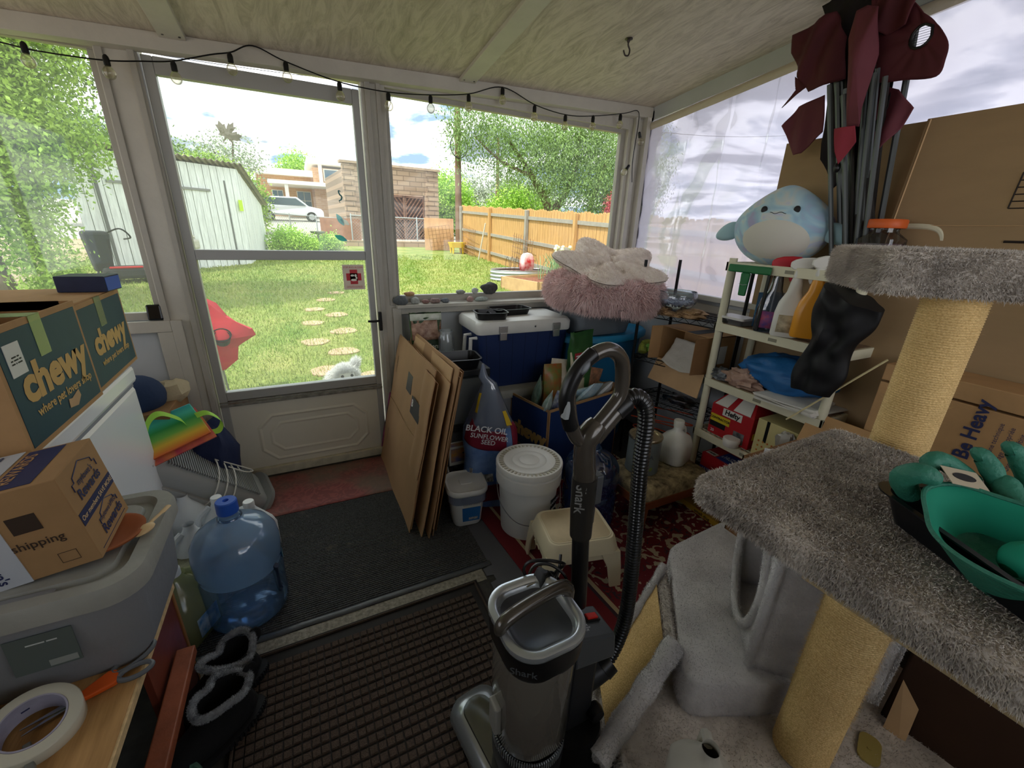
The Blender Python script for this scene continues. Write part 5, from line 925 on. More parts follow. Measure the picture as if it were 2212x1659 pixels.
setp(ob('red_mat', MB().grid(lambda u, v: (-.42+.79*u, 2.09+.41*v, .011+.004*mnoise.noise(Vector((u*7, v*3, 2)))), 40, 12), m, solid=.003), 'worn red patterned mat right at the foot of the door', 'mat')
# foam tiles
fo = M('foam_grey', '#5c5d63', .75, bump=.15, bs=120, var=.06, vs=8)
poly = [(.545, 1.36), (.60, 1.37)]
tile = [(.60, 2.0), (.60, 1.41)]+[p for i in range(7) for p in ((.60-.0, 1.40-i*.09), (.57, 1.39-i*.09), (.575, 1.355-i*.09), (.60, 1.345-i*.09))]+[(.60, .30), (2.2, .30), (2.2, 2.0)]
poly = []
yv = 1.40; poly.append((.53, 1.40))
while yv > .75: poly += [(.535, yv-.02), (.565, yv-.026), (.565, yv-.056), (.535, yv-.062)]; yv -= .085
poly += [(.535, .60), (.75, .60), (.75, 2.0), (.53, 2.0)]
setp(ob('foam_tile', MB().prism([(x+.03, y) for x, y in poly], .001, .0045), fo, smooth=0), 'grey interlocking foam floor tile between the mats and the rug', 'floor tile')
# oriental rug
m, t, b = nodes_of('rug_print'); tcn = N(t, 'ShaderNodeTexCoord'); sp_ = N(t, 'ShaderNodeSeparateXYZ'); t.links.new(tcn.outputs['Object'], sp_.inputs[0])
n1 = N(t, 'ShaderNodeTexNoise'); n1.inputs['Scale'].default_value = 17; n1.inputs['Detail'].default_value = 2; n1.inputs['Distortion'].default_value = 1.2; t.links.new(tcn.outputs['Object'], n1.inputs['Vector'])
wv = N(t, 'ShaderNodeTexWave', wave_type='RINGS', rings_direction='Z'); wv.inputs['Scale'].default_value = 3.2; wv.inputs['Distortion'].default_value = 6; wv.inputs['Detail'].default_value = 2; t.links.new(tcn.outputs['Object'], wv.inputs['Vector'])
r = N(t, 'ShaderNodeValToRGB'); r.color_ramp.interpolation = 'CONSTANT'; e = r.color_ramp.elements; e[0].position = 0; e[0].color = lin('#b5a68a'); e[1].position = .43; e[1].color = lin('#6e1a22'); k = e.new(.60); k.color = lin('#3a2a33'); k = e.new(.66); k.color = lin('#7c1f27'); t.links.new(n1.outputs['Fac'], r.inputs[0])
# border: stripes along the left edge (object x small)
r2 = N(t, 'ShaderNodeValToRGB'); r2.color_ramp.interpolation = 'CONSTANT'; e = r2.color_ramp.elements; e[0].position = 0; e[0].color = lin('#6e1a22')
e[1].position = .075; e[1].color = lin('#b8a686')
for p_, c_ in ((.09, '#6e1a22'), (.20, '#3a2a33'), (.215, '#b8a686'), (.235, '#6e1a22')): k = e.new(p_); k.color = lin(c_)
t.links.new(sp_.outputs[0], r2.inputs[0])
lt = N(t, 'ShaderNodeMath', operation='GREATER_THAN'); lt.inputs[1].default_value = .245; t.links.new(sp_.outputs[0], lt.inputs[0])
mm = N(t, 'ShaderNodeMix', data_type='RGBA'); t.links.new(lt.outputs[0], mm.inputs[0]); t.links.new(r2.outputs[0], mm.inputs[6]); t.links.new(r.outputs[0], mm.inputs[7]); t.links.new(mm.outputs[2], b.inputs['Base Color']); b.inputs['Roughness'].default_value = .95
setp(ob('rug', MB().bx(0, 1.10, -1.0, .62, 0, .006), m, loc=(.70, 1.45, .005), rot=(0, 0, 4), smooth=0, bevel=.002), 'dark red oriental rug with cream pattern under the stool and bucket', 'rug')
# ================================================================ MIDDLE
# flattened cartons leaning beside the door
def sheet_box(name, lab, x0, y0, w_, h_, lean, rz, flaps, mat, notch=0):
    b_ = thing(name, lab, 'cardboard', (x0, y0, 0), rot=(0, lean, rz), group='flattened boxes leaning by the door')
    # local: width along +y, height z, thin in x
    mb = MB(); nseg = 20
    for k_, (dy0, dy1, z0, z1, off) in enumerate(flaps):
        def f(u, v, s_=1, off=off, dy0=dy0, dy1=dy1, z0=z0, z1=z1): 
            y = dy0+(dy1-dy0)*u; z = z0+(z1-z0)*v
            return (off+.003*math.sin(u*9+off*300)+.003*math.sin(v*7+off*100), y, z)
        g_ = [[f(u/8, v/8) for v in range(9)] for u in range(9)]
        vs = [p for r_ in g_ for p in r_]; n_ = len(vs); th = .0045
        vs2 = [(p[0]+th, p[1], p[2]) for p in vs]; fs = []
        for i in range(8):
            for j in range(8):
                a = i*9+j; fs.append((a, a+1, a+10, a+9)); fs.append((n_+a, n_+a+9, n_+a+10, n_+a+1))
        for i in range(8):
            fs += [(i*9, i*9+9, n_+i*9+9, n_+i*9), (i*9+8, n_+i*9+8, n_+i*9+17, i*9+17), (i, n_+i, n_+i+1, i+1), (72+i, 72+i+1, n_+73+i, n_+72+i)]
        mb.add(vs+vs2, fs)
    ob('cardboard_panel', mb, mat, b_, smooth=30); return b_
kb = M('brown_card', '#a98663', .85, var=.06, vs=5, bump=.06, bs=20)
F1 = sheet_box('flattened_box', 'front flattened carton with black tape patches, leaning right of the door', .318, 1.70, .8, .84, 12, 0, [(0.0, .80, .0, .43, 0), (.06, .80, .435, .83, .003), (.0, .18, .30, .80, -.006), (.02, .80, .0, .78, .014)], kb)
pt = M('black_tape', '#3a3a3d', .5)
ob('black_tape_patch', MB().bx(-.009, -.0078, .13, .30, .53, .62).bx(-.003, -.0005, .36, .46, .60, .70), pt, F1, smooth=0)
txt('B', .05, M('tape_white', '#d6d3cf', .6), F1, (-.0095, .275, .585), FNX, bold=.002); txt('J', .05, M('tape_pink', '#8b3f6e', .6), F1, (-.0095, .295, .585), FNX, bold=.001)
scr('THIS SIDE', .022, M('faded_ink', '#7c6147', .8), F1, (-.0012, .74, .66), (90, 90, -90)); scr('RECYCLE', .022, M('faded_ink', '#7c6147', .8), F1, (-.0025, .70, .22), (90, 90, -90))
ob('printed_edge', MB().bx(-.0025, .004, .80, .815, .08, .45), M('edge_print', '#2c2430', .6, col2='#a3477c', vs=14, det=0), F1, smooth=0)
sheet_box('flattened_box', 'second flattened carton in the stack with dark edges', .365, 1.645, .8, .84, 11.5, 0, [(0, .80, 0, .80, 0), (.03, .78, .02, .86, .010)], kraft_l)
sheet_box('flattened_box', 'third flattened carton, tallest, with torn top corner', .395, 1.62, .8, .9, 11, 1, [(0, .72, 0, .87, 0), (.0, .70, .06, .83, .010), (.01, .5, .0, .85, .02)], kb)
sheet_box('flattened_box', 'last flattened carton next to the storage drawers', .44, 1.66, .8, .9, 10.5, 1, [(0, .78, 0, .84, 0), (.05, .72, .02, .80, .012)], kraft_d)
# ---- cooler on grey tote
ct = thing('grey_storage_bin', 'grey lidded storage bin under the blue cooler', 'storage bin', (1.22, 2.30, 0))
ob('bin_body', MB().rr([(.58, .34, .05, 0), (.68, .40, .05, .47)], 6), totem, ct, smooth=50); ob('bin_lid', MB().rr([(.72, .43, .06, .47), (.72, .43, .06, .50), (.70, .41, .06, .515)], 6), lidm, ct, smooth=50)
co = thing('cooler', 'large navy blue cooler with white lid and steel latches', 'cooler', (1.175, 2.325, .517), -1.5)
cb = M('cooler_blue', '#1d2f5c', .5, bump=.08, bs=30); cw = M('cooler_white', '#dcdcd6', .4, var=.05, vs=10, bump=.05, bs=12)
ob('body', MB().rr([(.54, .30, .03, 0), (.545, .305, .03, .01), (.60, .345, .03, .335)], 5), cb, co, smooth=40)
gv = MB()
for i in range(7):
    x0 = -.235+.078*i; x1 = x0*1.09; gv.add([(x0-.0015, -.1535, .02), (x0+.0015, -.1535, .02), (x1+.0015, -.1725, .33), (x1-.0015, -.1725, .33)], [(0, 1, 2, 3)])
ob('body_grooves', gv, M('cooler_groove', '#121d3c', .6), co, smooth=0)
ob('lid', MB().rr([(.615, .36, .03, .335), (.63, .372, .04, .345), (.63, .372, .04, .39), (.61, .355, .05, .408)], 6), cw, co, smooth=50)
lt = M('latch_steel', '#c9cacb', .3, .9)
for x in (-.155, .20):
    l_ = ob('latch', MB().bx(x-.028, x+.028, -.192, -.186, .345, .385).bx(x-.022, x+.022, -.196, -.180, .30, .345), lt, co, smooth=0, bevel=.003)
    ob('latch_screw', MB().at((x-.017, -.193, .372), (90, 0, 0)).lathe([(.005, 0), (.004, .002)], 10).at((x+.017, -.193, .372), (90, 0, 0)).lathe([(.005, 0), (.004, .002)], 10), lt, l_)
ob('carry_handle', MB().tube([(-.30, -.12, .30), (-.345, -.11, .30), (-.35, -.10, .21), (-.30, -.10, .20)], .011, 8).tube([(-.30, .10, .30), (-.345, .09, .30), (-.35, .10, .21), (-.30, .10, .20)], .011, 8).bx(-.36, -.34, -.12, .11, .195, .305) if False else MB().tube([(-.285, -.13, .31), (-.335, -.13, .31), (-.340, -.13, .20), (-.345, -.03, .20), (-.335, -.03, .31), (-.285, -.03, .31)], .012, 8), cw, co)
ob('lid_button', MB().at((.055, -.187, .37), (90, 0, 0)).lathe([(.006, 0), (.004, .002)], 12), M('latch_dark', '#6d6e70', .4, .6), co)
tb_ = M('tray_black', '#131416', .3)
def tray(lab, loc, w_, d_, h_, rz, grp='black plastic food trays', mid=False):
    mb = MB().rr([(w_*.84, d_*.80, .03, 0), (w_*.93, d_*.92, .035, h_*.96), (w_, d_, .04, h_), (w_, d_, .04, h_+.003), (w_*.92, d_*.90, .034, h_+.003), (w_*.83, d_*.78, .028, .003)], 6)
    t_ = thing('food_tray', lab, 'tray', loc, rz, grp); ob('tray_shell', mb, tb_, t_, smooth=40)
    if mid: ob('divider', MB().bx(-.003, .003, -d_*.42, d_*.42, .003, h_*.8), tb_, t_, smooth=0)
    return t_
tray('black divided food tray at the left front of the cooler lid', (.985, 2.26, .926), .20, .15, .04, -8, mid=True)
tray('black oval food tray right behind the divided one on the cooler', (1.16, 2.37, .926), .27, .16, .035, 4)
# ---- clear drawers, tray, jar, treat bag left of cooler
cpl = glassmat('clear_bin', '#d9dedd', .12, .1, haze=.5, hazecol='#b9bfbf', difr=.5)
dw = thing('drawer_cart', 'translucent plastic drawer unit with black rim left of the cooler', 'drawer unit', (.70, 2.08, 0))
ob('cart_frame', MB().bx(-.14, .14, -.16, .18, 0, .03).bx(-.14, .14, -.16, .18, .40, .43).bx(-.14, .14, -.16, .18, .70, .735).bx(-.14, -.13, -.16, .18, 0, .73).bx(.13, .14, -.16, .18, 0, .73), M('frame_dark', '#26282a', .5), dw, smooth=0, bevel=.004)
ob('drawer', MB().rr([(.24, .30, .02, .435), (.26, .32, .02, .69)], 4, (0, -.0)), cpl, dw, smooth=40); dl = ob('drawer', MB().rr([(.24, .30, .02, .04), (.26, .32, .02, .39)], 4), M('drawer_dark', '#4c4e50', .4), dw, smooth=40)
ob('product_label', MB().bx(-.10, .09, -.172, -.166, .20, .34), M('product_label', '#c9c6bd', .6), dw, smooth=0); ob('label_band', MB().bx(-.10, .09, -.174, -.171, .315, .335).bx(-.09, .0, -.174, -.171, .22, .30), M('label_mix', '#375a94', .6, col2='#c08a3c', vs=14), dw, smooth=0)
scr('Storage Drawer', .016, M('ink_black', '#1c1c1e', .6), dl, (.03, -.176, .27), FNY)
ob('green_wrapper', MB().grid(lambda u, v: (-.11+.22*u, -.14+.1*v, .66+.03*mnoise.noise(Vector((u*7, v*7, 4)))), 20, 12), M('foil_green', '#3c7a4a', .3, .4, col2='#cfd8cf', vs=30), dw)
tray('black food tray on the drawer unit left of the cooler', (.685, 2.02, .737), .25, .19, .05, -6)
jr = thing('glass_jar', 'small empty clear jar behind the black tray', 'jar', (.70, 2.235, .737)); ob('jar_body', MB().lathe([(.04, 0), (.045, .01), (.045, .10), (.036, .115), (.036, .14)], 24, cap1=False), glassmat('jar_glass', '#e6ecec', .2, .05, haze=.15), jr); ob('jar_rim', MB().at((0, 0, .14)).tube([(.037*math.cos(a), .037*math.sin(a), 0) for a in [i*PI/10 for i in range(20)]], .003, 6, closed=True), glassmat('jar_glass', '#e6ecec', .2, .05), jr)
def pouch(name, lab, cat, loc, w_, d_, h_, rz, m1, tilt=0, seed=0, grp=None, topw=1.0, rot=None):
    """filled stand-up bag with pinched top seam"""
    t_ = thing(name, lab, cat, loc, rz, grp, rot=rot or (tilt, 0, rz)); rings = []
    for k_ in range(13):
        v = k_/12; dd = d_*(.9*math.sqrt(max(0, 1-v**2.2))+.04); ww = w_*(.86+.14*topw*v if v > .5 else .86+.1*v)
        rings.append([(ww/2*math.copysign(abs(math.cos(a))**.55, math.cos(a))+.006*mnoise.noise(Vector((a*2, v*6, seed))), dd/2*math.copysign(abs(math.sin(a))**.7, math.sin(a))+.012*d_/.08*mnoise.noise(Vector((math.cos(a)*2, v*5, seed+3))), h_*v+.004*math.sin(a*5)*(v > .95)) for a in [2*PI*i/36 for i in range(36)]])
    ob('bag_body', MB().loft(rings), m1, t_, smooth=60); return t_
gd = pouch('treat_bag', 'green and brown garden themed treat bag standing behind the jar', 'bag', (.615, 2.36, .66), .185, .09, .30, -4, M('bag_forest', '#31472a', .35, bump=.25, bs=14), seed=2)
ob('window_print', MB().grid(lambda u, v: (-.085+.17*u, -.049+.02*abs(u-.5)-.0*v+.022*v, .15+.115*v), 8, 6), M('nut_print', '#6b3f2a', .4, col2='#c0a08a', vs=26), gd, solid=.001)
ob('top_band', MB().grid(lambda u, v: (-.09+.18*u, -.028+.014*v, .262+.036*v), 4, 2), M('band_pale', '#a9b89a', .4, col2='#dfe4da', vs=20), gd, solid=.001)
txt('Garden\nDelight', .040, M('txt_pale', '#dfe3d3', .5), gd, (0.0, -.056, .095), (82, 0, 0), bold=.0006)
# ---- black oil sunflower seed bag
m1 = M('seed_bag', '#3a5fa0', .3, col2='#7d9ccc', vs=7, bump=.5, bs=9)
sbg = thing('seed_bag', 'blue plastic sunflower seed bag with twisted clear top', 'bag', (.80, 1.80, 0), -12)
rings = []
for k_ in range(25):
    v = k_/24; ww = .30*(1-.12*v)*(1 if v < .58 else max(.05, 1-((v-.58)/.42)**.85*.97)); dd = .16*(1 if v < .55 else max(.06, 1-((v-.55)/.45)*.95))
    rings.append([(.0-.02*v-.03*(v > .9)+ww/2*math.copysign(abs(math.cos(a))**.6, math.cos(a))*(1+.10*mnoise.noise(Vector((a*1.5, v*7, 1)))), dd/2*math.copysign(abs(math.sin(a))**.8, math.sin(a))*(1+.3*mnoise.noise(Vector((a*1.3, v*8, 5)))), .80*v) for a in [2*PI*i/44 for i in range(44)]])
ob('bag_lower', MB().loft(rings[:15], True, False), m1, sbg, smooth=60)
ob('bag_clear_top', MB().loft(rings[14:], False, True), glassmat('poly_clear', '#c9d2e4', .3, .12, haze=.45, hazecol='#a9b6cf', difr=.6), sbg, smooth=50)
def onbag(u0, u1, v0, v1, mat, nm, shear=0):
    def fn(u, v):
        a = -PI/2+(u0+(u1-u0)*u)*1.25; vv = v0+(v1-v0)*v+shear*u; ww = .30*(1-.12*vv)*(1 if vv < .58 else max(.05, 1-((vv-.58)/.42)**.85*.97)); dd = .16*(1 if vv < .55 else max(.06, 1-((vv-.55)/.45)*.95))
        return (-.02*vv+ww/2*math.copysign(abs(math.cos(a))**.6, math.cos(a))*(1.01+.10*mnoise.noise(Vector(((a % (2*PI))*1.5, vv*7, 1)))), (dd/2*math.copysign(abs(math.sin(a))**.8, math.sin(a)))*(1.0+.3*mnoise.noise(Vector(((a % (2*PI))*1.3, vv*8, 5))))-.003, .80*vv)
    return ob(nm, MB().grid(fn, 20, 12), mat, sbg, solid=.0008)
mar = M('bag_maroon', '#7c1f35', .35)
onbag(-.95, .25, .52, .66, mar, 'maroon_band', -.10); onbag(-.9, -.6, .70, .82, M('bag_yellow', '#d9b92f', .35), 'yellow_patch'); onbag(.5, .95, .30, .62, mar, 'maroon_side'); onbag(.35, .62, .60, .70, M('bag_yellow', '#d9b92f', .35), 'yellow_patch')
onbag(-.7, -.5, .27, .32, M('oval_white', '#c9cdd0', .4, col2='#3b2c22', vs=60), 'bird_picture'); onbag(-.2, .0, .22, .27, M('oval_white', '#c9cdd0', .4), 'bird_picture'); onbag(-.6, .5, .05, .18, mar, 'maroon_base', .03)
wtx = M('txt_white', '#d9dde2', .5)
txt('BLACK OIL', .044, wtx, sbg, (-.045, -.098, .485), (88, 12, 0), bold=.0008); txt('SUNFLOWER\nSEED', .034, wtx, sbg, (-.035, -.104, .43), (86, 14, 0), bold=.0003)
setp(ob('clear_bag', MB().ell((0, 0, .09), (.10, .09, .10), 20, 12, lambda q: tuple(Vector(q)*(1+.35*mnoise.noise(Vector(q)*2.4)))), glassmat('poly_grey', '#b8b4b0', .3, .12, haze=.35, hazecol='#8d8680', difr=.6), loc=(.60, 1.93, 0)), 'crumpled clear plastic bag on the floor behind the cat sand tub', 'bag')
# ---- square white tub
tbw = M('tub_white', '#d7d9d8', .4, var=.04, vs=9)
tub = thing('white_tub', 'small square white tub with rounded lid and blue label', 'tub', (.615, 1.70, .011), -8)
ob('tub_body', MB().rr([(.135, .135, .035, 0), (.145, .145, .04, .01), (.175, .175, .045, .185)], 7), tbw, tub, smooth=50)
ob('tub_lid', MB().rr([(.20, .20, .06, .19), (.208, .208, .065, .195), (.208, .208, .065, .212), (.198, .198, .06, .22), (.182, .182, .05, .217), (.178, .178, .05, .214)], 7), tbw, tub, smooth=50)
ob('lid_square', MB().rr([(.062, .045, .01, .214), (.058, .041, .01, .2165)], 4), tbw, tub)
ob('lid_skirt', MB().rr([(.195, .195, .055, .145), (.20, .20, .06, .19)], 7, cap0=False, cap1=False), glassmat('poly_clear', '#c9d2e4', .3, .12), tub)
lb = ob('blue_label', MB().add([(-.03, -.0755, .03), (.055, -.0755, .03), (.060, -.0845, .115), (-.033, -.0845, .115), (-.03, -.074, .03), (.055, -.074, .03), (.060, -.083, .115), (-.033, -.083, .115)], HF), M('label_royal', '#2d68a8', .4), tub, smooth=0)
txt('Comfortisorb', .015, M('ink_grey', '#5c6266', .6), tub, (.012, -.0895, .138), (84, 0, 0)); ob('white_strip', MB().add([(-.03, -.085, .117), (.06, -.085, .117), (.062, -.0885, .155), (-.033, -.0885, .155)], [(0, 1, 2, 3)]), M('strip_white', '#d0cfc8', .6), tub, smooth=0)
ob('barcode', MB().add([(.0, -.0785, .04), (.045, -.0785, .04), (.046, -.0800, .055), (.0, -.0800, .055)], [(0, 1, 2, 3)]), M('barcode_w', '#dcdcdc', .6, col2='#2a2a2a', vs=300), lb, smooth=0)
# ---- five gallon bucket
bk = thing('white_bucket', 'white five gallon bucket with gasket lid and warning label', 'bucket', (.88, 1.525, .011), -15)
bwm = M('bucket_white', '#dfe0dd', .38, var=.03, vs=5)
ob('bucket_body', MB().lathe([(.125, 0), (.130, .004), (.145, .27), (.158, .275), (.160, .29), (.160, .335), (.152, .34), (.150, .352)], 56), bwm, bk, smooth=45)
ob('bucket_lid', MB().lathe([(.158, .350), (.162, .353), (.162, .372), (.158, .376), (.150, .376), (.147, .370), (.128, .370), (.125, .376), (.085, .378), (.083, .3765), (.080, .378), (.05, .378), (.048, .3765), (.045, .378), (.025, .378), (.022, .379), (.0, .379)], 56, cap1=False), bwm, bk, smooth=45)
rb_ = MB()
for i in range(44):
    a = 2*PI*i/44; rb_.at((.1375*math.cos(a), .1375*math.sin(a), .3725), (0, 0, math.degrees(a))).box((0, 0, 0), (.018, .007, .005))
rb_.at(); ob('lid_teeth', rb_, M('bucket_greige', '#b9b5a6', .5), bk, smooth=0)  # teeth in a greyer tone than the lid
ob('wire_bail', MB().tube(spl([(-.158, .0, .27), (-.150, -.09, .20), (-.075, -.155, .13), (.06, -.165, .12), (.135, -.10, .18), (.158, 0, .27)], 8), .0022, 6), M('bail_wire', '#7c7d7e', .4, .7), bk)
wl = ob('warning_label', MB().grid(lambda u, v: (.1445*math.cos(-.95+.45*u), .1445*math.sin(-.95+.45*u), .10+.115*v), 8, 1), M('warn_black', '#1b1c1e', .5), bk, solid=.001)
ob('warning_panel', MB().grid(lambda u, v: (.1455*math.cos(-.90+.35*u), .1455*math.sin(-.90+.35*u), .11+.055*v), 8, 1), M('warn_white', '#d9dad8', .5), wl, solid=.001)
txt('WARNING', .022, M('txt_white', '#d9dde2', .5), wl, (.1465*math.cos(-.72), .1465*math.sin(-.72), .195), (90, 0, 90-math.degrees(.72)), bold=.0005)
ob('child_symbol', MB().at((.1465*math.cos(-.72), .1465*math.sin(-.72), .135), (90, 0, 90-math.degrees(.72))).lathe([(.02, 0), (.02, .001)], 20), M('warn_black', '#1b1c1e', .5), wl)
scr('DANGER', .010, M('ink_black', '#1c1c1e', .6), wl, (.1465*math.cos(-.72), .1465*math.sin(-.72), .172), (90, 0, 90-math.degrees(.72)))
# ---- second blue jug
jug5('water_jug', 'deep blue water jug on the rug behind the vacuum, right of the bucket', (1.185, 1.43, .011), 40, False, glassmat('jug_deep_blue', '#5f93d8', .28, .06, haze=.16, hazecol='#4f83cf', difr=.5))
# ---- cream plastic step stool
stm = M('stool_cream', '#d8cdae', .4, var=.04, vs=6); stg = M('stool_pad', '#c8b795', .65, var=.08, vs=14, bump=.1, bs=60)
sto = thing('step_stool', 'cream plastic step stool with textured top', 'stool', (.925, 1.185, .011), -13)
def frus(x0, x1, y0, y1, X0, X1, Y0, Y1, z0, z1): return [(x0, y0, z0), (x1, y0, z0), (x1, y1, z0), (x0, y1, z0), (X0, Y0, z1), (X1, Y0, z1), (X1, Y1, z1), (X0, Y1, z1)]
ob('seat', MB().rr([(.325, .265, .045, .17), (.30, .24, .045, .222), (.285, .225, .04, .232)], 7), stm, sto, smooth=45)
ob('seat_pad', MB().rr([(.262, .202, .03, .2325), (.258, .198, .03, .2345)], 6), stg, sto, smooth=45)
ob('seat_rim', MB().tube([(x, y, .2325) for x, y in rrect(.265, .205, .032, 5)], .003, 6, closed=True), stm, sto)
for sx in (-1, 1):
    for sy in (-1, 1):
        mb = MB(); a = []
        for z, hx, hy, w_, d_ in ((0, .175, .145, .052, .04), (.10, .168, .138, .062, .05), (.175, .160, .13, .09, .075)):
            x_o, y_o = sx*hx, sy*hy; a.append([(x_o, y_o, z), (x_o-sx*w_, y_o, z), (x_o-sx*w_, y_o-sy*.012, z), (x_o-sx*.012, y_o-sy*.012, z), (x_o-sx*.012, y_o-sy*d_, z), (x_o, y_o-sy*d_, z)])
        mb.loft(a); ob('leg', mb, stm, sto, smooth=0, bevel=.004)
ob('skirt', MB().bx(-.10, .10, -.128, -.116, .14, .175).bx(-.10, .10, .116, .128, .14, .175).bx(-.160, -.148, -.07, .07, .14, .175).bx(.148, .160, -.07, .07, .14, .175), stm, sto, smooth=0, bevel=.004)
ob('embossed_pattern', MB().tube(spl([(-.165, -.03, .15), (-.168, -.015, .165), (-.168, 0, .15), (-.168, .015, .165), (-.167, .03, .15)], 4), .002, 5), stm, sto)
# ---- blue printed box with treats
cx_ = thing('printed_box', 'open blue box of pet treats and packets on the floor behind the vacuum', 'box', (1.13, 1.77, 0), rz=12)
bl2 = M('box_royal', '#1d3566', .55, var=.08, vs=6)
ob('carton', MB().bx(0, .62, 0, .005, 0, .50).bx(0, .62, .335, .34, 0, .50).bx(0, .005, 0, .34, 0, .50).bx(.615, .62, 0, .34, 0, .50).bx(0, .62, 0, .34, 0, .30), kraft, cx_, smooth=0)
ob('printed_panel', MB().bx(-.0015, 0, .012, .328, .01, .485).bx(.012, .608, -.0015, 0, .01, .485), bl2, cx_, smooth=0)
txt('chewy', .115, gold2, cx_, (-.003, .165, .30), FNX, bold=.008, sx=1.0, shear=.05); txt('where pet lovers shop', .026, gold2, cx_, (-.003, .17, .20), FNX)
ob('open_flap', MB().bx(.62, .74, .0, .33, .47, .476), kraft, cx_, smooth=0)
def packet(lab, loc, w_, d_, h_, rot, col, col2, name='treat_packet'):
    p_ = thing(name, lab, 'packet', loc, rot=rot, group='packets in the open blue box')
    ob('pouch', MB().loft([[(w_/2*x, d_/2*math.cos(x*1.35)*s_*(1-abs(v*2-1)**3)+.0012*s_, h_*v) for s_ in (1, -1) for x in ([i/6-1 for i in range(13)] if s_ > 0 else [1-i/6 for i in range(13)])] for v in [k_/10 for k_ in range(11)]]), M('pk_'+col+col2, col, .3, col2=col2, vs=22, bump=.3, bs=25), p_, smooth=50)
specs = [('orange and green packet with a parrot picture, tallest on the left', (1.26, 1.90, .31), .13, .07, .30, (-8, 5, 5), '#a8502a', '#6f8040'), ('white packet behind the parrot one', (1.35, 1.97, .31), .15, .06, .30, (-10, 8, -8), '#d5cfc0', '#c0b39a'),
         ('clear green packet leaning on the box left corner', (1.17, 1.97, .31), .13, .05, .24, (10, -22, 60), '#8ea79a', '#4f6a5c'), ('pale blue green packet lying at the box left front', (1.19, 1.87, .32), .12, .05, .20, (20, -35, 40), '#7f9a92', '#c9d6cf'),
         ('white and blue packet at the front rim', (1.24, 1.80, .33), .11, .04, .17, (10, 12, -10), '#cfd3d6', '#2b3e7a'), ('light blue packet in the middle of the box', (1.45, 1.90, .33), .16, .06, .20, (35, 15, 30), '#8cc3dc', '#d6e6ee'),
         ('sky blue wrapper lying right of the middle', (1.52, 1.97, .34), .18, .05, .18, (50, -15, -20), '#9fd0e6', '#dfe9ee'), ('yellow and red packet standing behind the wand handle', (1.40, 2.03, .34), .12, .05, .22, (-5, -10, 10), '#c9b93a', '#b0402c'),
         ('white tissue packet on the right side of the box', (1.60, 1.92, .34), .15, .06, .16, (40, 20, 50), '#e2e2df', '#c9cfd2'), ('brown speckled packet at the far right of the box', (1.62, 2.04, .34), .13, .06, .18, (5, 15, 0), '#6b5a48', '#c98c68')]
for lab, loc, w_, d_, h_, rot, c1, c2 in specs: packet(lab, (loc[0], loc[1]+.06, loc[2]+.08), w_, d_, h_, rot, c1, c2)
gb_ = pouch('feed_bag', 'tall green and cream feed bag standing by the blue tub', 'bag', (1.50, 2.04, .36), .20, .08, .50, 10, M('feed_green', '#3a6a35', .4, col2='#274a2a', vs=7, bump=.2, bs=12), seed=6)
ob('cream_panel', MB().grid(lambda u, v: (-.10+.12*u, -.043+.030*v*v, .02+.36*v), 4, 6), M('feed_cream', '#cfc8a8', .5), gb_, solid=.001)
ob('red_logo', MB().bx(-.075, -.015, -.036, -.030, .34, .375), M('logo_red', '#a8333a', .5), gb_, smooth=0)
scr('SEEDS', .02, wtx, gb_, (-.045, -.038, .357), (86, 0, 0))
# ---- blue lidded tub, grey tub, pet beds
bt = thing('blue_tub', 'big teal blue tub with blue lid in the corner', 'tub', (1.80, 2.30, 0))
btm = M('tub_blue', '#17608a', .5); btl = M('tub_lid_blue', '#2688b4', .45, var=.05, vs=6)
ob('tub_body', MB().lathe([(.29, 0), (.37, .76)], 40, sx=1, sy=.60), btm, bt, smooth=60)
ob('tub_lid', MB().lathe([(.40, .755), (.41, .76), (.41, .785), (.39, .80), (.36, .80), (.35, .792)], 48, sx=1, sy=.585), btl, bt, smooth=50)
gt = thing('grey_tub', 'grey tapered plastic tub holding the pet beds', 'tub', (1.75, 2.285, .795), 2)
ob('tub_body', MB().rr([(.40, .28, .035, 0), (.415, .295, .04, .01), (.455, .33, .045, .13), (.475, .345, .045, .135), (.485, .355, .045, .19), (.50, .37, .05, .195), (.50, .37, .05, .21)], 6), M('tub_grey', '#777d83', .5, bump=.1, bs=50), gt, smooth=40)
ob('tub_handle', MB().tube(spl([(-.25, -.05, .19), (-.29, -.05, .15), (-.30, -.05, .10), (-.27, -.05, .07), (-.24, -.05, .08)], 5), .009, 8), M('handle_pale', '#a8a9a6', .5), gt)
pb = thing('pink_pet_bed', 'round fluffy dusty pink pet bed on the grey tub', 'pet bed', (1.72, 2.14, 1.01), rot=(4, 0, 0))
pkm = M('pink_fur', '#f4dcd9', .95, col2='#e0c0bc', vs=9); 
tor = MB().tube([(.275*math.cos(a)*(1+.03*math.sin(3*a)), .255*math.sin(a), .085+.010*math.sin(2*a)) for a in [i*PI/24 for i in range(48)]], [.088+.008*math.sin(i*.7) for i in range(48)], 16, closed=True)
fur('bolster', tor, pkm, pb, 70000, .036, .0022, (0, 0, -.45), .7, 41, clump=40)
ob('bed_base', MB().lathe([(.30, .005), (.33, .03), (.30, .06), (.0, .06)], 36), M('bed_dark', '#4b4a4d', .9), pb)
cu = thing('star_cushion', 'pale cream tufted star shaped plush cushion on the pink bed', 'cushion', (1.71, 2.13, 1.165), rot=(19, -2, -8))
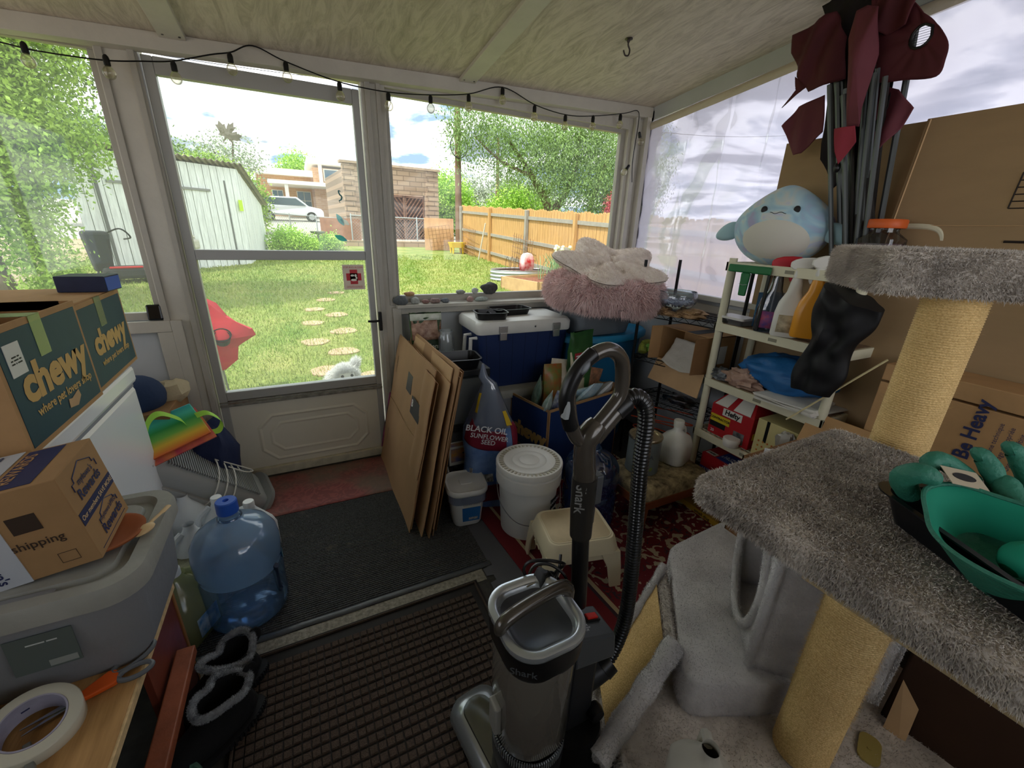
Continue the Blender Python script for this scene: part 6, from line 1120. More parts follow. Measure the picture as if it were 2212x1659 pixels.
def starc(side):
    def fn(u, v):
        a = 2*PI*u; c5 = .5+.5*math.cos(5*(a-.35)); rad_ = .255+.105*c5**1.3; r_ = rad_*v
        puff = (1-v**2.6)**.5*.050*(1+.1*c5)
        tuft = .052*math.exp(-(r_/.035)**2)
        for k_ in range(5): an = .35+PI/5+2*PI*k_/5; tuft += .030*math.exp(-(((r_*math.cos(a)-.135*math.cos(an))**2+(r_*math.sin(a)-.135*math.sin(an))**2)/.0011))
        crease = .016*(1-c5)*math.sin(min(1, v*1.4)*PI)
        rib = .0035*math.sin((r_*math.cos(a))*150+4*mnoise.noise(Vector((r_*math.cos(a)*9, r_*math.sin(a)*9, 0))))
        tipz = .035*c5*v**3
        return (r_*math.cos(a), r_*math.sin(a), .075+side*max(0.002, puff-tuft-crease)+(rib if v < .97 else 0)+tipz)
    return fn
q = MB().grid(starc(1), 150, 50).grid(starc(-1), 60, 12)
fur('cushion_cover', q, M('cushion_cream', '#f0e6dc', .95, col2='#ddcfc3', vs=12), cu, 26000, .008, .0011, (0, 0, -.1), .9, 42)
# ================================================================ RIGHT SIDE
# ---- black wire rack in the corner
rk = thing('wire_rack', 'black wire shelving rack in the right corner by the window', 'wire rack', (2.0, 1.73, 0))
bw = M('rack_black', '#161617', .4, .3)
for x, y in ((-.15, .22), (.13, .22), (-.005, -.262), (.15, -.262)): ob('post', MB().tube([(x, y, .0), (x, y, 1.285)], .0095, 10), bw, rk)
def wshelf(z):
    mb = MB(); c4 = [(-.15, .22), (-.005, -.262), (.15, -.262), (.13, .22)]
    def Q(u, v): # u left->right, v front->back
        a, b_, c, d = [Vector((*p, z)) for p in c4]; return (a*(1-u)+b_*u)*(1-v)+(d*(1-u)+c*u)*v
    for dz in (0, -.028): mb.tube([(x, y, z+dz) for x, y in c4], .003, 6, closed=True)
    for i in range(23): mb.tube([tuple(Q(i/22, 0)), tuple(Q(i/22, 1))], .0016, 4)
    for v in (.33, .66): mb.tube([tuple(Q(0, v)), tuple(Q(1, v))], .0022, 4)
    for v in (0, 1): mb.tube([tuple(Q(i/14, v)-Vector((0, 0, .028 if i % 2 else 0))) for i in range(15)], .0018, 4)
    for u in (0, 1): mb.tube([tuple(Q(u, i/8)-Vector((0, 0, .028 if i % 2 else 0))) for i in range(9)], .0018, 4)
    return mb
for z in (.985, .705, .44, .13): ob('wire_shelf', wshelf(z), bw, rk, smooth=0)
# bowl on driftwood
dwm = M('driftwood', '#8d6e4c', .85, col2='#c3a27a', vs=14, stretch=(1, 4, 4), bump=.8, bs=18)
dft = thing('driftwood', 'gnarled driftwood base under the glass bowl on the wire rack', 'driftwood', (1.94, 1.76, .989))
def gn(c, r, s): return MB().ell(c, r, 26, 16, lambda q: tuple(Vector(q)*(1+.55*mnoise.noise(Vector(q)*2.2+Vector((s, 0, 0)))+.25*mnoise.noise(Vector(q)*6+Vector((s, 2, 0))))))
ob('wood_root', gn((-.05, .10, .024), (.05, .11, .026), 3), dwm, dft, smooth=60); ob('wood_root', gn((.02, -.10, .022), (.07, .08, .028), 7), dwm, dft, smooth=60); ob('wood_root', gn((-.06, .0, .012), (.028, .10, .014), 11), dwm, dft, smooth=60)
bwl = thing('glass_bowl', 'clear round glass bowl with pale lilac pebbles on the driftwood', 'bowl', (1.935, 1.745, 1.022))
gbm = glassmat('bowl_glass', '#e3f1f1', .22, .03, haze=.06)
ob('bowl_glass', MB().lathe([(.035, 0), (.075, .015), (.103, .045), (.108, .07), (.10, .10), (.098, .104)], 44, cap1=False), gbm, bwl)
ob('bowl_rim', MB().at((0, 0, .104)).tube([(.098*math.cos(a), .098*math.sin(a), 0) for a in [i*PI/20 for i in range(40)]], .0022, 6, closed=True), gbm, bwl)
gr_ = MB()
for i in range(340):
    a, r_ = R.random()*6.283, .088*math.sqrt(R.random()); gr_.ell((r_*math.cos(a), r_*math.sin(a), .02+.018*R.random()+.02*(r_/.09)), (.007, .006, .004), 6, 4)
setp(ob('pebble_fill', gr_, M('lilac_pebbles', '#a7a3bd', .5, col2='#d8d6e4', vs=60), bwl, smooth=0), kind='stuff')
# open delivery box on the rack
db = thing('delivery_box', 'open cardboard delivery box with paper lining and hanging flap on the wire rack', 'box', (1.925, 1.64, .712))
ob('carton', MB().bx(0, .20, -.175, .175, 0, .004).bx(0, .20, -.175, .175, .20, .204).bx(0, .20, -.175, -.171, 0, .204).bx(0, .20, .171, .175, 0, .204).bx(.196, .20, -.175, .175, 0, .204), kraft, db, smooth=0)
ob('hanging_flap', MB().add([(0, -.175, 0), (-.045, -.19, -.13), (-.045, .19, -.13), (0, .175, 0), (.004, -.175, 0), (-.041, -.19, -.13), (-.041, .19, -.13), (.004, .175, 0)], HF[0:]), kraft_l, db, smooth=0)
ob('side_flap', MB().add([(0, -.175, 0), (-.09, -.155, -.0), (-.09, -.155, .20), (0, -.175, .204), (0, -.171, 0), (-.09, -.151, 0), (-.09, -.151, .20), (0, -.171, .204)], HF), kraft_d, db, smooth=0)
ob('side_flap', MB().add([(0, .175, 0), (-.06, .20, 0), (-.06, .20, .20), (0, .175, .204), (0, .171, 0), (-.06, .196, 0), (-.06, .196, .20), (0, .171, .204)], HF), kraft, db, smooth=0)
ob('paper_lining', MB().grid(lambda u, v: (.02+.05*v-.05*(1-v)**2+.008*mnoise.noise(Vector((u*6, v*5, 2))), -.15+.27*u, .005+.13*v-.03*(1-v)*math.sin(u*PI)), 24, 16), M('tissue_white', '#c9c5bd', .5, bump=.5, bs=30), db, solid=.001)
ob('black_tape', MB().bx(-.0004, 0, -.06, .0, 0, 0) if False else MB().bx(-.001, .20, -.08, -.01, .204, .2052), M('black_tape2', '#26272a', .4), db, smooth=0)
scr('HANDLE WITH CARE', .013, M('faded_ink', '#7c6147', .8), db, (.19, .06, .15), FNX)
ob('shipping_label', MB().bx(.06, .14, -.1765, -.1755, .05, .15), M('label_white', '#d9dad2', .6), db, smooth=0)
cord_y = M('cord_orange', '#b5482a', .6)
setp(ob('orange_cord', MB().tube(spl([(1.92+.10*math.cos(i*.9+.3*i), 1.70+.16*math.sin(i*1.1), .16+.012*i) for i in range(22)], 5), .004, 6), cord_y), 'tangled orange extension cord on the lowest rack shelf', 'cord')
gt_ = thing('garden_gloves', 'green and yellow garden gloves stuffed on the wire rack beside the box', 'gloves', (1.93, 1.89, .712))
gym = M('glove_yellow', '#9aa03a', .8, col2='#3f5a34', vs=16)
ob('glove', MB().tube(spl([(.0, .035, .02), (-.03, .03, .05), (-.05, .015, .045), (-.065, .0, .02)], 4), [.026]*13, 8), gym, gt_); ob('glove', MB().tube(spl([(.05, .0, .02), (0, .02, .07), (-.04, .03, .06)], 4), [.024]*9, 8), gym, gt_); ob('glove_cuff', MB().at((-.04, .0, .04), (0, 70, 20)).lathe([(.022, 0), (.024, .03)], 12), M('glove_lime', '#8fd05a', .7), gt_)
setp(ob('plastic_wrap', MB().ell((0, 0, .03), (.06, .12, .035), 16, 8, lambda q: tuple(Vector(q)*(1+.4*mnoise.noise(Vector(q)*3)))), glassmat('wrap_clear', '#d5cfcc', .35, .08, haze=.3, hazecol='#9c8f86'), loc=(2.0, 1.66, .445)), 'crinkled clear wrap on the middle rack shelf', 'wrap')
# ---- upholstered footstool with paint can and white jug
fs = thing('footstool', 'wooden footstool with floral patterned cushion in front of the rack', 'footstool', (1.57, 1.36, .006))
fw = M('footstool_wood', '#7b4426', .45, var=.15, vs=9)
ob('seat_rail', MB().bx(-.24, .24, -.165, -.145, .165, .21).bx(-.24, .24, .145, .165, .165, .21).bx(-.24, -.22, -.165, .165, .165, .21).bx(.22, .24, -.165, .165, .165, .21), fw, fs, smooth=0, bevel=.003)
for x in (-.215, .215):
    for y in (-.14, .14): ob('leg', MB().at((x, y, 0)).bx(-.02, .02, -.02, .02, 0, .17, .006), fw, fs, smooth=0, bevel=.003)
ob('cushion', MB().rr([(.47, .32, .03, .205), (.475, .325, .05, .23), (.45, .30, .06, .262), (.36, .22, .06, .270)], 6), M('tapestry', '#4d4230', .9, col2='#b7a67e', vs=24, det=6, bump=.5, bs=120), fs, smooth=60)
pc = thing('paint_can', 'grey paint can with metal rim on the footstool', 'paint can', (1.475, 1.385, .277))
ob('can_body', MB().lathe([(.082, 0), (.084, .004), (.082, .008), (.082, .18), (.084, .184)], 40), M('can_label', '#6d7678', .4, var=.1, vs=10), pc, smooth=50); ob('can_rim', MB().loft([[(r_*math.cos(2*PI*q/40), r_*math.sin(2*PI*q/40), z) for q in range(40)] for r_, z in ((.084, .183), (.086, .19), (.083, .196), (.074, .196), (.072, .188), (.0, .187))], True, False), M('tin', '#b4a98e', .25, .9), pc, smooth=50)
txt('ULTRA', .03, M('ink_slate', '#39424a', .6), pc, (-.058, -.0635, .11), (90, 0, -42)); ob('drip', MB().at((-.02, -.083, .04), (90, 0, 0)).lathe([(.012, 0), (.006, .003)], 8), M('drip_green', '#7d8f4a', .6), pc)
wj = M('jug_white', '#d3d3cc', .4, sss=0)
wjt = thing('white_jug', 'white plastic jug with ribbed cap and handle on the footstool', 'jug', (1.70, 1.385, .277), 200)
ob('jug_body', MB().rr([(.15, .13, .04, 0), (.17, .15, .045, .01), (.17, .15, .045, .10), (.15, .13, .05, .14), (.07, .07, .034, .165), (.045, .045, .022, .18), (.045, .045, .022, .20)], 6, (0, 0)), wj, wjt, smooth=60)
ob('jug_handle', MB().tube(spl([(-.02, 0, .17), (-.07, 0, .172), (-.10, 0, .13), (-.09, 0, .07)], 5), .014, 10), wj, wjt); ob('cap', MB().lathe([(.026, .20), (.027, .23), (.024, .235)], 24), M('cap_cream', '#c9c8bd', .5), wjt, smooth=40)
# ---- cream plastic shelving
scm = M('shelf_cream', '#d6d1b6', .5, var=.04, vs=6)
sh_ = thing('shelving_unit', 'cream plastic shelving unit with five shelves against the right wall', 'shelves', (2.06, 1.14, 0))
for x in (-.145, .145):
    for y in (-.285, .285):
        ob('post', MB().lathe([(.0185, z_) for z_ in (0, 1.33)], 20, (x, y, 0)), scm, sh_, smooth=60)
board = M('hardboard', '#7d6650', .7, var=.1, vs=10)
for k_, z in enumerate((.115, .41, .71, 1.01, 1.31)):
    f_ = MB(); x0, x1, y0, y1 = -.165, .165, -.305, .305
    f_.bx(x0, x0+.012, y0, y1, z-.04, z+.002).bx(x1-.012, x1, y0, y1, z-.04, z+.002).bx(x0, x1, y0, y0+.012, z-.04, z+.002).bx(x0, x1, y1-.012, y1, z-.04, z+.002)
    for i in range(1, 20): y = y0+(y1-y0)*i/20; f_.bx(x0+.01, x1-.01, y-.003, y+.003, z-.008, z)
    for i in range(1, 9): x = x0+(x1-x0)*i/9; f_.bx(x-.003, x+.003, y0+.01, y1-.01, z-.008, z)
    s1 = ob('shelf', f_, scm, sh_, smooth=0, bevel=.0015)
    ob('molded_label', MB().bx(x0-.001, x0, -.03, .01, z-.027, z-.012), M('label_dark_cream', '#8a8674', .6), s1, smooth=0)  # label plate darker than the shelf cream
    if k_ in (2, 3): ob('shelf_board', MB().bx(-.15, .15, -.29, .29, z+.001, z+.004), board, s1, smooth=0)
# ---- plush toy
m, t, b = nodes_of('plush_blue'); tcn = N(t, 'ShaderNodeTexCoord'); n1 = N(t, 'ShaderNodeTexNoise'); n1.inputs['Scale'].default_value = 7; n1.inputs['Detail'].default_value = 2; n1.inputs['Distortion'].default_value = 1.5; t.links.new(tcn.outputs['Object'], n1.inputs['Vector'])
r = N(t, 'ShaderNodeValToRGB'); e = r.color_ramp.elements; e[0].position = .3; e[0].color = lin('#a9a8c9'); e[1].position = .7; e[1].color = lin('#b6bfe0')
for p_, c_ in ((.42, '#9fc3d6'), (.5, '#b3d2dc'), (.58, '#cfd4cf')): k = e.new(p_); k.color = lin(c_)
t.links.new(n1.outputs['Fac'], r.inputs[0]); t.links.new(r.outputs[0], b.inputs['Base Color']); b.inputs['Roughness'].default_value = .9; b.inputs['Sheen Weight'].default_value = .3
plb = m; plw = M('plush_cream', '#d3d0c4', .9, sheen=.3, bump=.1, bs=20)
ps = thing('plush_toy', 'round pastel blue tie dye plush toy with cream belly on the top shelf', 'plush toy', (2.035, 1.30, 1.314), -74)
def body(q):
    x, y, z = q; zz = z
    w_ = 1.0*(1-.42*max(0, z)**1.6)*(1 if z < 0 else 1); 
    return (x*w_, y*w_*.95, z if z < 0 else z*1.0)
BC, BR = (0, 0, .165), (.205, .155, .175)
ob('body', MB().ell(BC, BR, 48, 30, body), plb, ps)
def surf(x, z, off):   # point on the front (-y) of the body
    zz = (z-BC[2])/BR[2]; w_ = 1-.42*max(0, zz)**1.6; s_ = math.sqrt(max(0, 1-zz*zz)); xx = x/(BR[0]*w_*s_) if s_ > 0 else 0
    return (x, -(BR[1]*w_*.95*s_*math.sqrt(max(0, 1-xx*xx)))-off, z)
bel = []
for i in range(13):
    v = i/12; bel.append([surf(.012+.135*v*math.cos(a)*1.0, .105+.085*v*math.sin(a)*(1 if math.sin(a) > 0 else .98), .0025*(1-v**6)) for a in [2*PI*j/40 for j in range(40)]])
ob('belly_patch', MB().loft(bel[1:], True, False), plw, ps)
for x_ in (-.052, .075):
    p_ = surf(x_, .232, .003); ob('eye', MB().ell(p_, (.0135, .004, .0155), 16, 10), M('eye_black', '#141416', .5), ps)
mo = [surf(x_, .218+.003*math.sin((x_-.01)*150), .002) for x_ in [(-.022+.064*i/24) for i in range(25)]]
ob('mouth_stitch', MB().tube(mo, .0013, 6), M('stitch_dark', '#333640', .7), ps)
def fin(sx): return MB().at((sx*.225, -.03, .135), (0, sx*(25), 0)).ell((0, 0, 0), (.062, .026, .040), 20, 12, lambda q: (q[0], q[1], q[2]*(1-.25*q[0]*sx)))
ob('fin', fin(-1), M('fin_teal', '#a3c6cf', .9, sheen=.3, bump=.1, bs=20), ps); ob('fin', fin(1), M('fin_teal', '#a3c6cf', .9), ps)
# ---- folded camp chairs standing on the shelf
cc = thing('folded_camp_chair', 'folded maroon camp chair with grey tubes and cup holder standing on the top shelf', 'camp chair', (2.06, 1.02, 1.316))
O = Vector((2.06, 1.02, 1.316))
mar_m = M('maroon_canvas', '#4c1b22', .75, bump=.15, bs=30, var=.12, vs=9); mar_l = M('maroon_thin', '#66303a', .7, bump=.2, bs=25, var=.1, vs=7); stlg = M('tube_grey', '#5b5f60', .35, .5); stld = M('tube_dark', '#2b2725', .5, .3)
def crumple(poly, amp, seed=0, n_=14, x=2.0, curl=0):
    P_ = [Vector((x, p[0], p[1]))-O for p in poly]; c = sum(P_, Vector())/len(P_); bd = None
    if bd is None:
        bd = []
        for i in range(len(P_)):
            a, b_ = P_[i], P_[(i+1) % len(P_)]; bd += [tuple(a+(b_-a)*k_/6) for k_ in range(6)]
    rings = []
    for i in range(1, n_+1):
        v = i/n_; ring = []
        for q in bd:
            p = c+(Vector(q)-c)*v; d = amp*(mnoise.noise(Vector((p.y*14+seed, p.z*7, seed)))+.5*math.sin(p.y*55+4*mnoise.noise(Vector((p.y*6, p.z*4, seed)))))-curl*v*v; ring.append((p.x+d, p.y, p.z))
        rings.append(ring)
    return MB().loft(rings, True, False)
def cloth(poly, amp, seed, x, mat=None, curl=0): ob('fabric', crumple(poly, amp, seed, x=x, curl=curl), mat or mar_m, cc, smooth=60, solid=.004)
cloth([(1.259, 2.257), (1.416, 2.228), (1.402, 2.162), (1.34, 2.06), (1.297, 2.002), (1.164, 2.016), (1.186, 2.151)], .022, 1, 1.95, curl=-.03)
cloth([(1.41, 1.969), (1.334, 2.015), (1.38, 2.077), (1.312, 2.029)], .006, 2, 2.0)
cloth([(1.442, 1.914), (1.387, 1.981), (1.28, 2.0), (1.25, 1.86), (1.324, 1.789), (1.359, 1.786)], .010, 3, 2.08, mar_l)
cloth([(1.159, 2.215), (1.125, 2.22), (1.082, 2.20), (1.046, 2.052), (1.047, 1.968), (1.052, 1.887), (1.041, 1.828), (1.085, 1.836), (1.121, 1.997), (1.162, 2.134)], .014, 4, 1.91, mar_l, curl=-.03)
cloth([(1.12, 1.832), (1.052, 1.832), (1.034, 1.777), (1.072, 1.704), (1.094, 1.749)], .008, 5, 1.93, M('maroon_bright', '#8a2b3a', .7))
cloth([(1.102, 1.999), (1.004, 1.954), (.942, 1.885), (.962, 1.827), (1.036, 1.724), (1.065, 1.74), (1.122, 1.921)], .012, 6, 2.06, mar_l)
cloth([(1.36, 2.32), (1.20, 2.34), (1.05, 2.33), (1.03, 2.20), (1.10, 2.06), (1.20, 2.05), (1.26, 2.15)], .02, 7, 2.04, M('black_canvas', '#1c1618', .8))
cloth([(1.149, 2.30), (1.067, 2.30), (.99, 2.20), (1.0, 2.13), (1.06, 2.12), (1.12, 2.16)], .02, 8, 1.98)
# armrest loop with mesh cup holder: ring shaped fabric with a hole
ringo = [(1.12, 2.20), (1.03, 2.215), (.969, 2.157), (.923, 2.113), (.875, 2.05), (.866, 1.999), (.877, 1.953), (.968, 1.965), (1.06, 1.985), (1.11, 2.08)]
bo_ = spl([tuple(Vector((2.0, p[0], p[1]))-O) for p in ringo], 5, True); cy, cz_ = .955-O.y, 2.088-O.z
inner = [(2.0-O.x, cy+.030*math.cos(2*PI*i/len(bo_)), cz_+.034*math.sin(2*PI*i/len(bo_))) for i in range(len(bo_))]
# align inner to outer by angle
inner = []
for q in bo_:
    a = math.atan2(q[2]-cz_, q[1]-cy); inner.append((q[0], cy+.030*math.cos(a), cz_+.034*math.sin(a)))
inner2 = [(2.0-O.x, q[1], q[2]) for q in inner]
mesh_c = (1.02-O.y, 2.03-O.z)
lay = []
for i in range(9):
    v = i/8; lay.append([(2.0-O.x+.012*math.sin(v*PI)*mnoise.noise(Vector((b_[1]*20, b_[2]*20, 1))), a[1]+(b_[1]-a[1])*v, a[2]+(b_[2]-a[2])*v) for a, b_ in zip(inner2, bo_)])
ob('fabric', MB().loft(lay, False, False), mar_m, cc, smooth=60, solid=.004)
ob('cup_ring', MB().tube(inner2[::3], .005, 8, closed=True), blk, cc)
nm = MB()
for i in range(9): nm.tube([(2.0-O.x, cy-.028, cz_-.03+i*.0075), (2.0-O.x, cy+.028, cz_-.03+i*.0075)], .0008, 3)
ob('cup_net', nm, M('net_black', '#1d1d20', .7), cc)
tubes = []
for i in range(26):
    yb = .92+.15*R.random(); xb = 2.04+.11*R.random(); yt = yb+.06+.16*R.random(); xt = 1.98+.10*R.random()
    tubes.append(((xb, yb, 1.325), (xt, yt, 1.95+.25*R.random())))
for i, (a, b_) in enumerate(tubes): ob('tube', MB().tube([tuple(Vector(a)-O), tuple(Vector(b_)-O)], .0085 if i % 3 else .011, 8), stld if i % 2 else stlg, cc)
for a, b_ in (((2.02, .985, 1.33), (1.95, 1.13, 1.95)), ((2.02, .955, 1.33), (1.96, 1.05, 2.0)), ((2.02, .93, 1.33), (1.96, 1.01, 1.98)), ((2.04, 1.05, 1.33), (1.96, 1.20, 2.0))): ob('tube', MB().tube([tuple(Vector(a)-O), tuple(Vector(b_)-O)], .009, 8), stlg, cc)
for z in (1.60, 1.66): ob('hinge_cap', MB().ell(tuple(Vector((1.98, 1.10, z+.1))-O), (.012, .012, .02), 10, 6), blk, cc)
cloth([(1.26, 2.10), (1.06, 2.12), (1.02, 1.90), (1.08, 1.70), (1.14, 1.62), (1.22, 1.75)], .02, 9, 2.06, M('black_canvas', '#1c1618', .8))  # dark core sheet put in for the darkness between the tubes
# jar with orange lid, curved cream tube frame
jt = thing('lidded_jar', 'clear square jar with orange lid behind the cat tree perch', 'jar', (2.05, .905, 1.316))
ob('jar_body', MB().rr([(.13, .13, .02, 0), (.13, .13, .025, .12), (.09, .09, .04, .145), (.09, .09, .04, .16)], 5), glassmat('jar_clear', '#dcdcdf', .18, .05, haze=.2, hazecol='#a8a5ac'), jt, smooth=50)
ob('lid', MB().lathe([(.062, .160), (.064, .164), (.064, .188), (.060, .192)], 32), M('lid_orange', '#d0602a', .45), jt, smooth=45); ob('contents', MB().rr([(.115, .115, .02, .004), (.115, .115, .02, .105)], 4), M('contents_plum', '#6d2a4a', .6, col2='#a3a0a6', vs=14, det=0), jt)
ob('cream_tube_frame', MB(), scm) if False else None
tf = thing('tube_frame', 'cream curved metal tube frame behind the orange lidded jar', 'frame', (2.16, .86, 1.316))
ob('bent_tube', MB().tube(spl([(0, .20, .02), (0, .20, .12), (0, .16, .165), (0, .06, .17), (0, -.06, .165), (0, -.10, .12), (0, -.105, .02)], 6), .013, 10), scm, tf)
# ---- items on the shelves
gp = thing('green_level', 'green plastic hanger tool clipped under the top shelf', 'tool', (1.885, 1.30, 1.22))
grn = M('tool_green', '#1f6a3c', .45)
ob('cross_bar', MB().bx(-.012, .0, -.10, .115, .05, .085), grn, gp, smooth=0, bevel=.006); ob('clip', MB().add([(-.014, .0, -.055), (0, .0, -.055), (0, .035, -.055), (-.014, .035, -.055), (-.014, -.005, .05), (0, -.005, .05), (0, .04, .05), (-.014, .04, .05)], HF), grn, gp, smooth=0, bevel=.005)
ob('wire_loop', MB().tube([(-.016, -.004, .0), (-.02, .017, -.004), (-.016, .038, .0)], .0012, 5), wire, gp); ob('black_strap', MB().bx(-.008, .0, -.10, -.088, -.20, .05), blk, gp, smooth=0)
pct = thing('plastic_case', 'small clear plastic box on the left of the second shelf', 'case', (1.955, 1.37, 1.016))
ob('case_base', MB().rr([(.10, .14, .012, 0), (.105, .145, .012, .024)], 4), glassmat('case_clear', '#dfe0e0', .2, .06, haze=.4, hazecol='#c9c8c4'), pct, smooth=40); ob('case_lid', MB().rr([(.11, .15, .012, .025), (.11, .15, .012, .036)], 4), M('case_lid', '#d2cfc8', .35), pct, smooth=40)
bbx = thing('blue_carton', 'dark teal blue carton standing on the second shelf behind the spray bottles', 'carton', (2.03, 1.25, 1.016))
ob('carton', MB().bx(-.06, .06, -.06, .045, 0, .165), M('carton_teal', '#1d4666', .5, var=.08, vs=6), bbx, smooth=0, bevel=.002); txt('salt\nblend', .045, M('ink_teal', '#3d7190', .6), bbx, (-.062, -.005, .09), FNX)
def spray(lab, loc, rz, bodym, trigm, level=None, lbl=None):
    s_ = thing('spray_bottle', lab, 'spray bottle', loc, rz, 'spray bottles on the second shelf'); s_.scale = (1.2, 1.1, 1.02)
    ob('bottle_body', MB().rr([(.085, .055, .02, 0), (.092, .060, .022, .008), (.092, .060, .022, .10), (.080, .052, .024, .145), (.046, .040, .0195, .19), (.036, .034, .0165, .235), (.030, .030, .0148, .252)], 6), bodym, s_, smooth=60)
    ob('collar', MB().lathe([(.018, .250), (.019, .254), (.018, .280), (.012, .284)], 20), M('collar_white', '#dddcd6', .45), s_)
    tr2 = ob('trigger_head', MB().loft([[(x, y*w_, z) for y, z in ((-1, z0_), (1, z0_), (1, z1_), (-1, z1_))] for x, w_, z0_, z1_ in ((-.032, .011, .292, .312), (-.02, .013, .282, .322), (.0, .014, .278, .330), (.03, .013, .290, .333), (.055, .009, .306, .332), (.062, .007, .312, .328))]), trigm, s_, bevel=.004, smooth=60)
    ob('trigger_lever', MB().tube(spl([(.028, 0, .292), (.042, 0, .270), (.040, 0, .248), (.046, 0, .232)], 4), .006, 8, flat=1.5), trigm, tr2); ob('nozzle', MB().at((.062, 0, .32), (0, 90, 0)).lathe([(.009, 0), (.008, .012)], 10), M('collar_white', '#dddcd6', .45), tr2)
    ob('dip_tube', MB().tube([(0, 0, .01), (0, 0, .25)], .003, 6), M('dip', '#c9cbd0', .5), s_)
    if lbl: ob('bottle_label', MB().grid(lambda u, v: (-.03+.06*u, -.0308, .02+.075*v), 2, 2), lbl, s_, solid=.0008)
    return s_
clr = glassmat('spray_clear', '#d8dce2', .25, .05, haze=.18, hazecol='#a9b3c4')
spray('clear spray bottle with red trigger and bluish liquid, leftmost of three', (1.925, 1.19, 1.016), -62, clr, M('trigger_red', '#b8202c', .4), lbl=M('label_violet', '#4a4a8c', .5, col2='#b04a5c', vs=30))
spray('white spray bottle with white trigger, the middle one of three', (1.915, 1.10, 1.016), -58, M('bottle_white', '#d8d6cd', .45), M('trigger_white', '#dfddd6', .4), lbl=M('label_photo', '#8f816a', .5, col2='#cdbf9f', vs=40))
spray('orange yellow spray bottle with white trigger, rightmost of three', (1.915, 1.015, 1.03), -56, M('bottle_orange', '#dc9628', .4, coat=.2), M('trigger_white', '#dfddd6', .4))
# black bag hanging over the shelf front
bgt = thing('black_bag', 'large black trash bag draped over the right side of the shelves', 'bag', (1.865, .90, .83))
def bbag(u, v):
    wv_ = .078+.025*v+.012*math.sin(v*9); a = 2*PI*u; y = wv_*math.cos(a)*(1+.14*mnoise.noise(Vector((math.cos(a)*1.5, v*4, 3)))); x = (.035+.02*v)*math.sin(a)*(1+.6*mnoise.noise(Vector((math.cos(a)*2, v*5, 9))))-.01
    y -= .05*v
    return (x+.009*mnoise.noise(Vector((y*16, v*6, 1))), y, .40*v*(1+.10*math.cos(a-.3)*v))
mb = MB(); rings = [[bbag(j/48, i/30) for j in range(48)] for i in range(31)]; mb.loft(rings); ob('bag_body', mb, M('bag_black_plastic', '#0b0b0d', .6, bump=.1, bs=16), bgt, smooth=50)
def lump(name, lab, cat, loc, rx, ry, rz_, mat, seed, flat=.5, grp=None, zr=0, amp=.35, fr=2.2):
    def f(q):
        v = Vector(q); s_ = 1+amp*mnoise.noise(v*fr+Vector((seed, 0, 0)))+.4*amp*mnoise.noise(v*fr*3+Vector((seed, 5, 0))); v = v*s_; return (v.x, v.y, max(v.z, -.85))
    return setp(ob(name, MB().ell((0, 0, rz_*.85), (rx, ry, rz_), 40, 22, f), mat, loc=loc, rot=(0, 0, zr), smooth=60), lab, cat, grp)
lump('blue_tarp', 'folded bright blue tarp bundle on the middle shelf', 'tarp', (2.035, 1.10, .745), .14, .22, .085, M('tarp_blue', '#2a6aa8', .45, bump=.9, bs=14, var=.12, vs=7), 4, amp=.20, fr=2.6)
lump('grocery_bag', 'crumpled tan plastic grocery bag at the front of the middle shelf', 'bag', (1.935, 1.24, .716), .045, .10, .045, M('bag_tan', '#a88878', .35, bump=.8, bs=25, var=.15, vs=14), 8, amp=.5)
lump('black_white_bag', 'small black and white crumpled bag at the left end of the middle shelf', 'bag', (1.95, 1.37, .716), .05, .065, .03, M('bag_mix', '#22262c', .3, col2='#9fa3a8', vs=22, bump=.6, bs=30), 14, amp=.5)
pp = M('paper_white', '#cfccc4', .7, bump=.3, bs=14)
for k_, (lab, y_, dz, rz_) in enumerate((('folded white paper sheet at the bottom of the pile on the middle shelf', 1.00, 0, 4), ('folded white paper sheet in the middle of the pile on the shelf', .98, .010, -5), ('top white paper sheet of the pile with a rolled edge', 1.01, .020, 9))):
    q = MB().loft([[(-.13+.25*a_, -.13+.26*b_+.01*math.sin(a_*8+k_), .005*math.sin(b_*7+a_*3+k_)*.6+.004+.004) for b_ in [i/14 for i in range(15)]]+[(-.13+.25*a_, -.13+.26*(1-b_), .0) for b_ in [i/14 for i in range(15)]] for a_ in [i/10 for i in range(11)]])
    setp(ob('paper_sheet', q, pp, loc=(1.99, y_, .716+dz), rot=(0, 0, rz_), smooth=40), lab, 'paper', 'papers on the middle shelf')
# hefty boxes etc
hr = M('hefty_red', '#a81f26', .45); hy = M('hefty_yellow', '#cdb52a', .5); hw = M('hefty_white', '#d5d2cb', .5); hb_ = M('hefty_blue', '#243a86', .45); hk = M('hefty_black', '#151515', .5)
hx = thing('trash_bag_box', 'red contractor trash bag box with folded white top on the fourth shelf', 'box', (1.985, 1.25, .416))
ob('carton', MB().bx(-.07, .09, -.12, .12, 0, .17).add([(-.07, -.12, .17), (.09, -.12, .17), (.09, .12, .17), (-.07, .12, .17), (.0, -.08, .235), (.02, -.08, .235), (.02, .08, .235), (.0, .08, .235)], HF), hr, hx, smooth=0, bevel=.002)
ob('white_flap', MB().quad((-.071, -.10, .173), (-.071, -.005, .173), (-.002, -.01, .236), (-.002, -.07, .236)).quad((-.071, .105, .173), (-.071, .03, .173), (-.002, .02, .236), (-.002, .07, .236)), hw, hx, smooth=0, solid=.002)
ob('yellow_panel', MB().bx(-.0715, -.07, .0, .115, .075, .115).bx(-.05, .08, -.1215, -.12, .05, .085), hy, hx, smooth=0); ob('black_panel', MB().bx(-.0715, -.07, .02, .115, .045, .075), hk, hx, smooth=0)
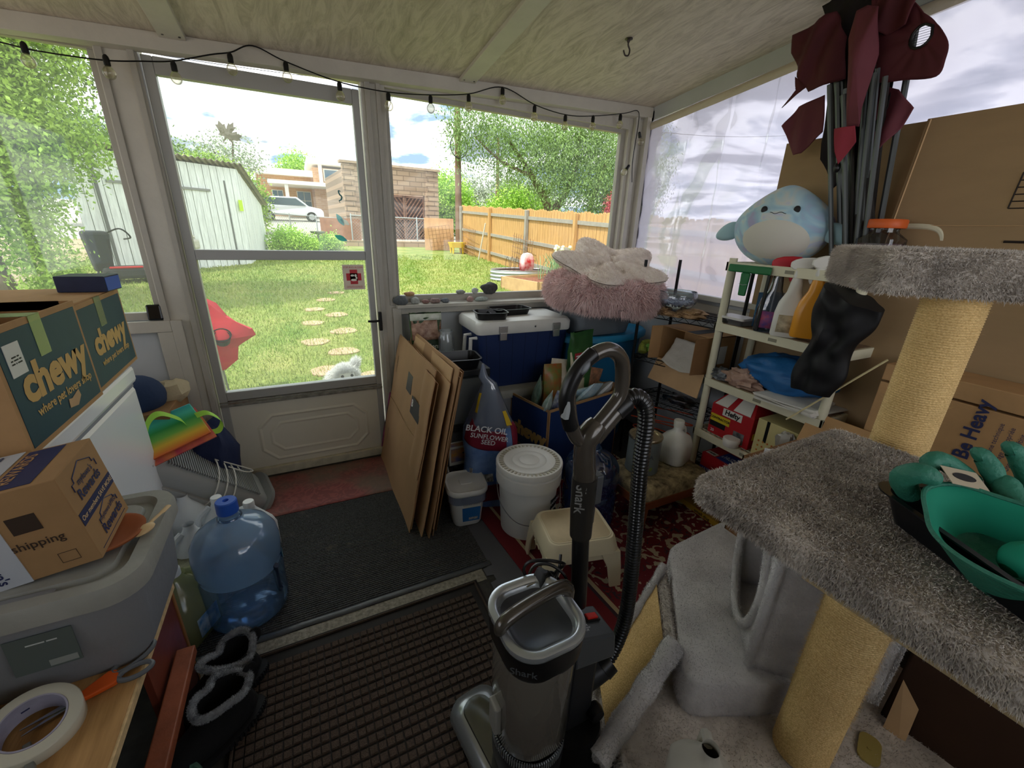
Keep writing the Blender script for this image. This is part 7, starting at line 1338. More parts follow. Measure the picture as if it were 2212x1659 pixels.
hl = ob('logo_plate', MB().bx(-.0725, -.0715, -.06, .05, .125, .165), hw, hx, smooth=0); txt('Hefty', .038, hk, hl, (-.0735, -.005, .146), FNX, bold=.0012, shear=.1); txt('CONTRACTOR', .017, hk, hx, (-.0725, .057, .096), FNX, bold=.0006); txt('20', .022, wtx, hx, (-.0725, .09, .022), FNX, bold=.0004); txt('20', .022, wtx, hx, (-.03, -.1215, .022), FNY, bold=.0004)
ob('can_picture', MB().bx(-.0715, -.07, -.09, -.03, .01, .07), M('pic_grey', '#77777a', .5, col2='#2b2b2d', vs=30), hx, smooth=0)
h2 = thing('trash_bag_box', 'red and blue ultra strong trash bag box on the bottom shelf', 'box', (1.975, 1.25, .121))
ob('carton', MB().bx(-.06, .09, -.13, .12, 0, .165), hr, h2, smooth=0, bevel=.002); ob('blue_panel', MB().bx(-.0612, -.06, -.13, .12, .0, .085), M('hefty_purple', '#4a3f86', .5), h2, smooth=0)
ob('blue_patch', MB().bx(-.05, .06, -.07, .04, .165, .1662), hb_, h2, smooth=0); hl = ob('logo_plate', MB().bx(-.0622, -.0612, -.10, -.03, .10, .13), hw, h2, smooth=0); txt('Hefty', .026, hk, hl, (-.063, -.065, .115), FNX, bold=.001); txt('ULTRA STRONG', .020, wtx, h2, (-.0622, .025, .072), FNX, bold=.0004); txt('ULTRA\nSTRONG', .024, wtx, h2, (.0, -.015, .167), (0, 0, -90), bold=.0004)
hl2 = ob('logo_plate', MB().bx(-.045, -.01, .05, .11, .165, .166), hw, h2, smooth=0); txt('Hefty', .022, hk, hl2, (-.028, .08, .1665), (0, 0, -90), bold=.0008)
yx = thing('yellow_carton', 'pale yellow food carton with dotted print and black tape on the fourth shelf', 'carton', (1.985, 1.02, .416))
yc = M('carton_straw', '#c9bd86', .6, var=.06, vs=7); ob('carton', MB().bx(-.07, .08, -.10, .09, 0, .19), yc, yx, smooth=0, bevel=.002)
ob('black_tape', MB().bx(-.0715, -.07, .03, .045, .08, .19), blk, yx, smooth=0); dots = MB()
for i in range(8):
    for j in range(3): dots.at((-.0712, -.09+.022*i, .03+.025*j), (0, -90, 0)).lathe([(.005, 0), (.005, .001)], 8)
dots.at(); ob('printed_dots', dots, M('dot_red', '#a5462a', .6, col2='#c98a3a', vs=40), yx, smooth=0)
ob('crumpled_foil', MB().ell((-.085, -.06, .13), (.018, .04, .05), 18, 12, lambda q: tuple(Vector(q)*(1+.5*mnoise.noise(Vector(q)*3)))), M('foil_grey', '#a9a49b', .4, .3), yx)
wc = thing('white_lid_tub', 'small round white lidded tub at the front of the fourth shelf', 'tub', (1.885, 1.20, .414)) ; ob('tub_base', MB().lathe([(.034, 0), (.037, .004), (.037, .022)], 28), M('lid_white', '#d9d6d2', .5), wc, smooth=45); ob('lid', MB().lathe([(.041, .022), (.041, .040), (.037, .044)], 28), M('lid_white', '#d9d6d2', .5), wc, smooth=45)
lump('plastic_bag_red', 'clear plastic bag with a red item on the fourth shelf', 'bag', (1.92, .93, .416), .05, .07, .045, M('bag_pinkish', '#b9a8a4', .25, col2='#a8423f', vs=9, bump=.7, bs=30), 21, amp=.4)
rd2 = thing('red_carton', 'dark red printed carton at the right end of the third shelf', 'carton', (2.08, .90, .416)); ob('carton', MB().bx(-.10, .10, -.05, .04, 0, .25), M('carton_red2', '#8b1f24', .5, var=.05, vs=5), rd2, smooth=0, bevel=.002); scr('DISHWARE\nSET', .02, wtx, rd2, (-.102, -.005, .19), FNX); ob('leaf_logo', MB().ell((-.101, -.005, .13), (.001, .008, .018), 12, 8), wtx, rd2)
setp(ob('wooden_dowel', MB().tube([(1.90, .70, 1.02), (1.84, .95, .68)], .004, 6), M('dowel', '#c7b98c', .6)), 'thin pale dowel leaning diagonally on the shelf end', 'dowel')
dg_ = thing('pet_food_carton', 'yellow and black small dog food carton on the floor under the bottom shelf', 'carton', (1.83, 1.28, .006))
ob('carton', MB().bx(-.06, .08, -.19, .14, 0, .085), M('carton_amber', '#a5812f', .55, col2='#3b2f28', vs=7, det=1), dg_, smooth=0, bevel=.002); ob('yellow_strip', MB().bx(-.0612, -.06, -.19, .14, .0, .035), M('strip_amber', '#b8922f', .55), dg_, smooth=0); txt('small dog', .026, hk, dg_, (-.0625, -.09, .018), FNX, bold=.0006)
# ---- cardboard along the right wall
cbm = M('big_cardboard', '#9c8260', .85, var=.07, vs=3, bump=.05, bs=20, stretch=(1, 1, 3))
def lean(name, lab, y0, y1, z0, z1, x0, x1, th=.006, grp='large cardboard sheets against the right wall'):
    """sheet from bottom x0 to top x1"""
    return setp(ob(name, MB().add([(x0-2.2, y0, z0), (x0+th-2.2, y0, z0), (x0+th-2.2, y1, z0), (x0-2.2, y1, z0), (x1-2.2, y0, z1), (x1+th-2.2, y0, z1), (x1+th-2.2, y1, z1), (x1-2.2, y1, z1)], HF), cbm, loc=(2.2, 0, 0), smooth=0), lab, 'cardboard', grp)
lean('cardboard_sheet', 'tall cardboard sheet behind the plush toy and camp chairs', .93, 1.485, .0, 1.862, 2.236, 2.205)
lean('cardboard_sheet', 'big cardboard sheet filling the wall right of the camp chairs', -.75, .94, .55, 1.865, 2.07, 2.185)
rkm = M('print_black', '#2a231f', .8)
CB = thing('printed_marks', 'black handling marks printed on the big cardboard sheet', 'print', (2.14, .60, 1.55)) if False else None
bigc = [o_ for o_ in bpy.data.objects if o_.name.startswith('cardboard_sheet')][-1]
lx = lambda z: 2.07+(2.185-2.07)*(z-.55)/(1.865-.55)-2.2-.0012
ld_ = MB()
for z in [1.545+.0215*i for i in range(6)]: ld_.tube([(lx(z), .625, z), (lx(z), .565, z)], .0018, 4)
for y in (.625, .565): ld_.tube([(lx(1.545), y, 1.545), (lx(1.655), y, 1.655)], .0022, 4)
ob('stack_symbol', ld_, rkm, bigc); ob('black_dash', MB().tube([(lx(1.44), .60, 1.44), (lx(1.44), .53, 1.44)], .004, 4).tube([(lx(1.52), .53, 1.58), (lx(1.52), .53, 1.46)], .0025, 4).tube([(lx(1.33), .56, 1.335), (lx(1.30), .50, 1.30)], .006, 5), rkm, bigc)
ob('crease', MB().tube([(lx(1.86), .93, 1.862), (lx(1.2), .93, 1.2)], .003, 4).tube([(lx(1.49), .93, 1.49), (lx(1.49), -.6, 1.49)], .0012, 4), kraft_l, bigc)
hv = thing('moving_box', 'cardboard moving box with navy heavy warning, behind the sisal post', 'box', (1.93, .28, 0))
ob('carton', MB().bx(0, .17, -.55, .43, 0, .93).bx(0, .17, -.55, .43, .938, 1.0), kraft, hv, smooth=0, bevel=.003)
txt('May Be Heavy', .055, inkn, hv, (-.003, .15, .80), (0, -90, 0) if False else (90, -90, -90), bold=.0015)
for k_, (s_, y_) in enumerate((('Utiliser une technique', .095), ('de levage appropriée', .070), ('Use proper lifting', .045), ('technique', .020))): txt(s_, .018, inkn, hv, (-.003, y_, .82), (90, -90, -90))
ob('hand_slot', MB().at((-.002, .10, .60), (0, 0, 0)).tube([(0, .05, .02), (0, -.05, -.0)], .018, 8, flat=.6), M('slot_black', '#120e0c', .9), hv)
ob('black_mark', MB().tube([(-.002, .02, .42), (-.002, .015, .37)], .006, 6), rkm, hv)
ob2 = thing('open_carton', 'open cardboard box with a raised flap behind the cat tree platform', 'box', (1.68, .74, 0))
ob('carton', MB().bx(-.17, .19, -.16, -.155, 0, .60).bx(-.17, .19, .155, .16, 0, .60).bx(-.17, -.165, -.16, .16, 0, .60).bx(.185, .19, -.16, .16, 0, .60).bx(-.17, .19, -.16, .16, 0, .01), kraft_d, ob2, smooth=0)
ob('open_flap', MB().add([(.185, -.16, .60), (.19, -.16, .60), (.19, .16, .60), (.185, .16, .60), (.235, -.15, .73), (.24, -.15, .73), (.24, .16, .73), (.235, .16, .73)], HF), kraft, ob2, smooth=0)
setp(ob('green_board', MB().bx(-.012, .012, -.12, .10, 0, .95), M('pale_green', '#93a093', .8, bump=.3, bs=20), loc=(2.08, .70, .0), rot=(0, 4, 0), smooth=0), 'pale grey green padded board standing right of the shelves', 'board')
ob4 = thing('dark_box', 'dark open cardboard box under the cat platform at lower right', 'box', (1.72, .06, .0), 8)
ob('carton', MB().bx(-.30, -.294, -.25, .22, 0, .45).bx(-.30, .25, .214, .22, 0, .45).bx(.244, .25, -.25, .22, 0, .45).bx(-.30, .25, -.25, .22, 0, .01).bx(-.30, .25, -.25, -.244, 0, .45), M('dark_brown_card', '#3b271b', .9, var=.1, vs=7), ob4, smooth=0)  # dark brown cardboard on every side
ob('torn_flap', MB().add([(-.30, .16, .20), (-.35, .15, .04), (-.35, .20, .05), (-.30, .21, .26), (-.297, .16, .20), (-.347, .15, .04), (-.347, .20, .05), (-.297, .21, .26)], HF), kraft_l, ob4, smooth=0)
# ================================================================ CAT TREE
plu = M('plush_grey', '#aea69e', .95, col2='#dcd4cb', vs=11, det=10); pld = M('plush_grey_edge', '#85837d', .95, col2='#6d6b66', vs=9)
ctr = thing('cat_tree', 'large grey plush cat tree with sisal posts, house, ramp and high perch', 'cat tree', (1.1, .35, 0))
OX, OY = 1.1, .35
def CT(mb=None, x=0, y=0, z=0, rz=0): q = mb or MB(); return q.at((x-OX, y-OY, z), (0, 0, rz))
def rbox(w_, d_, z0, z1, r=.03, e=.012, n=5):
    h_ = z1-z0; e = min(e, h_*.45); return [(w_-2*e, d_-2*e, r, z0), (w_, d_, r+e, z0+e), (w_, d_, r+e, z1-e), (w_-.8*e, d_-.8*e, r+.6*e, z1-.3*e), (w_-2.4*e, d_-2.4*e, r, z1)]
# platform
q = CT(None, 1.02, .19, 0, 2); q.rr(rbox(.585, .68, .868, .932, .02, .014)); q.at()
fur('platform', q, plu, ctr, 130000, .0085, .0010, (-.55, -.25, -.2), .7, 51, skip=lambda c, n_: n_[2] < -.8, center=(1.02-OX, .19-OY, .90))
ob('platform_underside', CT(None, 1.02, .19, 0, 2).bx(-.27, .27, -.32, .32, .862, .868), M('board_tan', '#a08c68', .8), ctr, smooth=0)
# high perch
q = CT(None, 1.455, .50, 0, 45); q.rr(rbox(.37, .37, 1.312, 1.408, .02, .012)); q.at()
fur('perch', q, plu, ctr, 60000, .0085, .0010, (-.25, -.1, -.35), .9, 52, skip=lambda c, n_: n_[2] < -.8, center=(1.455-OX, .50-OY, 1.36))
# sisal posts: wound rope
m, t, b = nodes_of('sisal_rope'); tcn = N(t, 'ShaderNodeTexCoord'); mp = N(t, 'ShaderNodeMapping'); mp.inputs['Scale'].default_value = (1, 1, 1); t.links.new(tcn.outputs['Object'], mp.inputs[0])
n1 = N(t, 'ShaderNodeTexNoise'); n1.inputs['Scale'].default_value = 260; n1.inputs['Detail'].default_value = 3; t.links.new(mp.outputs[0], n1.inputs['Vector']); n2 = N(t, 'ShaderNodeTexNoise'); n2.inputs['Scale'].default_value = 12; t.links.new(mp.outputs[0], n2.inputs['Vector'])
r = N(t, 'ShaderNodeValToRGB'); r.color_ramp.elements[0].position = .3; r.color_ramp.elements[0].color = lin('#bd9a5e'); r.color_ramp.elements[1].position = .7; r.color_ramp.elements[1].color = lin('#ecce92'); t.links.new(n1.outputs['Fac'], r.inputs[0])
r2 = N(t, 'ShaderNodeValToRGB'); r2.color_ramp.elements[0].color = (.78, .78, .78, 1); r2.color_ramp.elements[1].color = (1.1, 1.1, 1.1, 1); t.links.new(n2.outputs['Fac'], r2.inputs[0]); mm = N(t, 'ShaderNodeMix', data_type='RGBA', blend_type='MULTIPLY'); mm.inputs[0].default_value = 1; t.links.new(r.outputs[0], mm.inputs[6]); t.links.new(r2.outputs[0], mm.inputs[7]); t.links.new(mm.outputs[2], b.inputs['Base Color']); b.inputs['Roughness'].default_value = .85
bn = N(t, 'ShaderNodeBump'); bn.inputs['Strength'].default_value = .5; bn.inputs['Distance'].default_value = .002; t.links.new(n1.outputs['Fac'], bn.inputs['Height']); t.links.new(bn.outputs[0], b.inputs['Normal']); sis = m
plh = M('plush_pale', '#b3b0b0', .95, col2='#d2cfce', vs=7, det=9)
def post(x, y, z0, z1, r_, n, fuzz, seed, zf=None):
    p = .0062; prof = [(r_-.010, z0)]; z = z0
    while z < z1: prof += [(r_-.0036, z), (r_+.0002, z+p*.3), (r_+.0002, z+p*.62), (r_-.0036, z+p*.92)]; z += p
    prof.append((r_-.010, z1))
    V = []; nn = 48
    mb = MB(); mb.loft([[(rr_*math.cos(2*PI*j/nn), rr_*math.sin(2*PI*j/nn), zz+p*j/nn*(1 if 0 < i < len(prof)-1 else 0)) for j in range(nn)] for i, (rr_, zz) in enumerate(prof)])
    mb.v = [(vx+x-OX, vy+y-OY, vz) for vx, vy, vz in mb.v]
    return fur('sisal_post', mb, sis, ctr, fuzz, .010, .00035, (0, 0, -.1), 1.4, seed, skip=zf, center=(x-OX, y-OY, (z0+z1)/2))
post(1.415, .435, .10, 1.315, .062, 0, 2500, 53)
post(1.075, .285, .10, .868, .066, 0, 14000, 54, zf=lambda c, n_: (c[2] < .30 or c[2] > .62) and R.random() > .12)
# base
poly = [(.60, .46), (.72, .70), (.98, .86), (1.64, .88), (1.64, -.20), (.62, -.20)]
def prismr(poly, z0, z1, e=.014):
    mb = MB(); cx = sum(p[0] for p in poly)/len(poly); cy_ = sum(p[1] for p in poly)/len(poly)
    bd = []
    for i in range(len(poly)):
        a, b_ = Vector((*poly[i], 0)), Vector((*poly[(i+1) % len(poly)], 0)); L_ = (b_-a).length; k_ = max(2, int(L_/.04))
        for j in range(k_): bd.append(a+(b_-a)*(.04/L_ if False else j/k_))
    bd = [(bd[i-1]+bd[i]*2+bd[(i+1) % len(bd)])/4 for i in range(len(bd))]
    c = Vector((cx, cy_, 0)); rings = []
    for z, s_ in ((z0, .985), (z0+e, 1), (z1-e, 1), (z1-e*.3, .993), (z1, .975), (z1, .8), (z1, .6), (z1, .4), (z1, .2)):
        rings.append([tuple(c+(q-c)*s_+Vector((-OX, -OY, z+(.004*mnoise.noise(Vector((q.x*9*s_, q.y*9*s_, 0))) if z == z1 and s_ < .97 else 0)))) for q in bd])
    return mb.loft(rings)
fur('base', prismr(poly, .004, .10), plu, ctr, 70000, .009, .0009, (-.2, -.3, 0), .9, 55, skip=lambda c, n_: c[0] > .35 or c[1] > .42, center=(0, 0, .05))
fur('lower_platform', prismr([(1.20, .915), (1.57, .94), (1.60, .50), (1.33, .30), (1.05, .385), (.85, .475), (.855, .53)], .10, .242), plh, ctr, 50000, .004, .0007, (-.3, -.3, 0), .9, 56, skip=lambda c, n_: c[0] > .4, center=(.12, .27, .15))
# ramp with sisal inset
A1, A2, B2, B1 = Vector((1.09, .835, .245)), Vector((.885, .585, .245)), Vector((.555, .505, .085)), Vector((.645, .665, .085))
def ramp_rings(off0, off1, in_=0):
    nrm = (A2-A1).cross(B1-A1).normalized(); nrm = nrm if nrm.z > 0 else -nrm; o0, o1 = nrm*off0, nrm*off1; c = (A1+A2+B1+B2)/4
    return [[tuple(c+(p-c)*(1-in_)+o-Vector((OX, OY, 0))) for p in (A1, A2, B2, B1)] for o in (o0, o1)]
q = MB()
r_ = ramp_rings(-.03, .0)
def sub(ring, n_=16): return [tuple(Vector(ring[i])+(Vector(ring[(i+1) % 4])-Vector(ring[i]))*k_/n_) for i in range(4) for k_ in range(n_)]
q.loft([sub(r_[0]), sub(r_[1])], True, False)
fur('ramp', MB().loft([sub(r_[0]), sub(r_[1]), sub(ramp_rings(.0, .0, .3)[0])], True, True), plu, ctr, 12000, .008, .0009, (-.2, -.2, 0), .8, 57, center=(-.3, .25, .1))
for nm_, (pa, pb) in (('ramp_edge', (A1, B1)), ('ramp_edge', (A2, B2)), ('ramp_edge', (B1, B2))):
    o_ = Vector((OX, OY, -.012)); fur(nm_, MB().tube([tuple(pa+(pb-pa)*k_/20-o_) for k_ in range(21)], [.014+.002*math.sin(k_*1.7) for k_ in range(21)] if pa != A2 else [.030+.003*math.sin(k_) for k_ in range(21)], 10), plh, ctr, 6000, .005, .0008, (-.1, -.2, 0), .9, 58)
rs_ = ramp_rings(.004, .010, .24); sq_ = MB(); N_ = 90
c_ = [Vector(p) for p in rs_[1]]
for i in range(N_): 
    a0 = c_[0]+(c_[3]-c_[0])*i/N_; a1 = c_[1]+(c_[2]-c_[1])*i/N_; sq_.tube([tuple(a0), tuple(a1)], .0024, 5)
fur('sisal_panel', sq_, sis, ctr, 4000, .006, .0003, (0, 0, 0), 1, 59)
# house: rotated box with an arched doorway
H0 = (1.035, .45, .242); W2, D2, HH = .32, .36, .52
def HT(): return MB().at((H0[0]-OX, H0[1]-OY, H0[2]), (0, 0, -45))
def wallgrid(fn, n1_, n2_): q = HT(); q.grid(fn, n1_, n2_); return q
th = .012
# side walls (local x = along the visible right face, y = along the doorway face)
def slab(p0, p1, z0, z1, n1_=14, n2_=14):
    q = HT(); d = Vector(p1)-Vector(p0); nn = Vector((-d.y, d.x, 0)).normalized()*th; p0 = Vector(p0)
    q.loft([[tuple(p0+d*u+nn*o+Vector((0, 0, z0+(z1-z0)*v))) for o, v in [(0, k_/n2_) for k_ in range(n2_+1)]+[(1, 1-k_/n2_) for k_ in range(n2_+1)]] for u in [k_/n1_ for k_ in range(n1_+1)]]); return q
fur('house_wall', slab((0, 0, 0), (W2, 0, 0), 0, HH), plh, ctr, 40000, .004, .0007, (-.1, -.1, -.4), .9, 60)
fur('house_wall', slab((W2, 0, 0), (W2, D2, 0), 0, HH), plh, ctr, 14000, .004, .0007, (0, 0, -.4), .9, 61)
fur('house_wall', slab((0, D2-th, 0), (W2, D2-th, 0), 0, HH), plh, ctr, 3000, .004, .0007, (0, 0, -.4), .9, 62)
fur('house_roof', HT().bx(0, W2, 0, D2, HH-.004, HH+.02), plh, ctr, 6000, .004, .0007, (0, 0, 0), .9, 63)
# doorway face: ring between rectangle and arch
NN = 48; outer, arch = [], []
cyD, cz0 = D2*.52, HH*.44
for k_ in range(NN):
    a = 2*PI*k_/NN; ca, sa = math.cos(a), math.sin(a); ry, rz_ = .150, .215
    arch.append((cyD+ry*ca*(1-.25*max(0, sa)), cz0+rz_*sa)); s_ = min((D2/2)/max(1e-6, abs(ca)), (HH/2)/max(1e-6, abs(sa))); outer.append((min(D2, max(0, D2/2+s_*ca)), min(HH, max(0, HH/2+s_*sa))))
q = HT(); rings = []
for xo in (0, th):
    rings.append([(xo, o_[0], o_[1]) for o_ in outer]); rings.append([(xo, a_[0]+(o_[0]-a_[0])*.5, a_[1]+(o_[1]-a_[1])*.5) for a_, o_ in zip(arch, outer)]); rings.append([(xo, a_[0], a_[1]) for a_ in arch])
q.loft([rings[0], rings[1], rings[2], rings[5], rings[4], rings[3]], loop=True)
fur('doorway_wall', q, plh, ctr, 16000, .004, .0007, (-.1, -.1, -.3), .9, 64)
q = HT(); q.tube([(-.004, a_[0], a_[1]) for a_ in arch], .013, 9, closed=True); fur('doorway_rim', q, plh, ctr, 9000, .004, .0007, (0, 0, -.2), .9, 65)
q = HT(); q.tube([(0, 0, 0.01), (0, 0, HH)], .014, 9); fur('corner_trim', q, plh, ctr, 4000, .004, .0007, (0, 0, -.2), .9, 66)
ob('metal_bracket', CT(None, 1.25, .20, .102, 20).rr([(.09, .05, .02, 0), (.09, .05, .02, .006)], 5).lathe([(.006, .006), (.006, .009)], 12), M('bracket_tan', '#b3a35f', .4, .4), ctr)
ob('board_edge', CT(None, 1.02, .19, 0, 2).bx(-.285, -.275, -.20, .10, .858, .87), M('board_tan', '#a08c68', .8), ctr, smooth=0)
gallon('gallon_jug', 'empty translucent gallon jug at the bottom edge on the cat tree base', (.685, .315, .108), 40, M('jug_haze', '#bdb9ac', .4, var=.06), h=.255)
# ---- tray with rubber gloves
tray('black plastic tray on the cat tree platform holding the gloves', (.965, .085, .942), .27, .36, .05, -26, grp=None)
gg = M('glove_green', '#2f7560', .55, bump=.35, bs=120, var=.08, vs=20); gi = M('glove_inner', '#0f8468', .8)
g1 = thing('rubber_glove', 'dark teal green rubber glove with open cuff in the black tray', 'glove', (.93, .12, .96))
GO = Vector((.93, .12, .96))
def GP(*p): return [tuple(Vector(q)-GO) for q in p]
# open cuff: elliptical sleeve lying on its side, opening toward the camera-left
up_ = [(.862, .20, 1.012), (.90, .222, 1.035), (.955, .205, 1.04), (.975, .155, 1.04), (.985, .095, 1.04), (.965, .03, 1.035), (.90, .00, 1.01), (.83, .02, 1.0), (.80, .075, 1.0), (.80, .13, 1.0), (.83, .175, 1.0)]
c0 = spl([tuple(Vector(p)-GO) for p in up_], 5, True); cen = sum((Vector(p) for p in c0), Vector())/len(c0)
rings = []
for i in range(9):
    v = i/8; rings.append([tuple(cen+(Vector(p)-cen)*(1-.35*v)+Vector((.03*v, -.02*v, -.075*v))) for p in c0])
ob('cuff', MB().loft(rings, False, True), gg, g1, smooth=60, solid=.003)
ob('cuff_lining', MB().loft([[tuple(cen+(Vector(p)-cen)*.975+Vector((0, 0, -.002))) for p in rings[i]] if i == 0 else [tuple(cen+(Vector(p)-cen)*.95+Vector((0, 0, .002))) for p in rings[i]] for i in range(8)], False, False), gi, g1, smooth=60)
ob('cuff_edge', MB().tube(c0, .0035, 6, closed=True), gg, g1)
ob('inner_fold', MB().tube(spl(GP((.87, .10, .98), (.90, .09, 1.0), (.94, .06, 1.0), (.97, .03, .98)), 5), [.012, .018, .022, .026, .026, .024, .022, .02, .02, .018, .016, .014, .012, .01, .01, .01], 10), gi, g1)
tg = ob('care_tag', MB().at(tuple(Vector((.965, .20, 1.052))-GO), (25, 10, -30)).bx(-.032, .032, -.018, .018, 0, .001), M('tag_cream', '#b5a890', .6), g1, smooth=0); ob('tag_logo', MB().at(tuple(Vector((.965, .20, 1.0535))-GO), (25, 10, -30)).lathe([(.02, 0), (.02, .0006)], 20, sy=.4), blk, tg)
ob('finger', MB().tube(spl(GP((.93, .245, 1.0), (.905, .255, 1.035), (.90, .235, 1.058), (.915, .215, 1.05)), 5), [.017, .018, .018, .019, .019, .019, .019, .018, .018, .018, .018, .017, .016, .014, .012, .008], 12), gg, g1)
ob('finger', MB().tube(spl(GP((1.02, .20, 1.03), (.985, .235, 1.06), (.96, .245, 1.06), (.945, .235, 1.045)), 5), [.015, .015, .016, .016, .016, .016, .016, .016, .016, .015, .015, .014, .013, .012, .010, .006], 12), gg, g1)
g2_ = thing('rubber_glove', 'second teal rubber glove behind with fingers standing up at the right edge', 'glove', (1.08, .14, .96))
GO = Vector((1.08, .14, .96))
for k_, (x, y, h_) in enumerate(((1.03, .185, .118), (1.085, .165, .128), (1.13, .135, .12), (1.16, .095, .105))):
    ob('finger', MB().tube(spl(GP((x+.02, y-.03, .975), (x+.004, y-.01, .975+h_*.5), (x, y+.004, .96+h_*.85), (x-.004, y+.02, .96+h_), (x-.010, y+.028, .956+h_)), 5), [.0150+.001*math.sin(i*.8) for i in range(18)]+[.0135, .011, .007], 12), gg, g2_)
ob('thumb', MB().tube(spl(GP((1.0, .10, .985), (1.01, .14, 1.02), (1.03, .165, 1.04), (1.04, .17, 1.055)), 5), [.019]*12+[.018, .016, .013, .008], 12), gg, g2_)
ob('palm', MB().ell((.0, -.05, .045), (.075, .07, .035), 20, 12), gg, g2_)
# ================================================================ VACUUM
vc = thing('upright_vacuum', 'upright vacuum cleaner with dust bin, wand handle and black hose', 'vacuum', (.5, .63, .006))
VO = Vector((.5, .63, .006))
def VP(*p): return [tuple(Vector(q)-VO) for q in p]
gun = M('vac_gunmetal', '#4a443d', .22, .35, coat=.5); vbk = M('vac_black', '#121213', .3); vsl = M('vac_silver', '#b9bfc4', .25, .7); vdk = M('vac_dark', '#1f2023', .4); vgy = M('vac_grey', '#55585b', .35, .3)
loop = [(.518, .67, .985), (.490, .67, 1.02), (.476, .67, 1.07), (.472, .67, 1.11), (.492, .67, 1.155), (.530, .67, 1.185), (.570, .67, 1.19), (.603, .67, 1.165), (.614, .67, 1.12), (.612, .67, 1.08), (.590, .67, 1.05), (.555, .67, 1.015)]
ob('handle_loop', MB().tube(spl(VP(*loop), 6, True), .0165, 14, closed=True), gun, vc)
ob('handle_grip', MB().tube(spl(VP((.484, .665, 1.02), (.468, .665, 1.07), (.466, .665, 1.11), (.488, .665, 1.158), (.528, .667, 1.190)), 6), [.010]+[.0165]*23+[.010], 12), vbk, vc)
ob('wand_neck', MB().tube(spl(VP((.560, .67, 1.02), (.532, .67, .985), (.530, .67, .945), (.536, .67, .90), (.540, .67, .86)), 6), [.022, .024, .026, .027, .028, .028, .027, .026, .025, .025, .025, .025, .025, .026, .026, .026, .026, .027, .027, .027, .027, .027, .027, .027, .027], 16), gun, vc)
ob('hose_socket', MB().tube(VP((.550, .67, .985), (.600, .67, 1.035), (.622, .67, 1.056)), [.022, .021, .021], 16), gun, vc)
ob('slider_switch', MB().at(tuple(Vector((.461, .658, 1.075))-VO), (0, 5, 0)).rr([(.012, .018, .004, -.02), (.014, .020, .005, 0), (.012, .018, .004, .02)], 4), M('switch_grey', '#8f9394', .4), vc, smooth=40)
ob('release_button', MB().at(tuple(Vector((.492, .652, 1.165))-VO), (60, -50, 0)).ell((0, 0, 0), (.018, .011, .004), 16, 8), vgy, vc)
cl_ = ob('wand_collar', MB().tube(VP((.539, .67, .885), (.541, .67, .80), (.545, .67, .715)), [.030, .029, .027], 20), M('vac_brown_grey', '#2f2d2a', .3, .3), vc, smooth=40)
txt('Shark', .034, M('logo_grey', '#6f6f6c', .4), cl_, tuple(Vector((.516, .6515, .84))-VO), (90, 90, -38), bold=.0006)
ob('wand_clip', MB().bx(.062, .085, .025, .055, .80, .88).bx(.06, .075, .03, .05, .74, .79), vgy, vc, smooth=0, bevel=.004)
ob('wand_tube', MB().tube(VP((.545, .67, .72), (.555, .67, .60), (.563, .67, .48)), .0215, 20), vbk, vc)
# dust bin
bc = (-.115, -.03)
def rsec(w_, d_, r__, z, n=8): return (w_, d_, r__, z)
binm = glassmat('dust_bin', '#d5d0c8', .22, .06, haze=.42, hazecol='#b5aea2', difr=.6)
ob('dust_cup', MB().rr([(.165, .175, .075, .225), (.178, .188, .08, .24), (.188, .196, .085, .54)], 10, bc, False, False), binm, vc, smooth=50)
ob('inner_cyclone', MB().lathe([(.06, .24), (.055, .42), (.07, .46), (.07, .54)], 32, (bc[0], bc[1], 0)), M('cyclone_grey', '#6a6660', .6, var=.15, vs=8), vc, smooth=50)
ob('dust_fill', MB().rr([(.15, .16, .07, .232), (.16, .17, .075, .30)], 8, bc), M('dust_grey', '#77706a', .95, bump=1, bs=40), vc, smooth=50)
ob('bin_top_band', MB().rr([(.178, .192, .07, .515), (.188, .202, .07, .53), (.192, .206, .067, .585)], 10, bc, False, False), vbk, vc, smooth=50)
rg = []
for w_, d_, r__, z in ((.190, .204, .066, .585), (.196, .210, .069, .592), (.194, .208, .068, .602), (.168, .180, .054, .606), (.150, .162, .048, .598), (.140, .152, .044, .585)): rg.append([(bc[0]+x, bc[1]+y, z) for x, y in rrect(w_, d_, r__, 10)])
ob('silver_ring', MB().loft(rg, False, False), vsl, vc, smooth=60); ob('lid_well', MB().rr([(.142, .154, .044, .586), (.11, .12, .04, .575)], 10, bc, False, True), M('well_grey', '#3c3e42', .3, .2), vc, smooth=60)
ob('carry_handle', MB().tube(spl([(bc[0]-.100, bc[1]-.012, .598), (bc[0]-.082, bc[1]-.010, .625), (bc[0]-.02, bc[1]-.0, .634), (bc[0]+.06, bc[1]+.012, .632), (bc[0]+.092, bc[1]+.018, .615), (bc[0]+.096, bc[1]+.02, .585)], 5), [.008, .012, .014, .015, .0155, .016, .016, .016, .016, .016, .016, .016, .016, .016, .016, .016, .017, .017, .018, .018, .019, .019, .019, .019, .019, .019], 14), gun, vc)
ob('bin_vents', MB().rr([(.170, .180, .078, .195), (.178, .188, .08, .226)], 10, bc, False, False), vgy, vc, smooth=50)
vn = MB()
for i in range(46):
    a = math.radians(140+170*i/45); vn.at((bc[0]+.090*math.cos(a), bc[1]+.096*math.sin(a), .21), (0, 0, math.degrees(a))).box((0, 0, 0), (.006, .0028, .026))
vn.at(); ob('vent_ribs', vn, vsl, vc, smooth=0)
ob('lower_band', MB().rr([(.14, .15, .06, .06), (.175, .185, .08, .12), (.180, .190, .082, .196)], 10, bc), vdk, vc, smooth=50)
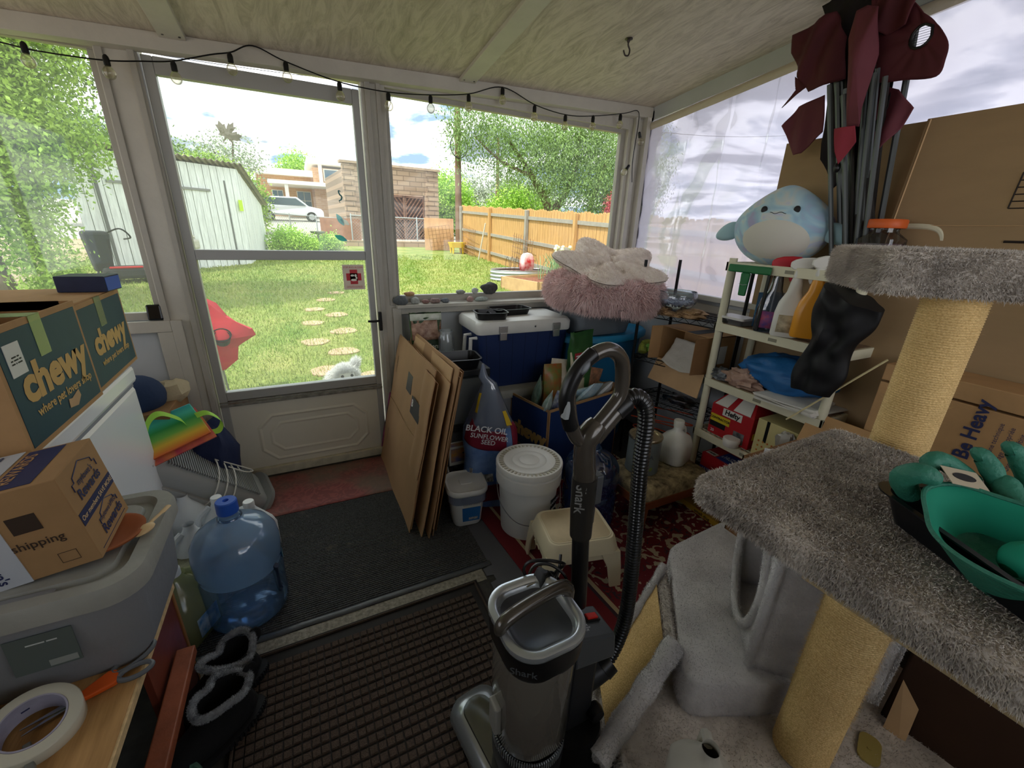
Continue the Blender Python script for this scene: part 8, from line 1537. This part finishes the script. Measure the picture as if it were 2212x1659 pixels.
txt('Shark', .026, vgy, vc, (bc[0]-.075, bc[1]-.085, .555), (90, 0, -38), bold=.0003)
ob('bin_latch', MB().bx(bc[0]-.105, bc[0]-.085, bc[1]-.02, bc[1]+.02, .27, .36), M('latch_clear', '#8c8a84', .3), vc, smooth=0, bevel=.005)
# spine, switch box, cord hook
ob('spine', MB().bx(-.01, .08, -.05, .05, .05, .42), vdk, vc, smooth=0, bevel=.012)
sb_ = ob('switch_box', MB().add([(.0, -.055, .37), (.13, -.055, .35), (.13, .055, .35), (.0, .055, .37), (.0, -.05, .47), (.125, -.05, .43), (.125, .05, .43), (.0, .05, .47)], HF), vgy, vc, smooth=0, bevel=.006)
ob('power_switch', MB().at((.085, .008, .446), (0, 17, 0)).bx(-.024, .024, -.013, .013, -.002, .004), vbk, sb_, smooth=0, bevel=.002); ob('red_rocker', MB().at((.085, .008, .451), (0, 17, 0)).bx(-.018, .018, -.009, .009, -.002, .004), M('rocker_red', '#c32a1f', .4), sb_, smooth=0, bevel=.002)
txt('II  Carpet\nI  Bare floor\nO  Off', .009, wtx, sb_, (.04, -.02, .462), (0, 17, 0), name='switch_text')
hk_ = ob('cord_hook', MB().tube(spl([(-.01, .05, .50), (-.02, .06, .56), (-.035, .055, .60), (-.055, .05, .61)], 5), .011, 10), vbk, vc)
ob('cord_bundle', MB().tube(spl([(-.03+.055*math.cos(i*.75), .07+.02*math.sin(i*1.3), .52+.045*math.sin(i*.75)+.004*i) for i in range(26)], 5), .0042, 6), vbk, vc)
pg = ob('plug', MB().at((-.055, .055, .60), (0, 20, 25)).rr([(.02, .03, .006, -.02), (.024, .034, .008, .0), (.018, .026, .006, .02)], 4), M('plug_grey', '#3a3b3c', .5), vc, smooth=40, )
ob('plug_prong', MB().tube([(-.075, .048, .598), (-.10, .043, .60)], .0022, 5).tube([(-.072, .062, .598), (-.097, .057, .60)], .0022, 5), M('brass', '#c9c4b4', .25, .9), pg)
# hose with ribs
hp_ = spl(VP((.622, .67, 1.052), (.640, .67, 1.068), (.665, .668, 1.068), (.688, .665, 1.045), (.696, .66, 1.00), (.700, .66, .88), (.712, .655, .70), (.722, .65, .52), (.722, .645, .40), (.705, .64, .32), (.675, .635, .262), (.640, .63, .235)), 14)
hp2 = []
P = [Vector(p) for p in hp_]; acc = 0; step = .0024; last = P[0]; hp2 = [P[0]]; 
for p in P[1:]:
    d = (p-last).length
    while d >= step: last = last+(p-last).normalized()*step; hp2.append(last.copy()); d = (p-last).length
ob('hose', MB().tube(hp2, [(.0205, .0205, .0175, .0175)[i % 4] for i in range(len(hp2))], 20), M('hose_black', '#141415', .28, coat=.3), vc, smooth=70)
ob('hose_cuff', MB().tube(VP((.606, .67, 1.040), (.626, .67, 1.056), (.636, .67, 1.062)), [.024, .025, .023], 18), vbk, vc, smooth=40)
ob('hose_port', MB().tube(VP((.560, .63, .225), (.610, .63, .232), (.650, .63, .240), (.662, .63, .247)), [.038, .036, .034, .030], 20), vdk, vc, smooth=40); ob('port_collar', MB().tube(VP((.640, .63, .238), (.668, .632, .252)), [.0375, .036], 20), vbk, vc, smooth=40)
ob('base_motor', MB().rr([(.16, .22, .06, .02), (.17, .23, .07, .06), (.15, .20, .06, .13)], 8, (.03, .0)), vbk, vc, smooth=50)
ob('floor_nozzle', MB().at((-.17, .05, 0), (0, 0, 8)).rr([(.15, .32, .05, .008), (.16, .33, .05, .03), (.15, .32, .05, .055), (.10, .26, .04, .075)], 7), M('nozzle_silver', '#8d9194', .22, .6), vc, smooth=50)
ob('nozzle_window', MB().at((-.175, .05, .056), (0, 0, 8)).rr([(.10, .27, .04, 0), (.085, .25, .04, .024)], 6), glassmat('nozzle_clear', '#c9cdd0', .3, .05, haze=.2, hazecol='#9aa0a4'), vc, smooth=50)
ob('red_pedal', MB().tube(spl([(.08, -.08, .05), (.11, -.10, .045), (.12, -.05, .05), (.11, .0, .06)], 4), .006, 6), M('pedal_red', '#8f1f2a', .4), vc)
ob('pivot_knob', MB().at((.085, -.055, .16), (90, 0, 0)).lathe([(.022, -.015), (.025, .0), (.02, .018)], 20), vbk, vc)
for y in (-.11, .11): ob('wheel', MB().at((.10, y, .045), (90, 0, 0)).lathe([(.035, -.012), (.045, -.008), (.045, .008), (.035, .012)], 24), vbk, vc)
